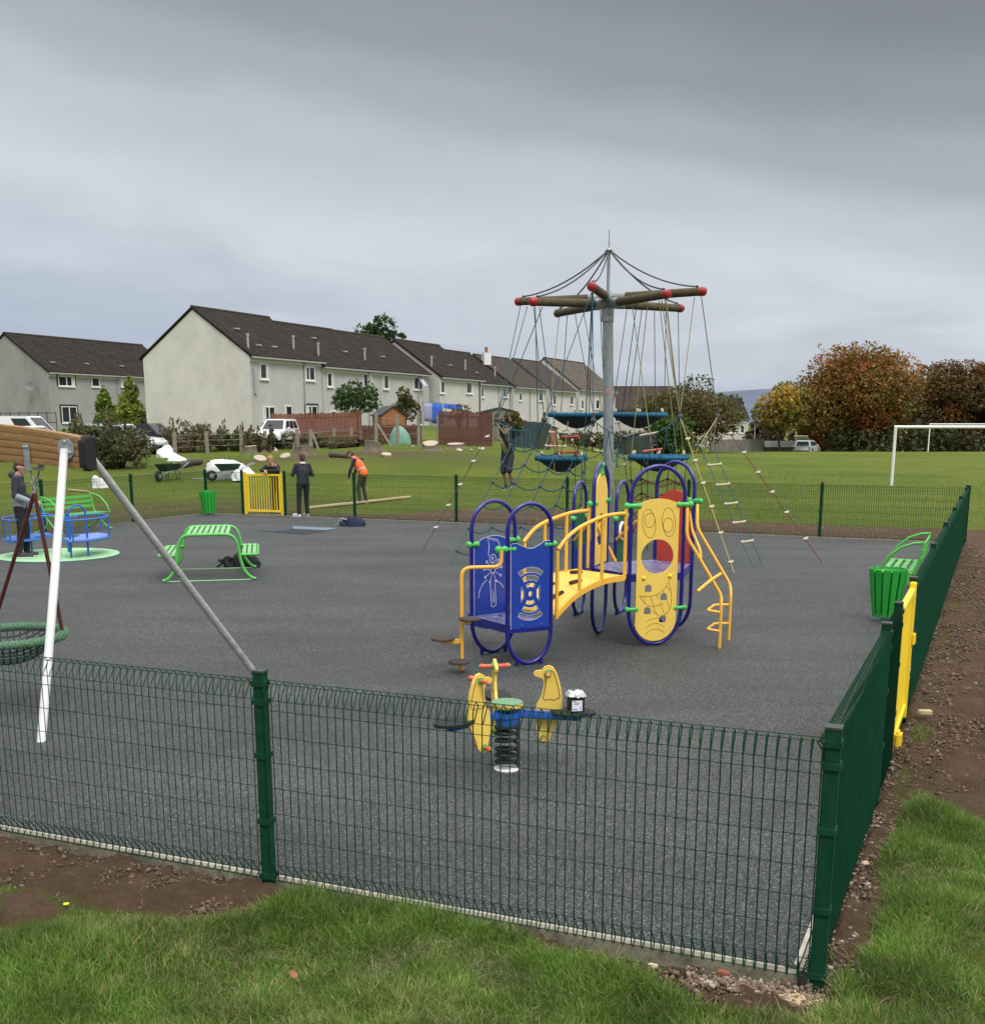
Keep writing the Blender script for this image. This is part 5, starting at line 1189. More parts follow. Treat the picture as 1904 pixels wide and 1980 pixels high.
# second (high) tower: six-sided deck
DZ2 = 0.86
Cl = D(1215.7, 1150, 12.72); Cr = D(1317, 1150, 12.88); Cl = (Cl.x, Cl.y); Cr = (Cr.x, Cr.y)
Dl = D(1264.7, 1100, 14.12); Dr = D(1336.5, 1100, 13.66); Dl = (Dl.x, Dl.y); Dr = (Dr.x, Dr.y)
El = D(1145.6, 1100, 13.30); Er = D(1172, 1100, 13.86); El = (El.x, El.y); Er = (Er.x, Er.y)
mid = lambda p, q: (Hz(*p) + Hz(*q)) / 2
dCv, cC, wC = hoop(Cl, Cr, UPZ(mid(Cl, Cr), 901), feet=False); dDv, cD, wD = hoop(Dl, Dr, UPZ(mid(Dl, Dr), 893), feet=False); dEv, cE, wE = hoop(El, Er, UPZ(mid(El, Er), 896), feet=False)
deck([sh(Cl, Cr, 0.03), sh(Cl, Cr, 0.97), sh(Dr, Dl, 0.03), sh(Dr, Dl, 0.97), sh(Er, El, 0.03), sh(Er, El, 0.97)], DZ2)
# face panel
oC, xC, nC = panel_frame(Cl, Cr, 0.03)
S_ = 805.0; fx = lambda x: (x - 431) / S_ * 1.03; fz = lambda y: (1796 - y) / S_ * 0.985
wl, wr_ = fx(230), fx(628)
outl = [(wl, fz(1540))] + [(fx(425 + 203 * math.cos(R(a))), fz(1540 + 205 * math.sin(R(-a)))) for a in range(190, 351, 10)] + [(wr_, fz(1540)), (wr_, fz(432))] + [(fx(430 + 198 * t), fz(380 + 52 * t * t)) for t in (0.75, 0.5, 0.25, 0, -0.25, -0.5, -0.75)] + [(wl, fz(432))]
mouth = [(fx(428 + 158 * math.cos(R(a))), fz(928 + 165 * math.sin(R(a)))) for a in range(0, 360, 10)]
def notch(x, y): return [(fx(x - 33), fz(y + 36)), (fx(x + 33), fz(y + 36)), (fx(x + 33), fz(y - 5))] + [(fx(x + 33 * math.cos(R(a))), fz(y - 5 - 32 * math.sin(R(a)))) for a in range(20, 161, 20)] + [(fx(x - 33), fz(y - 5))]
holes = [mouth] + [notch(x, y) for x, y in ((347, 1230), (502, 1318), (345, 1447), (497, 1533))]
mb = MB(); mb.plate(outl, holes, oC, xC, UP, 0.018); pC = mb.build('face_panel', M['hdpe'], unit, smooth=0)
mb = MB(); L2 = lambda pts, w=0.0055: mb.ribbon([(fx(a), fz(b)) for a, b in pts], oC, xC, UP, w, 0.0105)
def ell(cx, cy, rx, ry, tilt=0): return [(cx + rx * math.cos(R(a)) * math.cos(R(tilt)) - ry * math.sin(R(a)) * math.sin(R(tilt)), cy + rx * math.cos(R(a)) * math.sin(R(tilt)) + ry * math.sin(R(a)) * math.cos(R(tilt))) for a in range(0, 361, 12)]
L2(ell(337, 612, 62, 138, -8)); L2(ell(527, 604, 62, 138, -6)); L2(ell(343, 582, 49, 67)); L2(ell(521, 632, 47, 68))
L2([(262, 1300), (300, 1308), (380, 1308), (430, 1296), (480, 1266), (520, 1220), (548, 1165), (566, 1240), (580, 1330), (574, 1420), (548, 1470), (512, 1502)]); L2([(262, 1300), (300, 1355), (345, 1395), (395, 1407), (450, 1402), (500, 1380)])
for l in ([(305, 1310), (325, 1380)], [(375, 1310), (405, 1405), (440, 1490)], [(430, 1296), (452, 1335)], [(465, 1370), (490, 1430), (518, 1500)], [(527, 1215), (560, 1262)], [(535, 1360), (565, 1435)], [(487, 1255), (502, 1280)], [(390, 1445), (430, 1480), (465, 1500)]): L2(l, 0.0045)
for x0, y0, xm, ym, x1, y1 in ((332, 1562, 385, 1515, 460, 1520), (330, 1622, 425, 1530, 515, 1615), (330, 1682, 420, 1580, 515, 1668)):
    L2([((1 - t) ** 2 * x0 + 2 * t * (1 - t) * xm + t * t * x1, (1 - t) ** 2 * y0 + 2 * t * (1 - t) * ym + t * t * y1) for t in [i / 10 for i in range(11)]], 0.0045)
mb.build('face_lines', M['brownline'], pC, smooth=0, recalc=False)
for x, y in ((300, 1130), (556, 1118)): b = MB(); b.ball(oC + xC * fx(x) + UP * fz(y) + nC * 0.012, (0.024, 0.024, 0.024)); b.build('bolt', M['gate'], pC)
for p, v, s in ((Cl, 978, 1), (Cr, 975, -1), (Cl, 1178, 1), (Cr, 1174, -1)):
    q = at_h(p, v) + nC * 0.03; clamp(q - dCv * (0.06 if v < 1100 else 0.03) * s, q + dCv * 0.085 * s, unit, 0.034 if v < 1100 else 0.028)
# red panel
oD, xD, nD = panel_frame(Dl, Dr, 0.0); wp = wD / 2 - 0.04; zt = UPZ(oD, 947)
outl = [(-wp, DZ2 - 0.02), (wp, DZ2 - 0.02), (wp, zt - 0.09)] + arc(0, zt - 0.22, wp, 0.22, 36, 144, 10) + [(-wp, zt - 0.09)]
mb = MB(); mb.plate(outl, [], oD, xD, UP, 0.018); mb.build('side_panel', M['red'], unit, smooth=0)
q = at_h(Dr, 968); clamp(q - dDv * 0.06, q + dDv * 0.10, unit, 0.034)
# tall yellow panel, seen nearly edge-on
oE, xE, nE = panel_frame(El, Er, 0.0); wp = wE / 2 - 0.04; zt = UPZ(oE, 915)
outl = [(-wp, DZ2 + 0.02), (wp, DZ2 + 0.02), (wp, zt - 0.28)] + arc(0, zt - 0.30, wp, 0.30, 8, 172, 14) + [(-wp, zt - 0.28)]
mb = MB(); mb.plate(outl, [[(x, y) for x, y in arc(0, DZ2 + 0.44, wp * 0.72, 0.20, 0, 345, 20)], ], oE, xE, UP, 0.018); mb.build('side_panel', M['hdpe'], unit, smooth=0)
q = at_h(El, 974); clamp(q - dEv * 0.03 - nE * 0.04, q + dEv * 0.08, unit, 0.032); q = at_h(Er, 966); clamp(q - dEv * 0.08, q + dEv * 0.04, unit); q = Hz(oE.x, oE.y) + UP * UPZ(oE, 899); clamp(q, q - UP * 0.10, unit, 0.034)
# third tower at the back, with green panels, blue ramp board and yellow ramp rails
H1 = ((1.08, 14.72), (1.285, 15.2)); H2 = ((1.655, 14.8), (1.875, 15.3))
for (p, q), v in ((H1, 932), (H2, 931)):
    d_, c_, w_ = hoop(p, q, UPZ(mid(p, q), v)); o_, x_, n_ = panel_frame(p, q); wp = w_ / 2 - 0.04; zt = UPZ(o_, 985)
    mb = MB(); mb.plate([(-wp, 0.62), (wp, 0.62), (wp, zt - 0.05)] + arc(0, zt - 0.12, wp, 0.12, 40, 140, 8) + [(-wp, zt - 0.05)], [], o_, x_, UP, 0.018); pg_ = mb.build('side_panel', M['greenboard'], unit, smooth=0)
    for pt in (p, q): qq = Hz(*pt) + UP * (zt - 0.1); clamp(qq - d_ * 0.03, qq + d_ * 0.03, unit)
    if v == 931: mb = MB(); c_ = Hz(*p).lerp(Hz(*q), 0.35) + UP * (zt - 0.28) + n_ * 0.02; mb.tube([c_, c_ + n_ * 0.03], [0.13, 0.12], 16); w__ = mb.build('play_wheel', M['white'], pg_); mb = MB(); mb.tube([c_ + n_ * 0.031, c_ + n_ * 0.04], [0.10, 0.09], 16); mb.build('play_dial', M['black'], w__)
deck([H1[0], H2[0], H2[1], H1[1]], 0.64)
a, b = Hz(*Er) + UP * (DZ2 - 0.05), Hz(*H1[0]) + UP * 0.62; c, d_ = Hz(*Dl) + UP * (DZ2 - 0.05), Hz(*H2[0]) + UP * 0.62
mb = MB(); mb.plate([(0, 0), ((b - a).length, 0), ((b - a).length, 0.30), (0.06, 0.42)], [], a, (b - a).normalized(), UP, 0.016); mb.build('ramp_board', M['blue'], unit, smooth=0)
mb = MB(); mb.beam((a + c) / 2, (b + d_) / 2, 0.55, 0.03); mb.build('ramp', M['yellow'], unit, smooth=0)
for s, e in ((a, b), (c, d_)): mb = MB(); mb.tube([s + UP * 0.62, s.lerp(e, 0.5) + UP * 0.60, e + UP * 0.42], 0.017, 10); mb.build('ramp_rail', M['yellow'], unit)
for u0, v0, u1, v1 in ((1152, 1012, 1190, 1085), (1150, 1050, 1160, 1010)): mb = MB(); mb.tube([D(u0, v0, 14.3), D(u1, v1, 14.35)], 0.018, 10); mb.build('ramp_brace', M['yellow'], unit)
sl_ = MB(); sl_.beam(D(902, 1196, 12.95), D(945, 1206, 13.0), 0.05, 0.14); st_ = sl_.build('step_block', M['midblue'], unit, smooth=0); sl_ = MB(); sl_.beam(D(930, 1200, 13.1), D(952, 1205, 13.1), 0.12, 0.13); sl_.build('step_tread', M['pad'], st_, smooth=0, bevel=0.01)
# step post with round treads, left of the low tower
Sp = G(893, 1296); Y_ = Sp.y
mb = MB(); q = at_h(Bl, 1064) - dBv * 0.09 + nB * 0.03; e1 = Vector((Sp.x, Sp.y, UPZ(Sp, 1098)))
mb.tube(fillet([Vector((Sp.x, Sp.y, -0.05)), e1, Vector((q.x, q.y, e1.z)) , q], 0.11, 8), 0.020, 12); sp_o = mb.build('step_post', M['yellow'], unit)
q = at_h(Bl, 1062); clamp(q - dBv * 0.11, q - dBv * 0.02, unit, 0.034)
for u, v, r, tu, tv in ((856, 1235, 0.125, 892, 1243), (888, 1280, 0.115, 893, 1290), (908, 1197, 0.115, 893, 1205)):
    c_ = D(u, v, Y_ - 0.08 if v < 1250 else Y_ - 0.12); c_.z = UPZ(c_, v); mb = MB(); mb.lathe([(0.02, -0.012), (r, -0.010), (r + 0.004, 0.0), (r - 0.004, 0.012), (0.01, 0.015)], (c_.x, c_.y, c_.z), 20); t_o = mb.build('round_step', M['pad'], sp_o)
    mb = MB(); mb.beam(Vector((Sp.x, Sp.y, c_.z - 0.04)), c_ - UP * 0.035, 0.035, 0.045); mb.build('step_arm', M['yellow'], t_o, smooth=0)
# ladder climber on the right
p1, p2 = G(1390, 1254), G(1408, 1239); YL1, YL2 = p1.y, p2.y
K7 = lambda x, y: (1180 + x / 4.9, 880 + y / 4.9)
def lad(pts, Ya, Yb):
    out = []; n_ = len(pts)
    for i, (x, y) in enumerate(pts): t = i / (n_ - 1); out.append(D(*K7(x, y), Ya + (Yb - Ya) * min(1, t * 1.5)))
    return fillet(out, 0.08, 5)
for nm, pts, Ya, Yb in (('l', [(728, 500), (722, 770), (1050, 1330), (1050, 1420), (1030, 1830)], 12.82, YL1), ('r', [(824, 470), (822, 690), (1136, 1230), (1140, 1330), (1118, 1755)], 13.45, YL2)):
    mb = MB(); mb.tube(lad(pts, Ya, Yb), 0.019, 12); mb.build('ladder_rail', M['yellow'], unit)
mb = MB(); mb.tube(fillet([D(*K7(745, 530), 12.95), D(*K7(775, 720), 12.9), D(*K7(850, 900), 12.75), D(*K7(855, 975), 12.72)], 0.06, 5), 0.017, 10); mb.build('hand_grip', M['yellow'], unit)
mb = MB(); mb.tube([D(*K7(1045, 1125), YL2), D(*K7(950, 1185), YL1), D(*K7(825, 1290), YL1 - 0.1)], 0.019, 10); mb.build('ladder_rung', M['yellow'], unit)
for ya, yb in ((1418, 1500), (1595, 1680)):
    mb = MB(); mb.tube(fillet([D(*K7(1115, ya), YL2), D(*K7(985, ya + 2), YL2 - 0.1), D(*K7(915, (ya + yb) / 2 + 12), YL1 - 0.02), D(*K7(1045, yb - 8), YL1)], 0.05, 5), 0.016, 10); mb.build('ladder_rung', M['yellow'], unit)

# ------------------------------------------------------------------ duck spring rocker
sp = G(980, 1488); rk = thing('spring_rocker', sp, 'three-armed spring rocker with yellow duck panels and coral handles', 'spring rocker')
zt_ = UPZ(sp, 1395)
mb = MB(); pts = []; nt_ = 6.2; rr_ = 0.086
for i in range(int(nt_ * 20) + 1):
    t = i / (nt_ * 20); a = 2 * math.pi * nt_ * t; pts.append(sp + Vector((rr_ * math.cos(a), rr_ * math.sin(a), 0.03 + (zt_ - 0.03) * (t + 0.02 * math.sin(t * 12)))))
mb.tube(pts, 0.0125, 8); mb.build('spring', M['black'], rk)
mb = MB(); mb.lathe([(0.09, -0.02), (0.095, 0.0), (0.10, 0.012), (0.07, 0.02), (0.0, 0.02)], sp, 24); mb.build('base_plate', M['white'], rk)
mb = MB(); mb.lathe([(0.085, zt_ - 0.02), (0.088, zt_ + 0.03), (0.098, zt_ + 0.04), (0.098, zt_ + 0.075), (0.06, zt_ + 0.08)], sp, 24); hub = mb.build('hub', M['midblue'], rk)
za = zt_ + 0.085; zd = UPZ(sp, 1357)
mb = MB(); mb.lathe([(0.05, za), (0.112, zd - 0.035), (0.118, zd - 0.02), (0.118, zd), (0.0, zd + 0.001)], sp, 28); mb.build('top_disc', M['capgreen'], rk)
mb = MB(); mb.lathe([(0.119, zd - 0.03), (0.1195, zd - 0.004)], sp, 28, cap=False); mb.build('disc_edge', M['hdpe'], rk)
duck = [(0.045, -0.235), (0.075, -0.205), (0.105, -0.11), (0.15, -0.02), (0.152, 0.05), (0.150, 0.12), (0.138, 0.20), (0.118, 0.275), (0.092, 0.325), (0.060, 0.338), (0.032, 0.325), (0.018, 0.303), (-0.020, 0.298), (-0.034, 0.283), (-0.028, 0.262), (0.0, 0.252), (0.020, 0.245), (0.030, 0.225), (0.028, 0.17), (0.015, 0.11), (-0.012, 0.055), (-0.018, 0.0), (-0.022, -0.06), (-0.012, -0.13), (0.0, -0.19), (0.015, -0.23)]
wing = [(0.05, 0.30), (0.07, 0.307), (0.09, 0.295), (0.11, 0.24), (0.127, 0.17), (0.135, 0.11), (0.13, 0.097), (0.117, 0.10), (0.105, 0.088), (0.09, 0.085), (0.078, 0.094), (0.065, 0.086), (0.05, 0.09), (0.040, 0.084), (0.028, 0.098), (0.034, 0.13), (0.044, 0.19), (0.044, 0.24), (0.036, 0.27), (0.05, 0.30)]
for ang, rad in ((-4, 0.235), (99, 0.20), (219, 0.235)):
    x = Vector((math.cos(R(ang)), math.sin(R(ang)), 0)); y = Vector((-x.y, x.x, 0)); zb_ = zt_ + 0.05
    mb = MB(); tip = sp + x * 0.56 + UP * (zb_ - 0.005); mb.beam(sp + x * 0.06 + UP * (zb_ + 0.015), tip, 0.075, 0.055); mb.build('arm', M['midblue'], rk, smooth=0, bevel=0.012)
    o_ = sp + x * rad + UP * (zb_ + 0.02); mb = MB(); mb.plate([(a * 1.18, b * 1.06) for a, b in duck], [], o_ + y * 0.052, x, UP, 0.022); dk = mb.build('duck_panel', M['hdpe'], rk, smooth=0)
    mb = MB()
    for sd in (0.0125, -0.0125): mb.ribbon([(a * 1.18, b * 1.06) for a, b in wing], o_ + y * 0.052, x, UP, 0.006, sd)
    mb.build('wing_line', M['brownline'], dk, smooth=0, recalc=False)
    for hx, hz_, hl in ((0.072, 0.302, 0.105), (0.040, -0.207, 0.085)):
        c_ = o_ + y * 0.052 + x * hx + UP * hz_; mb = MB(); mb.tube([c_ - y * 0.024, c_ + y * 0.024], 0.026, 12); h_o = mb.build('handle_collar', M['clamp'], dk)
        for s in (-1, 1):
            mb = MB(); mb.tube([c_ + y * 0.022 * s, c_ + y * (hl - 0.02) * s, c_ + y * (hl - 0.012) * s, c_ + y * hl * s, c_ + y * (hl + 0.012) * s], [0.015, 0.0155, 0.021, 0.021, 0.013], 12); g_o = mb.build('handle_grip', M['coral'], h_o)
            mb = MB(); mb.ball(c_ + y * (hl + 0.012) * s, 0.011); mb.build('handle_end', M['clamp'], h_o)
    s_c = sp + x * 0.50 + UP * (zb_ + 0.028)
    mb = MB(); prof = [(0.17 * math.cos(R(a)), 0.115 * math.sin(R(a))) for a in range(0, 360, 15)]; mb.plate(prof, [], s_c, x, y, 0.024); mb.build('seat', M['black'], rk, smooth=0, bevel=0.006)
    if ang == -4: seat_top = s_c + UP * 0.013; sx, sy = x, y
# box left on the rocker seat
bc = seat_top + sx * 0.015 - sy * 0.01
bx_ = thing('wrapped_box', bc, 'small dark box with white printed label and crumpled wrap on the rocker seat', 'box', rz=R(8))
mb = MB(); mb.box((0, 0, 0.055), (0.115, 0.10, 0.11)); mb.build('box_body', M['black'], bx_, local=True, smooth=0, bevel=0.004)
mb = MB(); mb.box((0.0, -0.0515, 0.055), (0.078, 0.0015, 0.080)); lb = mb.build('label', M['paper'], bx_, local=True, smooth=0)
mb = MB()
for z, x0, x1, t in ((0.088, -0.033, -0.008, 0.006), (0.076, -0.02, 0.02, 0.004), (0.066, -0.025, 0.012, 0.003), (0.030, -0.032, 0.005, 0.003), (0.024, -0.032, -0.004, 0.003)): mb.box(((x0 + x1) / 2, -0.0528, z), (x1 - x0, 0.0008, t))
mb.box((0.026, -0.0528, 0.034), (0.005, 0.0008, 0.022)); mb.build('print', M['ink'], lb, local=True, smooth=0)
rr = np.random.default_rng(5); mb = MB(); n = 9; vs_ = [((i / n - 0.5) * 0.135, (j / n - 0.5) * 0.125, 0.118 + 0.022 * rr.random() + (0.02 if 0 < i < n and 0 < j < n else -0.006)) for i in range(n + 1) for j in range(n + 1)]
mb.add(vs_, [(i * (n + 1) + j, (i + 1) * (n + 1) + j, (i + 1) * (n + 1) + j + 1, i * (n + 1) + j + 1) for i in range(n) for j in range(n)]); w_o = mb.build('crumpled_wrap', M['foil'], bx_, local=True, smooth=0); sm = w_o.modifiers.new('t', 'SOLIDIFY'); sm.thickness = 0.004

# ------------------------------------------------------------------ basket swing
E0 = D(169, 877, 9.85); BZ = E0.z
sw = thing('timber_swing', G(76, 1436), 'timber-beamed swing frame with one white leg and one bare steel leg', 'swing frame')
bn_ = DF.cross(UP).normalized(); bn_ = bn_ if bn_.y < 0 else -bn_          # front face normal (towards viewer)
BLN = 3.7; NB = 20
def bz(t): return BZ + 0.115 * (1 - ((t - BLN / 2) / (BLN / 2)) ** 2)
def bh(t): return 0.285 + 0.06 * (1 - ((t - BLN / 2) / (BLN / 2)) ** 2)
mb = MB(); NL = 5
for l in range(NL):
    vs_ = []
    for i in range(NB + 1):
        t = BLN * i / NB; z0 = bz(t) - bh(t) / 2 + bh(t) * l / NL + 0.0035; z1 = bz(t) - bh(t) / 2 + bh(t) * (l + 1) / NL - 0.0035; p = E0 + DF * t; w_ = 0.072 * (1 - 0.10 * abs(l - 2) / 2)
        for s, z in ((w_, z0), (w_ + 0.004, (z0 + z1) / 2), (w_, z1), (-w_, z1), (-w_ - 0.004, (z0 + z1) / 2), (-w_, z0)): vs_.append(Vector((p.x, p.y, z)) + bn_ * s)
    mb.add(vs_, [(i * 6 + j, i * 6 + (j + 1) % 6, i * 6 + 6 + (j + 1) % 6, i * 6 + 6 + j) for i in range(NB) for j in range(6)] + [tuple(range(6)), tuple(NB * 6 + k for k in range(5, -1, -1))])
vs_ = []
for i in range(NB + 1):
    t = BLN * i / NB; p = E0 + DF * t
    for s, q in ((0.062, -1), (0.062, 1), (-0.062, 1), (-0.062, -1)): vs_.append(Vector((p.x, p.y, bz(t) + q * (bh(t) / 2 - 0.01))) + bn_ * s)
mb.add(vs_, [(i * 4 + j, i * 4 + (j + 1) % 4, i * 4 + 4 + (j + 1) % 4, i * 4 + 4 + j) for i in range(NB) for j in range(4)])
bm_o = mb.build('beam', M['glulam'], sw, smooth=30)
for t0, sgn in ((0.0, 1), (BLN, -1)):
    mb = MB(); p = E0 + DF * t0; capo = []
    for k_, (ex, sc_) in enumerate(((0.032 * sgn, 1.0), (-0.022 * sgn, 1.0), (-0.034 * sgn, 0.93))):
        for a in range(0, 8):
            y_, z_ = [(0.079, -0.10), (0.079, 0.10), (0.055, 0.145), (0.0, 0.155), (-0.079, 0.145), (-0.079, -0.145), (0.0, -0.155), (0.055, -0.145)][a]
            capo.append(p + DF * ex + bn_ * (y_ * sc_) + UP * (z_ * sc_ + (bz(t0) - BZ)))
    mb.add(capo, [(k * 8 + j, k * 8 + (j + 1) % 8, k * 8 + 8 + (j + 1) % 8, k * 8 + 8 + j) for k in range(2) for j in range(8)] + [tuple(range(7, -1, -1)), tuple(16 + k for k in range(8))]); mb.build('end_cap', M['black'], sw, smooth=0, bevel=0.006)
wb_, sb_ = G(76, 1436), G(500, 1312)
pl = onplane(128, 868, E0 + bn_ * 0.08, bn_); back = E0 + DF * 0.10 - bn_ * 0.09 + UP * 0.03
mb = MB(); mb.tube(fillet([wb_ - UP * 0.1, wb_.lerp(pl + bn_ * 0.035 - UP * 0.10, 0.5) + Vector((0.02, -0.03, 0)), pl + bn_ * 0.035 - UP * 0.06, pl + bn_ * 0.02 + UP * 0.0], 0.15, 5), 0.036, 14); mb.build('leg', M['white'], sw)['label'] = 'white painted front leg'
mb = MB(); mb.tube([sb_ - (back - sb_).normalized() * 0.15, back], 0.036, 14); mb.build('leg', M['steel'], sw)['label'] = 'bare steel rear leg'
mb = MB(); mb.tube([pl, pl + bn_ * 0.010], 0.092, 28); pl_o = mb.build('leg_plate', M['galv'], sw)
for a in (90, 210, 330): b = MB(); q = pl + bn_ * 0.012 + DF * (0.062 * math.cos(R(a))) + UP * (0.062 * math.sin(R(a))); b.ball(q, 0.016, 10, 6); b.build('bolt', M['galv'], pl_o)
mb = MB(); mb.tube([back, back + bn_ * 0.008], 0.092, 24); mb.build('leg_plate', M['galv'], sw)
for t0 in (BLN - 0.22,):
    p = E0 + DF * t0
    for sg in (1, -1):
        q = p + bn_ * 0.09 * sg; e_ = p + bn_ * 1.3 * sg + DF * 0.45; mb = MB(); mb.tube([Vector((q.x, q.y, bz(t0))), Vector((e_.x, e_.y, -0.1))], 0.036, 12); mb.build('leg', M['steel'], sw)
br_t = [0.62, 2.0]
for t0 in br_t:
    p = E0 + DF * t0; p = Vector((p.x, p.y, bz(t0))); h2 = bh(t0) / 2; mb = MB(); mb.beam(p + bn_ * 0.080 - UP * (h2 + 0.06), p + bn_ * 0.080 + UP * 0.02, 0.072, 0.008, up=bn_); mb.beam(p - bn_ * 0.080 - UP * (h2 + 0.06), p - bn_ * 0.080 + UP * 0.02, 0.072, 0.008, up=bn_); mb.beam(p + bn_ * 0.083 - UP * (h2 + 0.045), p - bn_ * 0.083 - UP * (h2 + 0.045), 0.07, 0.02); hb = mb.build('hanger', M['galv'], sw, smooth=0, bevel=0.003)
    for s in (-0.018, 0.018): b = MB(); b.ball(p + bn_ * 0.086 + DF * s - UP * 0.01, 0.014, 8, 6); b.build('bolt', M['galv'], hb)
bk_c = D(15, 1230, 10.05)
# hang it square below the beam between its two hangers
RB_ = 0.49
bk = thing('swing_basket', bk_c, 'round net basket swing with sage green rope rim on dark red hangers', 'swing seat')
mb = MB(); mb.tube([bk_c + Vector((RB_ * math.cos(a), RB_ * math.sin(a), 0)) for a in [2 * math.pi * i / 40 for i in range(40)]], 0.036, 12, closed=True); mb.build('rim', M['rimgreen'], bk)
# rope wound round the rim
mb = MB(); pts = []
for i in range(1600):
    a = 2 * math.pi * i / 1600; ph = a * 85; rr_ = 0.038; pts.append(bk_c + Vector(((RB_ + rr_ * math.cos(ph)) * math.cos(a), (RB_ + rr_ * math.cos(ph)) * math.sin(a), rr_ * math.sin(ph))))
mb.tube(pts, 0.0085, 5, closed=True); mb.build('winding', M['rimgreen'], bk)
mb = MB(); n = 17
for k in range(n):
    y = -RB_ + 2 * RB_ * (k + 0.5) / n; h_ = math.sqrt(max(0, RB_ ** 2 - y * y)); 
    for ax in (0, 1):
        pts = []
        for i in range(13):
            x = -h_ + 2 * h_ * i / 12; z = -0.26 * (1 - (x * x + y * y) / RB_ ** 2); c_, s_ = math.cos(R(25)), math.sin(R(25)); a_, b_ = (x, y) if ax == 0 else (y, x); pts.append(bk_c + Vector((a_ * c_ - b_ * s_, a_ * s_ + b_ * c_, z)))
        mb.tube(pts, 0.008, 5)
mb.build('net', M['net'], bk)
for t0, targ in ((br_t[0], ((128, 0), (8, 0))), (br_t[1], ((172, 0), (262, 0)))):
    p = E0 + DF * t0; p = Vector((p.x, p.y, bz(t0) - bh(t0) / 2 - 0.07))
    for k, (a, _) in enumerate(targ):
        e_ = bk_c + Vector((RB_ * math.cos(R(a)), RB_ * math.sin(R(a)), 0.03)); q = p + bn_ * (0.05 if k else -0.05) - UP * 0.05; s_ = q.lerp(e_, 0.10)
        mb = MB(); mb.tube([s_, s_.lerp(e_, 0.5), e_], 0.0185, 10); mb.build('hanger_sleeve', M['chainred'], bk)
        mb = MB(); dd = (s_ - (p + bn_ * (0.05 if k else -0.05)))
        for i in range(4):
            c_ = (p + bn_ * (0.05 if k else -0.05)).lerp(s_, (i + 0.5) / 4); ax_ = (Vector((1, 0, 0)) if i % 2 else Vector((0, 1, 0))); dn = dd.normalized(); mb.tube([c_ + dn * 0.028 * math.cos(j * math.pi / 4) + ax_ * 0.014 * math.sin(j * math.pi / 4) for j in range(8)], 0.006, 6, closed=True)
        mb.build('shackle_chain', M['galv'], bk)

# ------------------------------------------------------------------ roundabout
rc = G(114, 1073); rn = thing('roundabout', rc, 'blue-railed wheelchair roundabout on a pale green disc, teenager standing on it', 'roundabout')
mb = MB(); mb.lathe([(1.13, -0.02), (1.15, 0.004), (1.14, 0.014), (0.0, 0.016)], rc, 48); mb.build('floor_disc', M['palegreen'], rn)
mb = MB(); mb.lathe([(1.152, -0.01), (1.185, 0.004), (1.185, -0.01)], rc, 48, cap=False); mb.build('disc_rim', M['rndblue'], rn)
mb = MB(); mb.lathe([(0.07, 0.015), (0.06, 0.02), (0.0, 0.021)], rc, 16); mb.build('centre_bolt', M['black'], rn)
zr_ = UPZ(rc, 1000); zs_ = UPZ(rc, 1040)
def pc(a, r, z): return rc + Vector((r * math.cos(R(a)), r * math.sin(R(a)), z))
for s in (1, -1):
    a0 = 0 if s == 1 else 180; arc_ = [pc(a0 + d_, 0.98, 0) for d_ in range(-58, 59, 8)]
    for z in (zr_, zs_):
        mb = MB(); pth = [p + UP * z for p in arc_]; inn = [pc(a0 + d_, 0.40, z) for d_ in (62, 30, 0, -30, -62)]; mb.tube(fillet(pth + inn + [pth[0]], 0.06, 3), 0.017, 10); mb.build('rail', M['rndblue'], rn)
    for d_ in (-52, 52, 12): mb = MB(); mb.tube([pc(a0 + d_, 0.98, zs_), pc(a0 + d_, 0.98, zr_)], 0.017, 8); mb.build('upright', M['rndblue'], rn)
    mb = MB(); pl2 = [(p.x, p.y) for p in [pc(a0 + d_, 0.95, 0) for d_ in range(-56, 57, 8)] + [pc(a0 + d_, 0.42, 0) for d_ in range(56, -57, -16)]]
    mb.plate(pl2, [], (0, 0, zs_ + 0.02), (1, 0, 0), (0, 1, 0), 0.02); mb.build('seat', mat('pale_blue_seat', (0.16, 0.27, 0.62), 0.4, var=0.1) if s == 1 else M['rndblue'], rn, smooth=0)
for u0, u1, vb in ((138.5, 171.5, 1080), (62, 88, 1066)):
    a, b = G(u0, vb), G(u1, vb - 3); zt2 = UPZ(a, 979); a.z = b.z = 0.01; d_ = (b - a); mid_ = (a + b) / 2
    pts = [a] + [mid_ - d_ / 2 * math.cos(R(t)) - (d_ * 0.10) * 0 + UP * (zt2 - d_.length / 2 + d_.length / 2 * math.sin(R(t))) for t in range(0, 181, 15)] + [b]
    mb = MB(); mb.tube(pts, 0.020, 10); mb.build('hand_hoop', M['rndblue'], rn)
mb = MB(); p = pc(80, 0.4, 0); mb.tube([p, p + UP * (zr_ + 0.05)], 0.04, 10); mb.build('centre_post', M['rndblue'], rn)

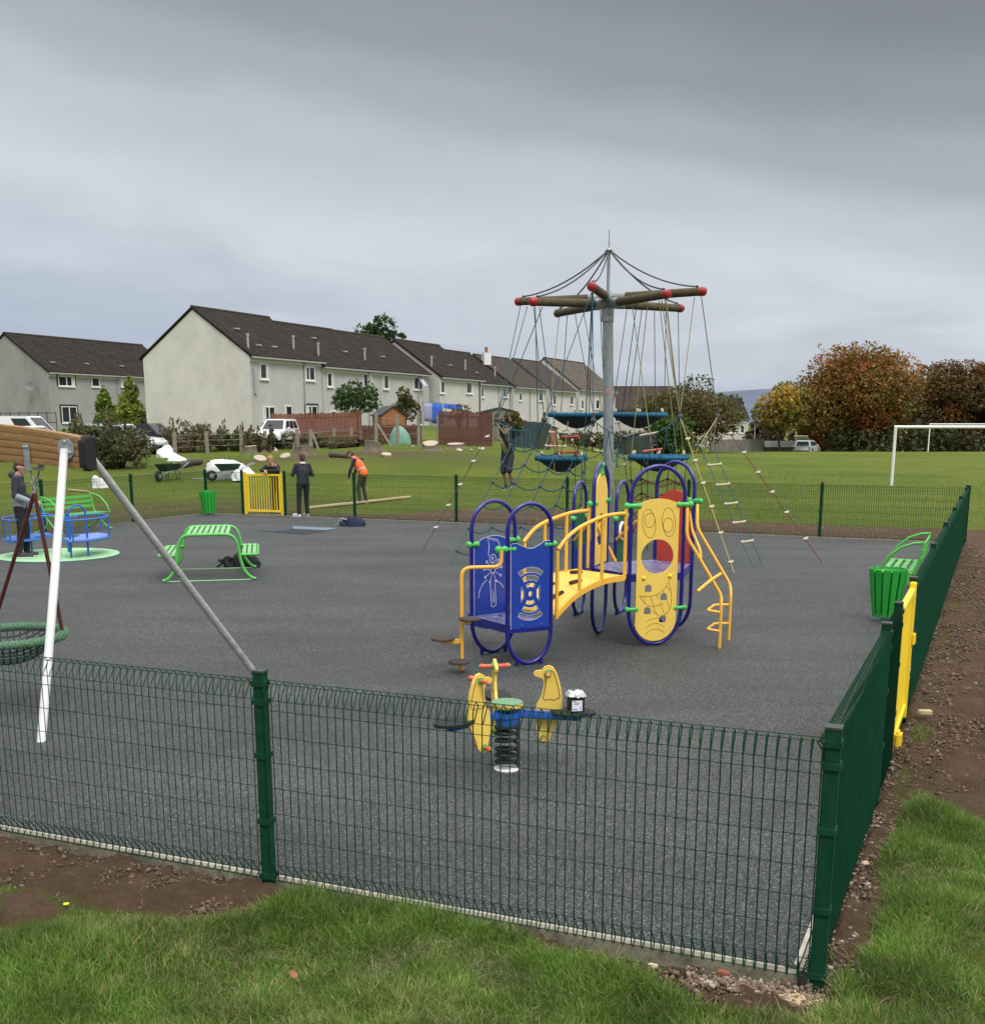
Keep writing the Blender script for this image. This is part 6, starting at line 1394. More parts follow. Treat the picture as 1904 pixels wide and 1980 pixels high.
# ------------------------------------------------------------------ benches, bins, picnic table
def bench(root, L_=1.55):
    """along x, back at -y, front at +y"""
    for s in (-1, 1):
        x = s * L_ / 2; mb = MB(); mb.tube(fillet([(x, -0.05, 0.88), (x, 0.02, 0.45), (x, 0.16, 0.30), (x, 0.05, 0.14), (x, -0.22, 0.03), (x, -0.30, 0.02)], 0.10, 6), 0.022, 10); lg = mb.build('leg', M['lime'], root, local=True)
        mb = MB(); mb.tube(fillet([(x, 0.14, 0.34), (x, 0.30, 0.14), (x, 0.50, 0.03), (x, 0.58, 0.02)], 0.10, 6), 0.022, 10); mb.build('foot', M['lime'], lg, local=True)
        mb = MB(); mb.tube([(x, -0.05, 0.86), (x, 0.08, 0.85), (x, 0.26, 0.78), (x, 0.42, 0.64), (x, 0.52, 0.46), (x, 0.53, 0.42), (x, 0.02, 0.40)], 0.020, 10); mb.build('arm_rest', M['lime'], root, local=True)
    mb = MB()
    for k in range(3): z = 0.57 + 0.115 * k; mb.beam((-L_ / 2, -0.015 - 0.018 * k, z), (L_ / 2, -0.015 - 0.018 * k, z), 0.022, 0.062)
    mb.build('backrest', M['lime'], root, local=True, smooth=0)
    mb = MB()
    for k in range(4): mb.beam((-L_ / 2, 0.11 + 0.118 * k, 0.425), (L_ / 2, 0.11 + 0.118 * k, 0.425), 0.068, 0.025)
    mb.build('seat', M['lime'], root, local=True, smooth=0)
bl_ = BL - DL * 5.65 + Vector((DL.y, -DL.x, 0)) * 0.42
b1_ = thing('park_bench', bl_, 'lime green slatted bench by the left fence behind the roundabout', 'bench', 'lime green benches', rz=math.atan2(DL.y, DL.x) + math.pi); bench(b1_, 1.6)
pr_ = C0 + DR * 13.1 + Vector((-DR.y, DR.x, 0)) * 0.40
b2_ = thing('park_bench', pr_, 'lime green slatted bench by the right fence behind the bin', 'bench', 'lime green benches', rz=math.atan2(DR.y, DR.x)); bench(b2_, 1.55)
def litter_bin(root, H_, R0, R1, nsl=14):
    mb = MB(); mb.lathe([(R0 * 0.84, 0.1), (R1 * 0.88, H_ - 0.03), (R1 * 0.90, H_ - 0.03), (R1 * 0.84, H_ - 0.05), (R0 * 0.78, 0.12), (0, 0.12)], (0, 0, 0), 28); lin_ = mb.build('liner', M['bingreen'], root, local=True)
    mb = MB(); mb.lathe([(0.0, 0.10), (R0 * 0.84, 0.10)], (0, 0, 0), 28, cap=False); mb.tube([(0, 0, 0.1), (0, 0, 0.0)], 0.05, 10); mb.lathe([(0.12, 0.0), (0.12, 0.012), (0.03, 0.015)], (0, 0, 0), 18); mb.build('foot', M['galv'], root, local=True)
    for i in range(nsl):
        a = 2 * math.pi * (i + 0.5) / nsl; c_, s_ = math.cos(a), math.sin(a); wv_ = Vector((-s_, c_, 0)); mb = MB(); vs_ = []
        for z, r_, w_ in ((0.06, R0, R0 * 0.36), (H_, R1, R1 * 0.36)):
            for rr_, q in ((r_ * 0.93, -1), (r_ * 0.93, 1), (r_, 1), (r_, -1)): vs_.append(Vector((c_ * rr_, s_ * rr_, z)) + wv_ * (q * w_ / 2))
        mb.add(vs_, [(0, 1, 2, 3), (7, 6, 5, 4), (0, 4, 5, 1), (1, 5, 6, 2), (2, 6, 7, 3), (3, 7, 4, 0)]); mb.build('slat', M['bingreen'], root, local=True, smooth=0, bevel=0.004)
b_ = thing('litter_bin', G(404, 996), 'bright green slatted litter bin left of the yellow back gate', 'bin', 'green slatted litter bins'); litter_bin(b_, 0.68, 0.17, 0.245)
b_ = thing('litter_bin', G(1710, 1200), 'bright green slatted litter bin beside the right-hand fence gate', 'bin', 'green slatted litter bins', rz=0.2); litter_bin(b_, 0.70, 0.165, 0.245, 13)
pf = G(315, 1126); pfr = G(495, 1121); pbk = G(310, 1099); px_ = (pfr - pf); PL = px_.length; px_.normalize(); py_ = Vector((-px_.y, px_.x, 0)); PDEP = 1.55
pt = thing('picnic_table', pf.lerp(pfr, 0.5), 'lime green steel picnic table with a seat at each end', 'picnic table', rz=math.atan2(px_.y, px_.x))
pf2 = [(-0.755, 0.022), (-0.70, 0.035), (-0.63, 0.09), (-0.56, 0.20), (-0.515, 0.36), (-0.49, 0.54), (-0.455, 0.66), (-0.40, 0.735), (-0.32, 0.765), (-0.2, 0.77)]
prof = pf2 + [(-x, z) for x, z in reversed(pf2)]
for y in (0.0, PDEP):
    mb = MB(); mb.tube(curve3([(x * PL / 1.51, y, z) for x, z in prof], 60), 0.026, 10); mb.build('side_frame', M['lime'], pt, local=True)
    mb = MB(); mb.tube([(-0.74 * PL / 1.51, y, 0.008), (0.74 * PL / 1.51, y, 0.008)], 0.010, 6); mb.build('ground_bar', M['palegreen'], pt, local=True)
mb = MB()
for i in range(8): x = -0.315 + 0.09 * i; mb.beam((x, 0.0, 0.782), (x, PDEP, 0.782), 0.060, 0.012)
mb.build('table_top', mat('pale_lime_paint', (0.20, 0.54, 0.18), 0.4, var=0.06), pt, local=True, smooth=0)
for s in (-1, 1):
    mb = MB(); mb.tube(fillet([(s * 0.50, 0.03, 0.425), (s * 0.80, 0.03, 0.425), (s * 0.80, PDEP - 0.03, 0.425), (s * 0.50, PDEP - 0.03, 0.425)], 0.05, 5), 0.022, 10); st = mb.build('seat', M['lime'], pt, local=True); mb = MB()
    for k in range(3): mb.beam((s * (0.575 + 0.085 * k), 0.04, 0.446), (s * (0.575 + 0.085 * k), PDEP - 0.04, 0.446), 0.055, 0.010)
    mb.build('seat_slats', mat('pale_lime_slats', (0.20, 0.54, 0.18), 0.4, var=0.06), st, local=True, smooth=0)
# sunken trampoline
tc_ = sum(TR, Vector()) / 4; tr = thing('trampoline', tc_, 'ground-level trampoline with a blue-grey rim sunk into the play surface', 'trampoline')
inn = [p.lerp(tc_, 0.17) for p in TR]
for i in range(4):
    a, b, c_, d_ = TR[i].lerp(tc_, 0.012), TR[(i + 1) % 4].lerp(tc_, 0.012), inn[(i + 1) % 4], inn[i]; mb = MB(); lo = Vector((0, 0, -0.045)); hi = Vector((0, 0, 0.012))
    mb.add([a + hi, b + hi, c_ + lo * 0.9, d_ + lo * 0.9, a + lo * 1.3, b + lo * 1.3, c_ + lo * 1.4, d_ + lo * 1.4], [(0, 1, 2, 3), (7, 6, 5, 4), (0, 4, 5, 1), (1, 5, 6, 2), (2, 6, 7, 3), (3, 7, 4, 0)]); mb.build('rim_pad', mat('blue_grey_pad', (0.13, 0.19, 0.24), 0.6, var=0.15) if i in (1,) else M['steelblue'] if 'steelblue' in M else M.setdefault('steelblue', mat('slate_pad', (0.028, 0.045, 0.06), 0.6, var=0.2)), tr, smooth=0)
mb = MB(); mb.plate([(p.x, p.y) for p in inn], [], (0, 0, -0.047), (1, 0, 0), (0, 1, 0), 0.016); mb.build('jump_mat', M['black'], tr, smooth=0)

# ------------------------------------------------------------------ rope climbing mast
PX, PY = D(1177, 1050, 24.2).x, 24.2; mp = Hz(PX, PY)
ms = thing('rope_climber', mp, 'tall grey mast with seven log arms, hanging ropes and blue-rimmed net baskets', 'rope climber')
zh = UPZ(mp, 585); lean = 0.02
LEAN = Vector((-0.135, 0, 0)); mb = MB(); mb.tube([mp - UP * 0.3 - LEAN * 0.06, mp + LEAN * 0.93 + UP * (zh - 0.35)], 0.112, 24); mast = mb.build('mast', M['galv'], ms)
mb = MB(); q = mp + LEAN * 0.65 + UP * 2.9 + Vector((-0.02, -0.1125, 0)); mb.ball(q + UP * 0.32, (0.05, 0.003, 0.07), 10, 6); mb.build('graffiti', mat('faded_red_mark', (0.45, 0.20, 0.19), 0.7), mast)
mp = mp + LEAN; mb = MB(); mb.tube([mp + UP * (zh - 0.38), mp + UP * (zh - 0.12)], 0.135, 24); mb.tube([mp + UP * (zh - 0.12), mp + UP * (zh + 0.20)], 0.11, 24); mb.tube([mp + UP * (zh + 0.2), mp + UP * UPZ(mp, 484)], 0.035, 10); mb.tube([mp + UP * UPZ(mp, 484), mp + UP * UPZ(mp, 444)], [0.016, 0.010], 8); mb.ball(mp + UP * UPZ(mp, 484), 0.06); mb.ball(mp + Vector((0, -0.135, zh - 0.22)), 0.025); hubo = mb.build('hub', M['galv'], ms)
RA = 2.13
def arm_end(u, v, back):
    d_ = Vector(((u - CX), FPX * cp_ + (CY - v) * sp_, 0)); d_.normalize(); t0 = mp.dot(d_); c_ = d_ * t0; h2 = RA ** 2 - (mp - c_).length_squared; k = math.sqrt(max(h2, 0.0)); t = t0 + (k if back else -k); return D(u, v, (d_ * t).y)
ARM = [('A', 999, 583, True, 1), ('B', 1027, 583, False, 0), ('C', 1143, 553, False, 1), ('D', 1292, 568, False, 0), ('E', 1362, 563, False, 1), ('F', 1318, 596, True, 0), ('G', 1076, 606, True, 0)]
TOPZ = mp + UP * UPZ(mp, 486); ends = {}
for nm, u, v, bk_, lvl in ARM:
    e = arm_end(u, v, bk_); ends[nm] = e; s0 = mp + UP * (zh + (0.10 if lvl else -0.02)); d_ = (e - s0).normalized()
    mb = MB(); L_ = (e - s0).length; pts = [s0 + d_ * (0.35 + (L_ - 0.42) * i / 6) for i in range(7)]; mb.tube(pts, [0.088, 0.086, 0.088, 0.084, 0.085, 0.083, 0.082], 14); ao = mb.build('log_arm', M['log'], ms)
    mb = MB(); mb.tube([s0 + d_ * 0.06, s0 + d_ * 0.42], 0.096, 14); mb.build('arm_sleeve', M['galv'], ao)
    mb = MB(); n_ = d_; 
    mb.tube([e - d_ * 0.10, e - d_ * 0.02, e + d_ * 0.025, e + d_ * 0.045], [0.091, 0.091, 0.068, 0.02], 14); mb.build('end_cap', M['capred'] if nm != 'G' else M['log'], ao)
    st0 = e - d_ * 0.16 + UP * 0.10; tq = TOPZ + Vector((d_.x, d_.y, 0)).normalized() * 0.05; pts = [st0.lerp(tq, i / 10) - UP * (0.16 * 4 * (i / 10) * (1 - i / 10)) for i in range(11)]
    mb = MB(); mb.tube(pts, 0.016, 6); mb.build('stay_rope', M['ropegrey'], ms); mb = MB(); mb.ball(pts[0], 0.03, 8, 6); mb.ball(pts[-1], 0.035, 8, 6); mb.build('stay_shackle', M['ropegrey'], ao)
RC = {'t': 'ropeteal', 'y': 'ropeyel', 'r': 'ropered', 'b': 'ropeblue', 'g': 'ropegrey'}
def rope(pts, c='t', r=0.013, sag=0.0, balls=(), bc='knot', n=10):
    P = [Vector(p) for p in pts]
    if len(P) == 2: P = [P[0].lerp(P[1], i / n) - UP * (sag * 4 * (i / n) * (1 - i / n)) for i in range(n + 1)] if sag else P
    mb = MB(); mb.tube(P, r * 0.72, 6); o = mb.build('rope', M[RC[c]], ms)
    for t in balls:
        q = pts[0].lerp(pts[-1], t); mb = MB(); mb.ball(q, (0.05, 0.045, 0.03), 8, 6); mb.ball(q + Vector((0.035, 0, 0.02)), 0.025, 8, 6); mb.build('grip', M[bc], o)
    return o
def ring_net(u, v, Y, hw, dep=0.29, label=None):
    c_ = D(u, v, Y); r_ = hw / FPX * Y * 1.02; mb = MB(); N_ = 36
    mb.tube([c_ + Vector((r_ * math.cos(2 * math.pi * i / N_), r_ * math.sin(2 * math.pi * i / N_), 0)) for i in range(N_)], 0.042, 10, closed=True); o = mb.build('basket_ring', M['ropeblue'], ms)
    mb = MB(); pts = []
    for i in range(720): a = 2 * math.pi * i / 720; ph = a * 40; pts.append(c_ + Vector(((r_ + 0.043 * math.cos(ph)) * math.cos(a), (r_ + 0.043 * math.cos(ph)) * math.sin(a), 0.043 * math.sin(ph))))
    mb.tube(pts, 0.012, 4, closed=True); mb.build('ring_winding', M['ropeblue'], o)
    mb = MB(); prof = [(r_, 0.0), (r_ * 0.80, -dep * 0.30), (r_ * 0.52, -dep * 0.66), (r_ * 0.22, -dep * 0.94), (0.01, -dep)]; mb.lathe(prof, c_, 28, cap=False); so = mb.build('basket_net', M['net'], o); sm = so.modifiers.new('t', 'SOLIDIFY'); sm.thickness = 0.01
    for i in range(6):
        q = c_ + Vector((r_ * math.cos(R(60 * i + 20)), r_ * math.sin(R(60 * i + 20)), 0.09)); mb = MB(); mb.ball(q, (0.03, 0.03, 0.05), 8, 6); mb.build('ferrule', M['knot'], o)
    return c_, r_
b1 = ring_net(1116, 802, 25.0, 51); b2 = ring_net(1234, 802, 25.1, 50); b3 = ring_net(1085, 886, 24.0, 46); b4 = ring_net(1273, 884, 23.2, 53)
def under(nm, t): s0 = mp + UP * zh; e = ends[nm]; return s0.lerp(e, t) - UP * 0.10
def rimp(b, a): return b[0] + Vector((b[1] * math.cos(R(a)), b[1] * math.sin(R(a)), 0.06))
# hanging ropes
for nm, t, b, a, c_ in (('G', 0.95, b1, 170, 'y'), ('G', 0.78, b1, 230, 'r'), ('G', 0.62, b1, 300, 'r'), ('G', 0.45, b1, 20, 'y'), ('C', 0.9, b1, 60, 'r'), ('C', 0.5, b1, 350, 'y'), ('F', 0.25, b2, 190, 'r'), ('F', 0.45, b2, 240, 'r'), ('F', 0.62, b2, 300, 'r'), ('F', 0.78, b2, 10, 'r'), ('D', 0.5, b2, 120, 't')): rope([under(nm, t), rimp(b, a)], c_, 0.012)
for nm, t, b, a, c_ in (('D', 0.42, b4, 250, 'y'), ('D', 0.68, b4, 190, 'y'), ('D', 0.86, b4, 300, 'y'), ('D', 0.95, b4, 20, 'y'), ('B', 0.95, b3, 200, 't'), ('B', 0.9, b3, 260, 'b'), ('C', 0.95, b3, 330, 't'), ('C', 0.92, b3, 20, 'b')): rope([under(nm, t), rimp(b, a)], c_, 0.012)
K = {1: D(960, 812, 23.3), 2: D(1052, 811, 22.3), 3: D(1147, 813, 22.2), 4: D(1314, 806, 22.6), 5: D(1387, 805, 23.6)}
for nm, t, k, c_ in (('A', 0.96, 1, 't'), ('A', 0.88, 1, 't'), ('B', 0.97, 2, 't'), ('B', 0.86, 1, 't'), ('C', 0.97, 2, 'b'), ('C', 0.93, 3, 'b'), ('D', 0.97, 4, 'y'), ('D', 0.9, 4, 'y'), ('E', 0.97, 5, 'r'), ('E', 0.90, 4, 'y'), ('F', 0.95, 4, 't')): rope([under(nm, t), K[k]], c_, 0.0125)
for k in K: mb = MB(); mb.ball(K[k], 0.06, 8, 6); mb.tube([K[k] - UP * 0.12, K[k] + UP * 0.14], 0.03, 6); mb.build('knot', M['ropegrey'], ms)
# rope garlands with hanging loops between the knots
def garland(a, b, c_, sag=0.28, loops=(), lc='t', ll=0.5):
    rope([a, b], c_, 0.015, sag)
    for t in loops:
        p = a.lerp(b, t) - UP * (sag * 4 * t * (1 - t)); q = a.lerp(b, min(1, t + 0.14)) - UP * (sag * 4 * (t + 0.14) * (1 - t - 0.14)); pts = [p.lerp(q, i / 10) - UP * (ll * math.sin(math.pi * i / 10)) for i in range(11)]; rope(pts, lc, 0.012)
garland(K[1], K[2], 'b', 0.22, (0.30, 0.52, 0.70), 'b', 0.45); garland(K[2], K[3], 't', 0.3, (0.25, 0.6), 'r', 0.5); garland(K[3], K[4], 't', 0.38, (0.04, 0.18, 0.55, 0.72, 0.84), 't', 0.55); garland(K[4], K[5], 'y', 0.42, (0.35, 0.62, 0.82), 'y', 0.55)
garland(D(1182, 822, 23.5), D(1226, 890, 23.0), 't', 0.25, (0.2,), 'b', 0.5)
# ropes to the ground anchors
rope([K[1], G(818, 1063)], 'g', 0.013, balls=(0.13, 0.32, 0.50, 0.66, 0.83)); rope([K[5], G(1590, 1089)], 'r', 0.014, balls=(0.13, 0.27, 0.41, 0.545, 0.68, 0.85), bc='knot')
rope([K[4], G(1419, 1108)], 'y', 0.015, balls=(0.16, 0.31, 0.46, 0.61, 0.77, 0.94), bc='rung')
rope([D(1195, 810, 23.4), G(1232, 1062)], 'g', 0.012, balls=(0.35, 0.6))
def ladder(p0, p1, q0, q1, c_, rungs, balls=True):
    rope([p0, q0], c_, 0.012); rope([p1, q1], c_, 0.012)
    for t in rungs:
        a, b = p0.lerp(q0, t), p1.lerp(q1, t); mb = MB(); mb.tube([a, b], 0.019, 8); mb.ball(a, 0.034, 8, 6); mb.ball(b, 0.034, 8, 6); mb.build('rung', M['rung'], ms)
ladder(D(1353, 862, 22.0), D(1377, 860, 22.1), G(1455, 1095), G(1473, 1092), 't', (0.17, 0.34, 0.50, 0.655, 0.81)); rope([K[5], D(1353, 862, 22.0)], 'y', 0.012); rope([K[5], D(1377, 860, 22.1)], 'r', 0.012)
rope([K[5], D(1353, 862, 22.0)], 'g', 0.011, 0.12)
ladder(D(1069, 815, 23.6), D(1098, 815, 23.6), D(1050, 880, 23.4), D(1090, 882, 23.4), 'y', (0.32, 0.72)); mb = MB(); mb.tube([D(1085, 845, 23.9), D(1118, 844, 23.9)], 0.035, 8); mb.build('rung', M['capred'], ms)
mb = MB(); mb.tube([D(1080, 875, 23.7), D(1120, 874, 23.7)], 0.025, 8); mb.build('rung', M['capred'], ms)
mb = MB(); mb.tube([D(1236, 842, 23.2), D(1272, 836, 23.2)], 0.022, 8); mb.build('rung', M['rung'], ms); mb = MB(); mb.tube([D(1243, 873, 23.1), D(1280, 868, 23.1)], 0.022, 8); mb.build('rung', M['coral'], ms)
mb = MB(); mb.tube([D(1150, 871, 23.8), D(1166, 873, 23.8)], 0.02, 8); mb.build('rung', M['rung'], ms); rope([D(1166, 873, 23.8), D(1131, 885, 24)], 'g', 0.012, 0.05); rope([D(1192, 880, 23.4), D(1225, 888, 23.1)], 'g', 0.012, 0.05)
# the climbing net spread to the ground left of the mast
topN = [D(988, 862, 22.9), D(1031, 866, 22.8), D(1075, 876, 22.8), D(1112, 878, 22.9), D(1131, 885, 23.4)]; botN = [G(871, 1090), G(918, 1083), G(978, 1076), G(1040, 1068), G(1112, 1060)]
rope([K[1], topN[0]], 't', 0.014); rope([K[2], topN[1]], 't', 0.014); rope([K[3], topN[3]], 'b', 0.014); rope([K[2], topN[2]], 'b', 0.012); rope([K[3], topN[4]], 'b', 0.012)
rows = [0.0, 0.16, 0.33, 0.52, 0.72, 0.9]; colr = []
for a, b in zip(topN, botN):
    rope([a, b], 't', 0.0145); colr.append([a.lerp(b, t) for t in rows])
for j in range(len(rows)):
    for i in range(4):
        a, b = colr[i][j], colr[i + 1][j]; pts = [a.lerp(b, k / 8) - UP * (0.10 * 4 * (k / 8) * (1 - k / 8)) for k in range(9)]; mb = MB(); mb.tube(pts, 0.0135, 6); o = mb.build('rope', M['ropeteal'], ms)
    for i in range(5): mb = MB(); mb.ball(colr[i][j], 0.035, 8, 6); mb.build('knot', M['ropegrey'], ms)
# net column under the lower right basket and slack ropes under the lower left one
for a in range(0, 360, 60):
    p = rimp(b4, a) - UP * 0.06; q = Vector((b4[0].x + b4[1] * 0.8 * math.cos(R(a)), b4[0].y + b4[1] * 0.8 * math.sin(R(a)), 0)); rope([p, q], 'r' if a % 120 else 't', 0.013)
for z in (0.35, 0.72, 1.05, 1.35):
    mb = MB(); k = 0.8 + 0.2 * z / b4[0].z; pts = [Vector((b4[0].x + b4[1] * k * math.cos(R(a)), b4[0].y + b4[1] * k * math.sin(R(a)), z + 0.05 * math.cos(R(a * 6)))) for a in range(0, 360, 10)]; mb.tube(pts, 0.013, 6, closed=True); mb.build('rope', M['ropered'], ms)
    for a in range(0, 360, 60): mb = MB(); mb.ball((b4[0].x + b4[1] * k * math.cos(R(a)), b4[0].y + b4[1] * k * math.sin(R(a)), z + 0.05), 0.035, 8, 6); mb.build('knot', M['ropered'], ms)
for a, l, c_ in ((200, 0.9, 'y'), (250, 1.2, 'y'), (300, 1.5, 't'), (340, 1.6, 't'), (30, 1.55, 't')): p = rimp(b3, a) - UP * 0.08; rope([p, p - UP * l + Vector((0.02, 0, 0))], c_, 0.012)
for a, b in ((200, 260), (300, 350)): p, q = rimp(b3, a) - UP * 0.9, rimp(b3, b) - UP * 0.9; rope([p, q], 'y', 0.013, 0.25)
# straw-coloured loops hanging from the first knot
for u0, v0, u1, v1 in ((958, 816, 970, 832), (970, 832, 974, 838), (974, 838, 984, 832), (984, 832, 989, 824)): rope([D(u0, v0, 23.1), D(u1, v1, 23.1)], 'y', 0.018)
for u0, v0, u1, v1 in ((962, 832, 976, 876), (968, 846, 981, 874), (983, 836, 985, 868)): rope([D(u0, v0, 23.1), D(u1, v1, 23.1)], 'y', 0.016)
# ------------------------------------------------------------------ people
def capsule(mb, a, ra, b, rb, n=14):
    a, b = Vector(a), Vector(b); mb.tube([a, a.lerp(b, 0.5), b], [ra, (ra + rb) / 2, rb], n); mb.ball(a, ra, n, 10); mb.ball(b, rb, n, 10)
def chain(mb, pts):
    for (a, ra), (b, rb) in zip(pts[:-1], pts[1:]): capsule(mb, a, ra, b, rb)
def melt(name, mb, m, parent, voxel, smooth=4):
    """fuse overlapping solids into ONE continuous skin"""
    o = mb.build(name, m, None, smooth=0, local=True)
    r = o.modifiers.new('r', 'REMESH'); r.mode = 'VOXEL'; r.voxel_size = voxel
    s = o.modifiers.new('s', 'SMOOTH'); s.iterations = smooth; s.factor = 0.5
    dg = bpy.context.evaluated_depsgraph_get(); me = bpy.data.meshes.new_from_object(o.evaluated_get(dg)); old = o.data; o.modifiers.clear(); o.data = me; bpy.data.meshes.remove(old); me.name = name
    if not me.materials: me.materials.append(m)
    me.shade_smooth(); o.parent = parent; return o
def person(label, loc, rz, h, J, top, legs, shoes, hair, hairlen=0.0, shorts=False, wide=1.0, group=None, collar=None, hood=None, vest=None, band=None, grip=0.5):
    """stands at loc facing local +y; joints in metres for a 1.7 m body, scaled to h"""
    root = thing('person', loc, label, 'person', group, rz=rz); s = h / 1.70
    d = dict(pelvis=(0, 0, 0.93), chest=(0, 0, 1.24), neck=(0, 0.0, 1.43), head=(0, 0.03, 1.575), look=(0, 1, 0), sl=(-0.17, 0, 1.385), sr=(0.17, 0, 1.385), el=(-0.23, -0.03, 1.11), er=(0.23, -0.03, 1.11), wl=(-0.25, 0.05, 0.87), wr=(0.25, 0.05, 0.87), hl=(-0.09, 0, 0.90), hr=(0.09, 0, 0.90), kl=(-0.10, 0.03, 0.49), kr=(0.10, 0.03, 0.49), al=(-0.11, -0.02, 0.085), ar=(0.11, -0.02, 0.085), tl=(-0.12, 0.16, 0.035), tr=(0.12, 0.16, 0.035), fl=None, fr=None)
    d.update(J); V = {k: (Vector(v) * s if v is not None else None) for k, v in d.items()}; look = Vector(d['look']).normalized(); side = look.cross(UP).normalized(); upv = side.cross(look)
    b = MB(); hd = V['head']
    # head: cranium, face, jaw, nose, ears
    capsule(b, hd + upv * 0.03 * s - look * 0.015 * s, 0.088 * s, hd + upv * 0.015 * s + look * 0.022 * s, 0.078 * s); capsule(b, hd - upv * 0.03 * s + look * 0.03 * s, 0.062 * s, hd - upv * 0.075 * s + look * 0.05 * s, 0.040 * s)
    capsule(b, hd + upv * 0.012 * s + look * 0.098 * s, 0.010 * s, hd - upv * 0.018 * s + look * 0.118 * s, 0.016 * s); capsule(b, hd - upv * 0.052 * s + look * 0.085 * s - side * 0.014 * s, 0.012 * s, hd - upv * 0.052 * s + look * 0.085 * s + side * 0.014 * s, 0.012 * s)
    for q in (-1, 1): capsule(b, hd + side * q * 0.082 * s + upv * 0.012 * s, 0.016 * s, hd + side * q * 0.080 * s - upv * 0.025 * s, 0.012 * s)
    chain(b, [(hd - upv * 0.05 * s, 0.054 * s), (V['neck'], 0.055 * s), (V['chest'], 0.10 * s), (V['pelvis'], 0.095 * s)])
    for q, S_, E_, W_, F_ in ((-1, 'sl', 'el', 'wl', 'fl'), (1, 'sr', 'er', 'wr', 'fr')):
        chain(b, [(V['neck'].lerp(V[S_], 0.3), 0.06 * s), (V[S_], 0.052 * s), (V[S_].lerp(V[E_], 0.5), 0.043 * s), (V[E_], 0.037 * s), (V[E_].lerp(V[W_], 0.35), 0.038 * s), (V[W_], 0.026 * s)])
        fd_ = (V[F_] - V[W_]).normalized() if V[F_] is not None else (V[W_] - V[E_]).normalized(); pn = fd_.cross(UP); pn = pn.normalized() if pn.length > 0.1 else Vector((1, 0, 0)); pm = pn.cross(fd_).normalized()
        k = V[W_] + fd_ * 0.075 * s
        for t in (-1.5, -0.5, 0.5, 1.5):
            kk = k + pn * t * 0.019 * s; ln = (0.07 if abs(t) < 1 else 0.058) * s; curl = pm * (-1)
            capsule(b, V[W_] + pn * t * 0.010 * s, 0.015 * s, kk, 0.0115 * s, 8); m1 = kk + (fd_ * 0.85 + curl * grip).normalized() * ln * 0.55; m2 = m1 + (fd_ * (0.9 - grip) + curl * (0.35 + grip)).normalized() * ln * 0.5
            capsule(b, kk, 0.0100 * s, m1, 0.0092 * s, 8); capsule(b, m1, 0.0092 * s, m2, 0.0078 * s, 8)
        th = V[W_] + fd_ * 0.03 * s + pn * (-q) * 0.022 * s; t1 = th + (fd_ * 0.7 - pn * q * 0.6 + curl * 0.3).normalized() * 0.038 * s; capsule(b, th, 0.013 * s, t1, 0.011 * s, 8); capsule(b, t1, 0.011 * s, t1 + (fd_ + curl * 0.5).normalized() * 0.03 * s, 0.009 * s, 8)
    for H_, K_, A_, T_ in (('hl', 'kl', 'al', 'tl'), ('hr', 'kr', 'ar', 'tr')):
        chain(b, [(V['pelvis'], 0.10 * s), (V[H_], 0.082 * s), (V[H_].lerp(V[K_], 0.5), 0.068 * s), (V[K_], 0.052 * s), (V[K_].lerp(V[A_], 0.35), 0.054 * s), (V[A_], 0.036 * s)]); capsule(b, V[A_] - UP * 0.03 * s, 0.034 * s, V[T_], 0.026 * s)
    body = melt('body', b, M['skin'], root, 0.0075 * s, 3)
    # jumper
    c = MB(); w_ = wide
    cm = V['chest']; pv = V['pelvis']; nk = V['neck']; shd = (V['sr'] - V['sl']).normalized()
    for q in (-1, 1): chain(c, [(nk.lerp(V['sl' if q < 0 else 'sr'], 0.45), 0.062 * s), (cm + shd * q * 0.075 * s * w_, 0.108 * s), (cm.lerp(pv, 0.55) + shd * q * 0.06 * s * w_, 0.104 * s), (pv + shd * q * 0.065 * s * w_ + (pv - cm).normalized() * 0.02 * s, 0.104 * s)])
    chain(c, [(cm, 0.120 * s), (cm.lerp(pv, 0.5), 0.118 * s), (pv, 0.120 * s)]); capsule(c, nk - (nk - cm).normalized() * 0.05 * s, 0.075 * s, cm, 0.122 * s); capsule(c, V['sl'], 0.066 * s, V['sr'], 0.066 * s)
    for S_, E_, W_ in (('sl', 'el', 'wl'), ('sr', 'er', 'wr')): chain(c, [(V[S_], 0.068 * s), (V[S_].lerp(V[E_], 0.5), 0.058 * s), (V[E_], 0.053 * s), (V[E_].lerp(V[W_], 0.5), 0.047 * s), (V[E_].lerp(V[W_], 0.93), 0.038 * s)])
    jm = melt('jumper', c, M[top], root, 0.012 * s, 3)
    t = MB()
    for H_, K_, A_ in (('hl', 'kl', 'al'), ('hr', 'kr', 'ar')):
        if shorts: chain(t, [(pv, 0.115 * s), (V[H_], 0.100 * s), (V[H_].lerp(V[K_], 0.5), 0.09 * s), (V[H_].lerp(V[K_], 0.98), 0.085 * s)])
        else: chain(t, [(pv, 0.115 * s), (V[H_], 0.097 * s), (V[H_].lerp(V[K_], 0.5), 0.080 * s), (V[K_], 0.066 * s), (V[K_].lerp(V[A_], 0.5), 0.062 * s), (V[K_].lerp(V[A_], 0.97), 0.056 * s)])
    melt('trousers', t, M[legs], root, 0.012 * s, 3)
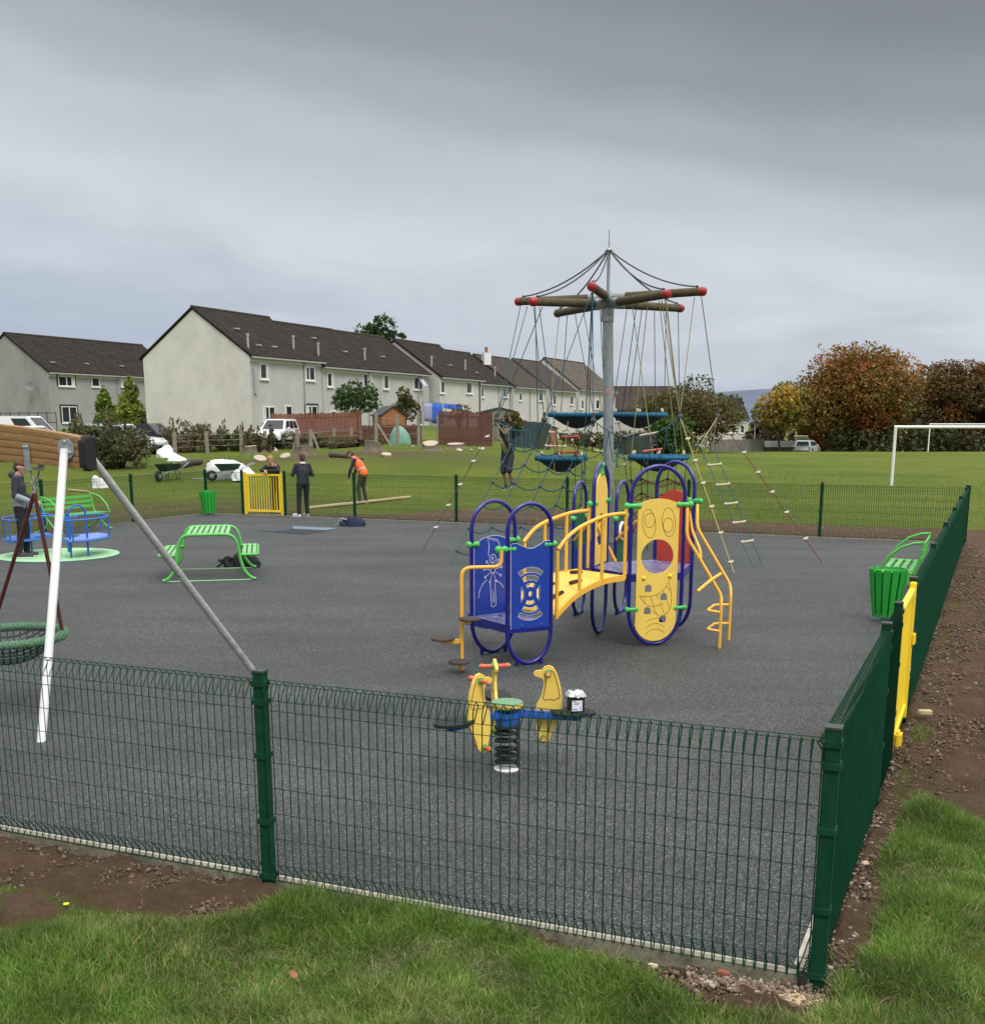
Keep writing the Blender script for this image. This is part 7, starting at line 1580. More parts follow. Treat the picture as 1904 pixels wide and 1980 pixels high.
    for A_, T_ in (('al', 'tl'), ('ar', 'tr')):
        f = MB(); hl_ = V[A_] - (V[T_] - V[A_]).normalized() * 0.025 * s; hl_.z = V[A_].z - 0.045 * s; capsule(f, hl_, 0.040 * s, V[T_] + Vector((0, 0, 0.01 * s)), 0.036 * s); capsule(f, V[A_] - UP * 0.02 * s, 0.046 * s, V[A_].lerp(V[T_], 0.5), 0.040 * s); so = melt('shoe', f, M[shoes], root, 0.010 * s, 2)
        f = MB(); f.beam(hl_ - UP * 0.032 * s - (V[T_] - hl_).normalized() * 0.03 * s, Vector((V[T_].x, V[T_].y, V[T_].z - 0.022 * s)) + (V[T_] - hl_).normalized() * 0.03 * s, 0.078 * s, 0.016 * s); f.build('sole', M['whitecloth' if shoes != 'drab' else 'black'], so, local=True, smooth=0, bevel=0.004)
    hm = MB(); capsule(hm, hd + upv * 0.052 * s - look * 0.020 * s, 0.090 * s, hd + upv * 0.058 * s + look * 0.030 * s, 0.074 * s); capsule(hm, hd + upv * 0.0 * s - look * 0.040 * s, 0.080 * s, hd - upv * (0.03 + hairlen) * s - look * 0.045 * s, 0.062 * s)
    melt('hair', hm, M[hair], root, 0.009 * s, 2)
    for q in (-1, 1):
        e = MB(); e.ball(hd + upv * 0.012 * s + look * 0.096 * s + side * q * 0.031 * s, 0.008 * s, 8, 6); e.build('eye', M['black'], root, local=True)
    if collar: k = MB(); k.tube([nk + shd * 0.07 * s * math.cos(R(a)) + (Vector((0, 0.075, 0)) * s * math.sin(R(a))) + UP * 0.012 * s for a in range(0, 360, 30)], 0.022 * s, 8, closed=True); k.build('collar', M[collar], root, local=True)
    if hood: k = MB(); capsule(k, nk - look * 0.075 * s + side * 0.06 * s, 0.052 * s, nk - look * 0.10 * s, 0.062 * s); capsule(k, nk - look * 0.075 * s - side * 0.06 * s, 0.052 * s, nk - look * 0.10 * s, 0.062 * s); melt('hood', k, M[hood], root, 0.012 * s)
    if vest:
        k = MB()
        for q in (-1, 1): chain(k, [(nk.lerp(V['sl' if q < 0 else 'sr'], 0.5) , 0.070 * s), (cm + shd * q * 0.07 * s, 0.132 * s), (cm.lerp(pv, 0.55) + shd * q * 0.055 * s, 0.132 * s), (pv + shd * q * 0.06 * s, 0.132 * s)])
        vo = melt('vest', k, M[vest], root, 0.012 * s)
        k = MB(); ax = (pv - cm).normalized(); cc = cm.lerp(pv, 0.62); e1 = shd; e2 = ax.cross(e1)
        k.tube([cc + e1 * 0.205 * s * math.cos(R(a)) + e2 * 0.130 * s * math.sin(R(a)) for a in range(0, 360, 15)], 0.016 * s, 6, closed=True); k.build('reflective_tape', M['reflect'], vo, local=True)
    if band:
        k = MB()
        for q in (-1, 1): chain(k, [(pv + shd * q * 0.075 * s + UP * 0.06 * s, 0.112 * s), (pv + shd * q * 0.075 * s - UP * 0.01 * s, 0.110 * s)])
        melt('hem_band', k, M[band], root, 0.012 * s)
        k = MB(); capsule(k, V['er'].lerp(V['wr'], 0.1), 0.058 * s, V['er'].lerp(V['wr'], 0.75), 0.050 * s); melt('sleeve_panel', k, M[band], root, 0.012 * s)
    return root
gm = GP0.lerp(GP1, 0.60); gn = outward(GP0, GP1)
pl_ = gm + gn * 0.42; pl_.z = gz(pl_.x, pl_.y); ga_ang = math.atan2(-gn.y, -gn.x) - math.pi / 2
person('blond boy in black clothes leaning with folded arms on the yellow back gate', pl_, ga_ang, 1.72, dict(pelvis=(0, -0.02, 0.92), chest=(0, 0.10, 1.20), neck=(0, 0.19, 1.375), head=(0.01, 0.24, 1.51), look=(-0.55, 0.8, -0.08), sl=(-0.18, 0.16, 1.33), sr=(0.18, 0.16, 1.33), el=(-0.27, 0.30, 1.235), er=(0.27, 0.30, 1.235), wl=(-0.03, 0.47, 1.225), wr=(0.06, 0.46, 1.24), fl=(0.06, 0.52, 1.19), fr=(-0.06, 0.52, 1.19), hl=(-0.09, -0.02, 0.90), hr=(0.09, -0.02, 0.90)), 'blackcloth', 'blackcloth', 'shoe', 'blondhair')
pb_ = G(588, 999); person('boy in charcoal school jumper and black trousers, seen from behind beside the yellow gate', pb_, R(28), 1.74, dict(look=(-0.15, 1, 0.02), el=(-0.27, 0.06, 1.13), er=(0.28, 0.02, 1.12), wl=(-0.13, 0.26, 1.20), wr=(0.12, 0.24, 1.18), al=(-0.15, -0.02, 0.085), ar=(0.10, 0.02, 0.085), tl=(-0.24, 0.14, 0.035), tr=(0.05, 0.18, 0.035), kl=(-0.12, 0.02, 0.49), kr=(0.10, 0.05, 0.49)), 'charcloth', 'blackcloth', 'whitecloth', 'brownhair', collar='whitecloth')
pw_ = ground_at(699, 974, 28, 60); person('workman in an orange hi-vis vest bending forward behind the back fence', pw_, R(78), 1.76, dict(pelvis=(0, -0.08, 0.93), chest=(0, 0.08, 1.21), neck=(0, 0.20, 1.38), head=(0, 0.31, 1.48), look=(0, 0.8, -0.6), sl=(-0.18, 0.14, 1.32), sr=(0.18, 0.14, 1.32), el=(-0.22, 0.26, 1.02), er=(0.22, 0.22, 1.03), wl=(-0.15, 0.34, 0.80), wr=(0.17, 0.30, 0.80), kl=(-0.10, 0.06, 0.49), kr=(0.10, -0.04, 0.49), hl=(-0.09, -0.07, 0.90), hr=(0.09, -0.07, 0.90), al=(-0.10, 0.02, 0.085), ar=(0.10, -0.12, 0.085), tl=(-0.10, 0.20, 0.035), tr=(0.11, 0.06, 0.035)), 'charcloth', 'drab', 'shoe', 'brownhair', vest='hivis')
pt_ = G(48, 1079); pt_.z = 0.016; person('teenager in a dark hooded top standing side-on on the roundabout disc', pt_, R(-80), 1.86, dict(look=(0.1, 1, -0.22), head=(0, 0.055, 1.57), el=(-0.24, 0.0, 1.10), er=(0.24, -0.02, 1.10), wl=(-0.16, 0.22, 1.0), wr=(0.16, 0.24, 0.98), tl=(-0.13, 0.18, 0.035), tr=(0.14, 0.15, 0.035), kl=(-0.10, 0.04, 0.49), kr=(0.11, 0.01, 0.49), al=(-0.11, 0.02, 0.085), ar=(0.12, -0.06, 0.085)), 'charcloth', 'blackcloth', 'shoe', 'brownhair', hood='charcloth', band='greycloth', wide=1.1)
pc_ = D(981, 948, 23.3); person('child in a dark top and shorts hanging by both hands from straw-coloured rope loops', Vector((pc_.x, pc_.y, pc_.z)), R(160), 1.34, dict(look=(0.1, 1, 0.1), sl=(-0.15, 0, 1.42), sr=(0.15, 0, 1.42), el=(-0.17, 0.06, 1.63), er=(0.17, 0.06, 1.63), wl=(-0.10, 0.10, 1.80), wr=(0.10, 0.10, 1.80), fl=(-0.10, 0.11, 1.9), fr=(0.10, 0.11, 1.9), kl=(-0.10, 0.16, 0.52), kr=(0.10, 0.05, 0.49), al=(-0.10, -0.06, 0.22), ar=(0.10, -0.14, 0.14), tl=(-0.11, 0.08, 0.12), tr=(0.11, 0.0, 0.04)), 'blackcloth', 'charcloth', 'shoe', 'brownhair', shorts=True, grip=0.85)
# ------------------------------------------------------------------ parked cars
def car(name, label, loc, rz, paint, L_=4.3, W_=1.76, H_=1.65, kind='suv', cat='car', group='cars parked by the houses', open_lid=False):
    """front along +x"""
    root = thing(name, loc, label, cat, group, rz=rz); hl = L_ / 2; rw = 0.33; sh_ = H_ * 0.56
    if kind == 'van': low = [(-hl, 0.35), (-hl, H_ * 0.55), (-hl, H_ * 0.55), (hl * 0.62, H_ * 0.55), (hl * 0.97, H_ * 0.47), (hl, 0.55), (hl, 0.32)]; top = [(-hl, H_ * 0.54), (-hl + 0.04, H_ - 0.05), (-hl + 0.2, H_), (hl * 0.42, H_), (hl * 0.72, H_ * 0.54)]
    elif kind == 'saloon': low = [(-hl, 0.32), (-hl + 0.05, sh_), (-hl * 0.55, sh_ + 0.04), (hl * 0.35, sh_ + 0.04), (hl * 0.9, sh_ * 0.86), (hl, 0.5), (hl, 0.28)]; top = [(-hl * 0.72, sh_), (-hl * 0.42, H_), (hl * 0.0, H_ + 0.02), (hl * 0.42, sh_)]
    else: low = [(-hl, 0.38), (-hl + 0.03, sh_), (-hl * 0.8, sh_ + 0.05), (hl * 0.38, sh_ + 0.05), (hl * 0.88, sh_ * 0.95), (hl, 0.62), (hl, 0.34)]; top = [(-hl + 0.06, sh_ + 0.04), (-hl + 0.28, H_ - 0.03), (-hl + 0.5, H_), (hl * 0.10, H_ - 0.02), (hl * 0.46, sh_ + 0.04)]
    b = MB()
    def loft(poly, w0, w1f):
        st = [(-w0, w1f), (-w0 * 0.94, 1.0), (w0 * 0.94, 1.0), (w0, w1f)]; n = len(poly); cz = sum(p[1] for p in poly) / n; vs_ = []
        for y, f_ in st:
            for x, z in poly: vs_.append((x * (0.985 if f_ < 1 else 1), y, cz + (z - cz) * f_))
        fs_ = [(i * n + j, i * n + (j + 1) % n, (i + 1) * n + (j + 1) % n, (i + 1) * n + j) for i in range(3) for j in range(n)] + [tuple(range(n)), tuple(3 * n + k for k in range(n - 1, -1, -1))]; b.add(vs_, fs_)
    loft(low, W_ / 2, 0.94)
    n = len(top); zt = max(z for _, z in top); zb = min(z for _, z in top); vs_ = []
    for sg in (-1, 1):
        for x, z in top: vs_.append((x, sg * (W_ / 2 - 0.04 - 0.16 * (z - zb) / (zt - zb)), z))
    b.add(vs_, [tuple(range(n)), tuple(range(2 * n - 1, n - 1, -1))] + [(j, (j + 1) % n, n + (j + 1) % n, n + j) for j in range(n)])
    b.build('body', paint, root, local=True, smooth=30, bevel=0.03)
    yy = lambda z: W_ / 2 - 0.04 - 0.16 * (z - zb) / (zt - zb) + 0.008
    xs = [p[0] for p in top]; x0, x1 = min(xs), max(xs); z0, z1 = zb + 0.10, zt - 0.13
    def xe(z, left):
        pts = top[:3] if left else top[-2:]; pts = [top[0], top[1]] if left else [top[-1], top[-2]]; (xa, za), (xb, zb2) = pts; return xa + (xb - xa) * min(1.0, (z - za) / max(1e-6, zb2 - za))
    if kind != 'van': cuts = [0.05, 0.34, 0.66, 0.95]
    else: cuts = [0.70, 0.97]
    for sg in (-1, 1):
        for a, c_ in zip(cuts[:-1], cuts[1:]):
            g = MB(); q = []
            for z, t in ((z0, a + 0.015), (z0, c_ - 0.015), (z1, c_ - 0.015), (z1, a + 0.015)): l_, r_ = xe(z, True) + 0.06, xe(z, False) - 0.06; q.append((l_ + (r_ - l_) * t, sg * yy(z), z))
            g.add(q + [(x, y - sg * 0.02, z) for x, y, z in q], [(0, 1, 2, 3), (7, 6, 5, 4), (0, 4, 5, 1), (1, 5, 6, 2), (2, 6, 7, 3), (3, 7, 4, 0)]); g.build('side_window', M['glass'], root, local=True, smooth=0)
    g = MB(); q = []
    for z in (zb + 0.06, zt - 0.08):
        x = xe(z, False) + 0.012
        for sg in (-1, 1): q.append((x, sg * (yy(z) - 0.10), z))
    nn = Vector((0.03, 0, 0.01)); g.add(q + [tuple(Vector(p) - nn) for p in q], [(0, 1, 3, 2), (4, 6, 7, 5), (0, 4, 5, 1), (2, 3, 7, 6), (0, 2, 6, 4), (1, 5, 7, 3)]); g.build('windscreen', M['glass'], root, local=True, smooth=0)
    if kind != 'van':
        g = MB(); q = []
        for z in (zb + 0.08, zt - 0.12):
            x = xe(z, True) - 0.012
            for sg in (-1, 1): q.append((x, sg * (yy(z) - 0.14), z))
        g.add(q + [tuple(Vector(p) + nn) for p in q], [(0, 2, 3, 1), (4, 5, 7, 6), (0, 1, 5, 4), (2, 6, 7, 3), (0, 4, 6, 2), (1, 3, 7, 5)]); g.build('rear_window', M['glass'], root, local=True, smooth=0)
    for x in (-hl * 0.62, hl * 0.62):
        for sg in (-1, 1):
            w = MB(); y = sg * (W_ / 2 - 0.09); w.tube([(x, y - 0.11, rw), (x, y - 0.09, rw), (x, y + 0.09, rw), (x, y + 0.11, rw)], [rw - 0.03, rw, rw, rw - 0.03], 20); ar = MB(); ar.tube([(x, sg * (W_ / 2 - 0.02), rw + 0.01), (x, sg * (W_ / 2 + 0.006), rw + 0.01)], rw + 0.07, 22); ar.build('wheel_arch', M['black'], root, local=True); wo = w.build('wheel', M['black'], root, local=True)
            r_ = MB(); r_.tube([(x, sg * (W_ / 2 + 0.008), rw), (x, sg * (W_ / 2 + 0.028), rw)], [0.20, 0.18], 14); r_.build('rim', M['rimmetal'], wo, local=True)
    for sg in (-1, 1):
        l = MB(); l.ball((hl - 0.06, sg * (W_ / 2 - 0.24), sh_ * 0.72), (0.07, 0.17, 0.09), 10, 8); l.build('headlight', M['lampclear'], root, local=True); l = MB(); l.box((-hl + 0.02, sg * (W_ / 2 - 0.11), sh_ * 0.86), (0.06, 0.12, 0.26)); l.build('tail_light', M['lampred'], root, local=True, smooth=0)
        l = MB(); l.ball((x1 - 0.45, sg * (W_ / 2 + 0.08), sh_ + 0.14), (0.07, 0.10, 0.07), 8, 6); l.build('mirror', paint, root, local=True)
    bp_ = MB(); bp_.box((hl - 0.02, 0, 0.42), (0.10, W_ * 0.92, 0.16)); bp_.box((-hl + 0.02, 0, 0.45), (0.10, W_ * 0.92, 0.16)); bp_.build('bumper', M['cardark'], root, local=True, smooth=0, bevel=0.02)
    if kind == 'suv':
        r_ = MB()
        for sg in (-1, 1): r_.tube(fillet([(-hl * 0.62, sg * (W_ / 2 - 0.22), H_ - 0.03), (-hl * 0.55, sg * (W_ / 2 - 0.22), H_ + 0.06), (hl * 0.02, sg * (W_ / 2 - 0.22), H_ + 0.05), (hl * 0.1, sg * (W_ / 2 - 0.22), H_ - 0.03)], 0.05, 3), 0.02, 6)
        r_.build('roof_rail', M['cardark'], root, local=True)
    if open_lid: l = MB(); l.beam((-hl + 0.1, 0, H_ + 0.02), (-hl - 0.75, 0, H_ + 0.45), W_ * 0.8, 0.07); l.build('raised_tailgate', paint, root, local=True, smooth=0, bevel=0.03)
    return root
car('parked_car', 'white four-by-four parked below the end of the orange-brown fence', gY(537, 68.0), R(-100), M['carwhite'], 3.8, 1.6, 1.6)
car('parked_car', 'silver-white estate car with roof rails behind the big gorse bush', gY(238, 62.5), R(-14), M['carsilver'], 4.6, 1.8, 1.66)
car('parked_car', 'dark car showing its windscreen between the gorse and the cream gable', gY(300, 67), R(-20), M['cardark'], 4.0, 1.7, 1.42, 'saloon')
car('parked_van', 'long white van behind the swing beam at far left', gY(34, 66), R(-6), M['carwhite'], 5.4, 1.9, 1.9, 'van', 'van')
car('parked_car', 'white car roof just above the swing beam, in front of the van', gY(74, 61.5), R(-8), M['carwhite'], 4.3, 1.75, 1.50, 'saloon')
car('parked_car', 'pale car with raised tailgate at the far edge of the field under the orange trees', gY(1561, 111.5), R(60), M['carsilver'], 3.9, 1.7, 1.5, 'suv', open_lid=True)

# ------------------------------------------------------------------ goals, lamp post
def goal(label, p, q, h, r):
    root = thing('goalposts', (p + q) / 2, label, 'goal', 'white football goals'); a, b = p + UP * h, q + UP * h
    for s, e in ((p, a), (q, b)): mb = MB(); mb.tube([s - UP * 0.3, e], r, 12); mb.build('goal_post', M['white'], root)
    mb = MB(); d_ = (b - a).normalized(); mb.tube([a - d_ * r * 0.9 + UP * 0.0, b + d_ * r * 0.9], r * 0.98, 12); mb.build('crossbar', M['white'], root)
p = ground_at(1723, 939, 35, 70); hq = UPZ(p, 825.5); q = p + Vector((7.3, -0.9, 0)); q.z = gz(q.x, q.y); goal('white goal nearer the playground, its tall left post clear of the trees', p, q, hq - p.z, 0.062)
p = ground_at(1794, 869, 80, 112); q = p + Vector((7.3, -0.4, 0)); goal('smaller far white goal in front of the dark trees', p, q, UPZ(p, 820) - p.z, 0.062)
p = gY(1458, 132); root = thing('lamp_post', p, 'thin grey lamp post beside the white gabled house', 'lamp post'); mb = MB(); zt = UPZ(p, 805); mb.tube([p - UP * 0.3, Vector((p.x, p.y, zt))], [0.10, 0.06], 8); mb.build('pole', M['galv'], root); mb = MB(); mb.box((p.x + 0.35, p.y, zt), (0.9, 0.25, 0.16)); mb.build('lamp_head', M['galv'], root, smooth=0, bevel=0.03)

# ------------------------------------------------------------------ stumps, log slices, timber
def stump(label, u, v, r, h, Y0=36):
    b = ground_at(u, v, Y0, 75); root = thing('tree_stump', b, label, 'tree stump', 'felled tree stumps on the bank'); rr = np.random.default_rng(int(u)); n = 22; mb = MB(); prof = [(1.55, -0.15), (1.28, 0.06), (1.06, 0.35 * h), (1.0, 0.7 * h), (0.98, h)]; ph = rr.random(4) * 6.28; vs_ = []; tl = rr.normal(0, 0.07, 2)
    for f_, z in prof:
        for k in range(n):
            a = 2 * math.pi * k / n; w = 1 + (0.13 * math.sin(5 * a + ph[0]) + 0.08 * math.sin(3 * a + ph[1])) * (f_ - 0.6) * 1.6; vs_.append((b.x + r * f_ * w * math.cos(a), b.y + r * f_ * w * math.sin(a), b.z + z + (tl[0] * math.cos(a) + tl[1] * math.sin(a)) * (z / h if z > 0 else 0)))
    mb.add(vs_, [(i * n + k, i * n + (k + 1) % n, (i + 1) * n + (k + 1) % n, (i + 1) * n + k) for i in range(4) for k in range(n)] + [tuple(4 * n + k for k in range(n))]); mb.build('bark', M['stumpbark'], root)
    mb = MB(); mb.add([Vector(x) * 1.0 + UP * 0.02 for x in vs_[-n:]] + [Vector(x) + UP * 0.002 for x in vs_[-n:]], [tuple(range(n))] + [(k, (k + 1) % n, n + (k + 1) % n, n + k) for k in range(n)]); mb.build('cut_face', M['cutwood'], root, smooth=0)
stump('stump just above the blond boy, left of two pale log slices', 485, 878, 0.32, 0.42); stump('wide low stump above and right of the blond boy', 522, 874, 0.45, 0.30); stump('stump behind the boy in the school jumper, with bared roots', 585, 882, 0.43, 0.42); stump('tallest stump with a broad pale cut top above the workman', 720, 874, 0.37, 0.42); stump('stump with a flat pale top right of the workman, near the red-brown fence', 832, 871, 0.37, 0.34); stump('low stump among wood chips at the right end of the bank', 880, 868, 0.45, 0.26)
def slice_(label, u, v, rx, rz_, tilt, Y0=36):
    b = ground_at(u, v, Y0, 75); o = MB(); n = 18; ry = rx * 0.8; c_ = Vector((0, 0, 0.035 + 0.30 * rx * math.sin(tilt))); nrm = Vector((math.sin(rz_) * math.sin(tilt), -math.cos(rz_) * math.sin(tilt), math.cos(tilt))); x = nrm.cross(Vector((0.2, 1, 0.1))).normalized(); y = nrm.cross(x); lo = [c_ + x * rx * math.cos(6.283 * k / n) + y * ry * math.sin(6.283 * k / n) for k in range(n)]
    root = thing('log_slice', b, label, 'log slice', 'pale log slices on the bank'); o.add([p_ + nrm * 0.07 for p_ in lo] + [p_ - nrm * 0.03 for p_ in lo], [tuple(range(n))] + [(k, (k + 1) % n, n + (k + 1) % n, n + k) for k in range(n)] + [tuple(2 * n - 1 - k for k in range(n))]); o.build('wood', M['cutwood'], root, local=True, smooth=0, bevel=0.01)
slice_('pale log slice leaning left of the blond boy head', 503, 891, 0.29, 0.3, 0.55); slice_('pale log slice leaning between the two boys', 552, 886, 0.25, -0.4, 0.6); slice_('large pale log slice right of the workman, below the tallest stump', 747, 883, 0.22, 0.1, 0.35); slice_('pale log slice near the red-brown fence, left of two smaller ones', 888, 874, 0.15, 0.2, 0.5); slice_('tiny pale log slice between two bigger ones on the bank', 911, 873, 0.07, 0.0, 0.4); slice_('pale log slice at the right end of the bank by the rope grip', 931, 871, 0.17, -0.2, 0.5); slice_('small pale log slice beside the flat-topped stump', 798, 866, 0.07, 0, 0.4)
def plank(name, label, a, b, w, t, m='timber', cat='timber plank'):
    a, b = Vector(a), Vector(b); root = MB(); root.beam(a + UP * (t / 2 + 0.012), b + UP * (t / 2 + 0.012), w, t); tag(root.build(name, M[m], None, smooth=0, bevel=0.006), label, cat)
a, b = ground_at(592, 985, 31, 45), ground_at(792, 963.5, 31, 50); plank('timber_plank', 'long pale timber plank lying on the grass behind the back fence by the workman', a, b, 0.15, 0.06)
a, b = ground_at(132, 949, 30, 60), ground_at(173, 953.5, 30, 60); plank('timber_plank', 'short pale batten lying on grass beyond the left bench', a, b, 0.10, 0.05)
a, b = ground_at(372, 927.5, 30, 60), ground_at(394, 928, 30, 60); plank('grey_pole', 'short grey-white pole lying left of the white sacks', a, b, 0.05, 0.05, 'gutter', 'pole')
a, b = ground_at(346, 907, 30, 70), ground_at(388, 899, 30, 70); mb = MB(); mb.tube([a + UP * 0.12, (a + b) / 2 + UP * 0.2, b + UP * 0.14], [0.12, 0.15, 0.13], 10); tag(mb.build('felled_log', M['bark'], None), 'felled log lying behind the left wheelbarrow', 'log')
a, b = ground_at(640, 884, 40, 70), ground_at(700, 892, 40, 70); mb = MB(); mb.tube([a + UP * 0.10, (a + b) / 2 + UP * 0.12, b + UP * 0.06], [0.13, 0.10, 0.07], 9); tag(mb.build('felled_branch', M['bark'], None), 'grey felled branch lying on the bank left of the workman', 'log')

# ------------------------------------------------------------------ barrows and sacks
def barrow(label, p, rz):
    root = thing('wheelbarrow', p, label, 'wheelbarrow', 'dark green wheelbarrows', rz=rz); mb = MB()
    lo = [(-0.30, -0.20), (0.28, -0.17), (0.28, 0.17), (-0.30, 0.20)]; hi = [(-0.44, -0.34), (0.50, -0.27), (0.50, 0.27), (-0.44, 0.34)]; il = [(x * 0.96, y * 0.96) for x, y in lo]; ih = [(x * 0.96, y * 0.95) for x, y in hi]
    vs_ = [(x, y, 0.36) for x, y in lo] + [(x, y, 0.63) for x, y in hi] + [(x, y, 0.635) for x, y in ih] + [(x, y, 0.38) for x, y in il]
    mb.add(vs_, [(3, 2, 1, 0)] + [(i * 4 + j, i * 4 + (j + 1) % 4, i * 4 + 4 + (j + 1) % 4, i * 4 + 4 + j) for i in range(3) for j in range(4)] + [(12, 13, 14, 15)]); mb.build('tray', M['barrow'], root, local=True, smooth=0, bevel=0.01)
    mb = MB(); mb.tube([(0.62, -0.06, 0.20), (0.62, -0.04, 0.20), (0.62, 0.04, 0.20), (0.62, 0.06, 0.20)], [0.16, 0.20, 0.20, 0.16], 20); w = mb.build('wheel', M['black'], root, local=True); mb = MB(); mb.tube([(0.62, -0.065, 0.20), (0.62, 0.065, 0.20)], 0.09, 12); mb.build('wheel_hub', M['galv'], w, local=True)
    for s in (-1, 1):
        mb = MB(); mb.tube(fillet([(0.62, s * 0.09, 0.20), (0.30, s * 0.17, 0.345), (-0.40, s * 0.27, 0.40), (-0.95, s * 0.30, 0.66)], 0.1, 4), 0.016, 8); mb.build('handle', M['galv'], root, local=True); mb = MB(); mb.tube(fillet([(-0.12, s * 0.22, 0.36), (-0.26, s * 0.25, 0.01), (-0.36, s * 0.25, 0.01), (-0.40, s * 0.26, 0.38)], 0.05, 3), 0.014, 8); mb.build('leg', M['barrow'], root, local=True)
    return root
w1 = ground_at(326, 930, 30, 60); barrow('dark green wheelbarrow loaded with white sacks, left of the white bulk bag', w1, R(-108))
lump('white_sack', (w1.x - 0.12, w1.y + 0.1, w1.z + 0.86), (0.30, 0.30, 0.33), M['sack'], 'tall white sack standing up in the left wheelbarrow', 'sack', 'white woven sacks', 11, 0.35); lump('white_sack', (w1.x + 0.22, w1.y + 0.15, w1.z + 0.74), (0.34, 0.32, 0.20), M['sack'], 'lower white sack lying in the left wheelbarrow', 'sack', 'white woven sacks', 12, 0.3)
w2 = ground_at(428, 928, 30, 60); lump('bulk_bag', (w2.x + 0.02, w2.y + 0.75, w2.z), (0.92, 0.62, 0.86), M['sack'], 'slumped white bulk bag behind the right wheelbarrow and yellow gate', 'bulk bag', None, 13, 0.30, flat=0.05)
bt = [o for o in COL.objects if o.name.startswith('bulk_bag')][0]; mb = MB(); mb.ball((0.08, -0.50, 0.50), (0.11, 0.06, 0.07), 8, 6); mb.build('blue_print', M['blue'], bt, local=True)
w3 = ground_at(440, 930, 30, 60); barrow('dark green wheelbarrow standing in front of the white bulk bag', w3 + Vector((0.05, 0, 0)), R(-160))
w4 = ground_at(461, 931, 30, 60); lump('white_sack', (w4.x, w4.y, w4.z + 0.05), (0.24, 0.22, 0.30), M['sack'], 'crumpled white sack on the grass just left of the yellow gate', 'sack', 'white woven sacks', 14, 0.4, flat=0.05)
w5 = ground_at(192, 943, 28, 60); lump('white_sack', (w5.x, w5.y, w5.z), (0.26, 0.22, 0.36), M['sack'], 'white sack on the grass beyond the left fence, behind the steel swing leg', 'sack', 'white woven sacks', 15, 0.3, flat=0.05)

# ------------------------------------------------------------------ bags
def backpack(label, p, rz, m, strap):
    root = thing('backpack', p, label, 'backpack', 'bags left on the play surface', rz=rz); lump('bag_body', (0, 0, 0.0), (0.23, 0.17, 0.25), m, None, None, None, 21, 0.4, flat=0.02); o = [x for x in COL.objects if x.name.startswith('bag_body')][-1]; o.parent = root; o.location = (0.05, 0, 0.0); 
    lump('bag_pocket', (0, 0, 0), (0.14, 0.10, 0.15), m, None, None, None, 22, 0.2, flat=0.02); q = [x for x in COL.objects if x.name.startswith('bag_pocket')][-1]; q.parent = root; q.location = (-0.20, -0.04, 0.0)
    mb = MB(); mb.tube(fillet([(-0.12, -0.1, 0.16), (-0.28, -0.1, 0.20), (-0.36, -0.08, 0.05), (-0.44, -0.06, 0.015)], 0.06, 4), 0.018, 8); mb.build('strap', strap, root, local=True); mb = MB(); mb.box((0.20, -0.12, 0.09), (0.07, 0.03, 0.05)); mb.build('tag', M['whitecloth'], root, local=True, smooth=0, bevel=0.005)
backpack('navy backpack lying on the play surface at the foot of a back fence post', G(682, 1017), R(-5), M['navycloth'], M['greycloth'])
backpack('black bag lying under the right seat of the lime picnic table', G(468, 1096), R(5), M['blackcloth'], M['blackcloth'])
mb = MB(); capsule(mb, (-0.10, 0, 0.055), 0.05, (0.10, 0.0, 0.04), 0.035); capsule(mb, (-0.10, 0, 0.055), 0.05, (-0.10, 0, 0.11), 0.045); o = melt('shoe', mb, M['shoe'], None, 0.01, 2); o.location = G(434, 1088); o.rotation_euler = (0, 0, R(160)); tag(o, 'single dark shoe on the play surface left of the black bag', 'shoe')

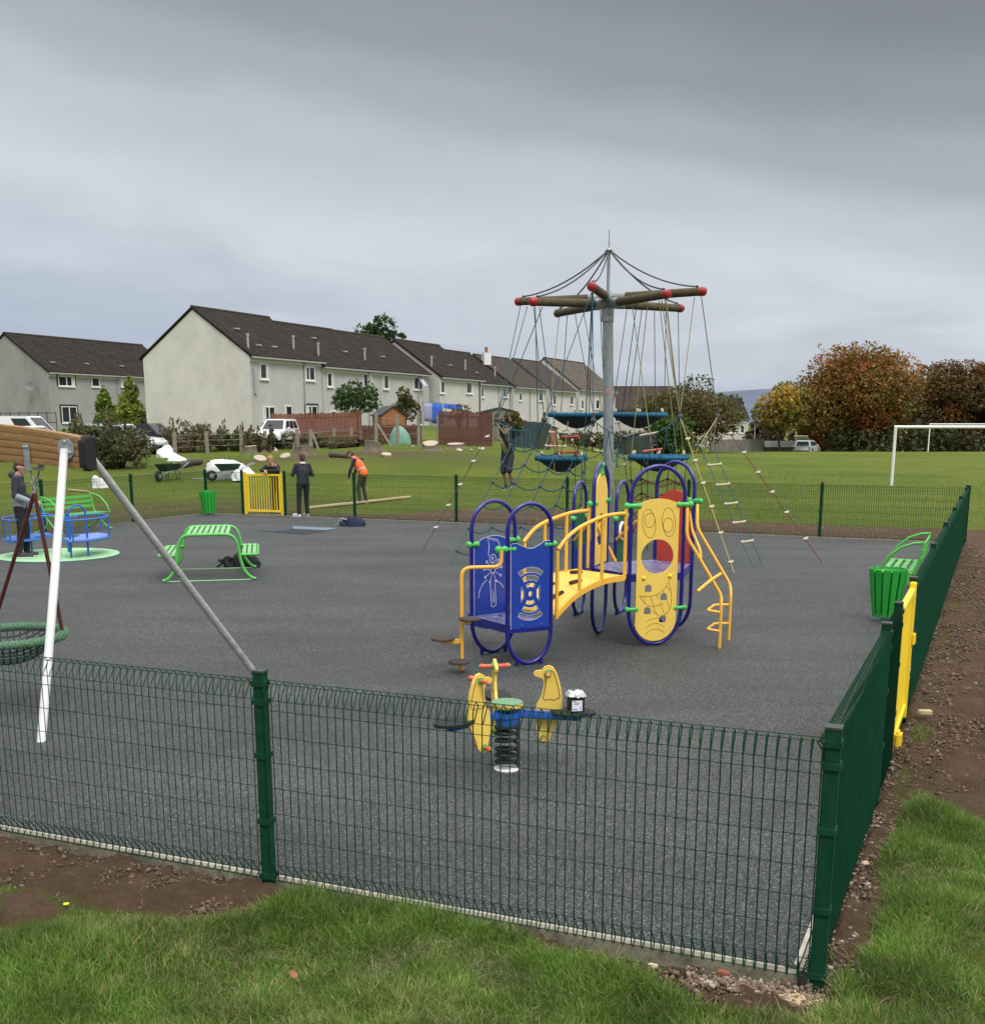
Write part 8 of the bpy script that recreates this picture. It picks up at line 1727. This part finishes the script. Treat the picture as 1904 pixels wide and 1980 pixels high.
# ------------------------------------------------------------------ small things in the foreground
def chip(name, label, cat, p, d, rz, m, bev=0.006):
    mb = MB(); mb.box((0, 0, d[2] / 2), d); o = mb.build(name, M[m], None, smooth=0, local=True, bevel=bev); o.location = p; o.rotation_euler = (0.08, 0.05, rz); tag(o, label, cat)
q = G(1786, 1394); chip('timber_offcut', 'pale timber offcut lying on the soil right of the yellow gate', 'timber offcut', Vector((q.x, q.y, gz(q.x, q.y) + 0.06)), (0.125, 0.05, 0.04), R(10), 'timber')
q = G(1398, 1886); chip('brick_fragment', 'broken piece of red brick in the rubble below the front fence', 'brick', Vector((q.x, q.y, 0.0)), (0.06, 0.035, 0.022), R(-20), 'brick', 0.004)
q = G(1672, 1672); chip('pale_stone', 'flat pale stone by the right fence where the grass begins', 'stone', Vector((q.x, q.y, 0.0)), (0.05, 0.03, 0.018), R(20), 'rung', 0.006)
q = G(1262, 1868); chip('pale_stone', 'small whitish stone in the grass edge below the front fence', 'stone', Vector((q.x, q.y, -0.01)), (0.05, 0.03, 0.02), R(-10), 'rung', 0.006)
def leaf(label, p, s, rz):
    out = [(0, -1), (0.25, -0.75), (0.75, -0.8), (0.6, -0.4), (1.0, 0.0), (0.55, 0.1), (0.7, 0.6), (0.3, 0.45), (0.0, 1.0), (-0.3, 0.45), (-0.7, 0.6), (-0.55, 0.1), (-1.0, 0.0), (-0.6, -0.4), (-0.75, -0.8), (-0.25, -0.75)]
    mb = MB(); vs_ = [(0, 0, 0.15 * s)] + [(x * s, y * s, s * 0.35 * abs(x)) for x, y in out]; n = len(out); mb.add(vs_, [(0, 1 + k, 1 + (k + 1) % n) for k in range(n)]); o = mb.build('dead_leaf', M['leafbrown'], None, smooth=0, local=True); sm = o.modifiers.new('t', 'SOLIDIFY'); sm.thickness = 0.0012; o.location = p; o.rotation_euler = (0.5, 0.2, rz); tag(o, label, 'leaf')
q = G(566, 1884, 0.08); leaf('curled brown dead leaf lying in the front grass', q, 0.026, 0.6)
q = G(128, 1749, 0.03); root = thing('yellow_flower', q, 'tiny yellow flower at the edge of the soil, front left', 'flower'); mb = MB(); mb.tube([q - UP * 0.06, q], 0.0015, 5); mb.build('stem', M['fence'], root); mb = MB(); mb.lathe([(0.0, 0.004), (0.010, 0.006), (0.017, 0.004), (0.008, -0.003), (0, -0.004)], q, 10, cap=False); mb.build('flower_head', M['petal'], root)
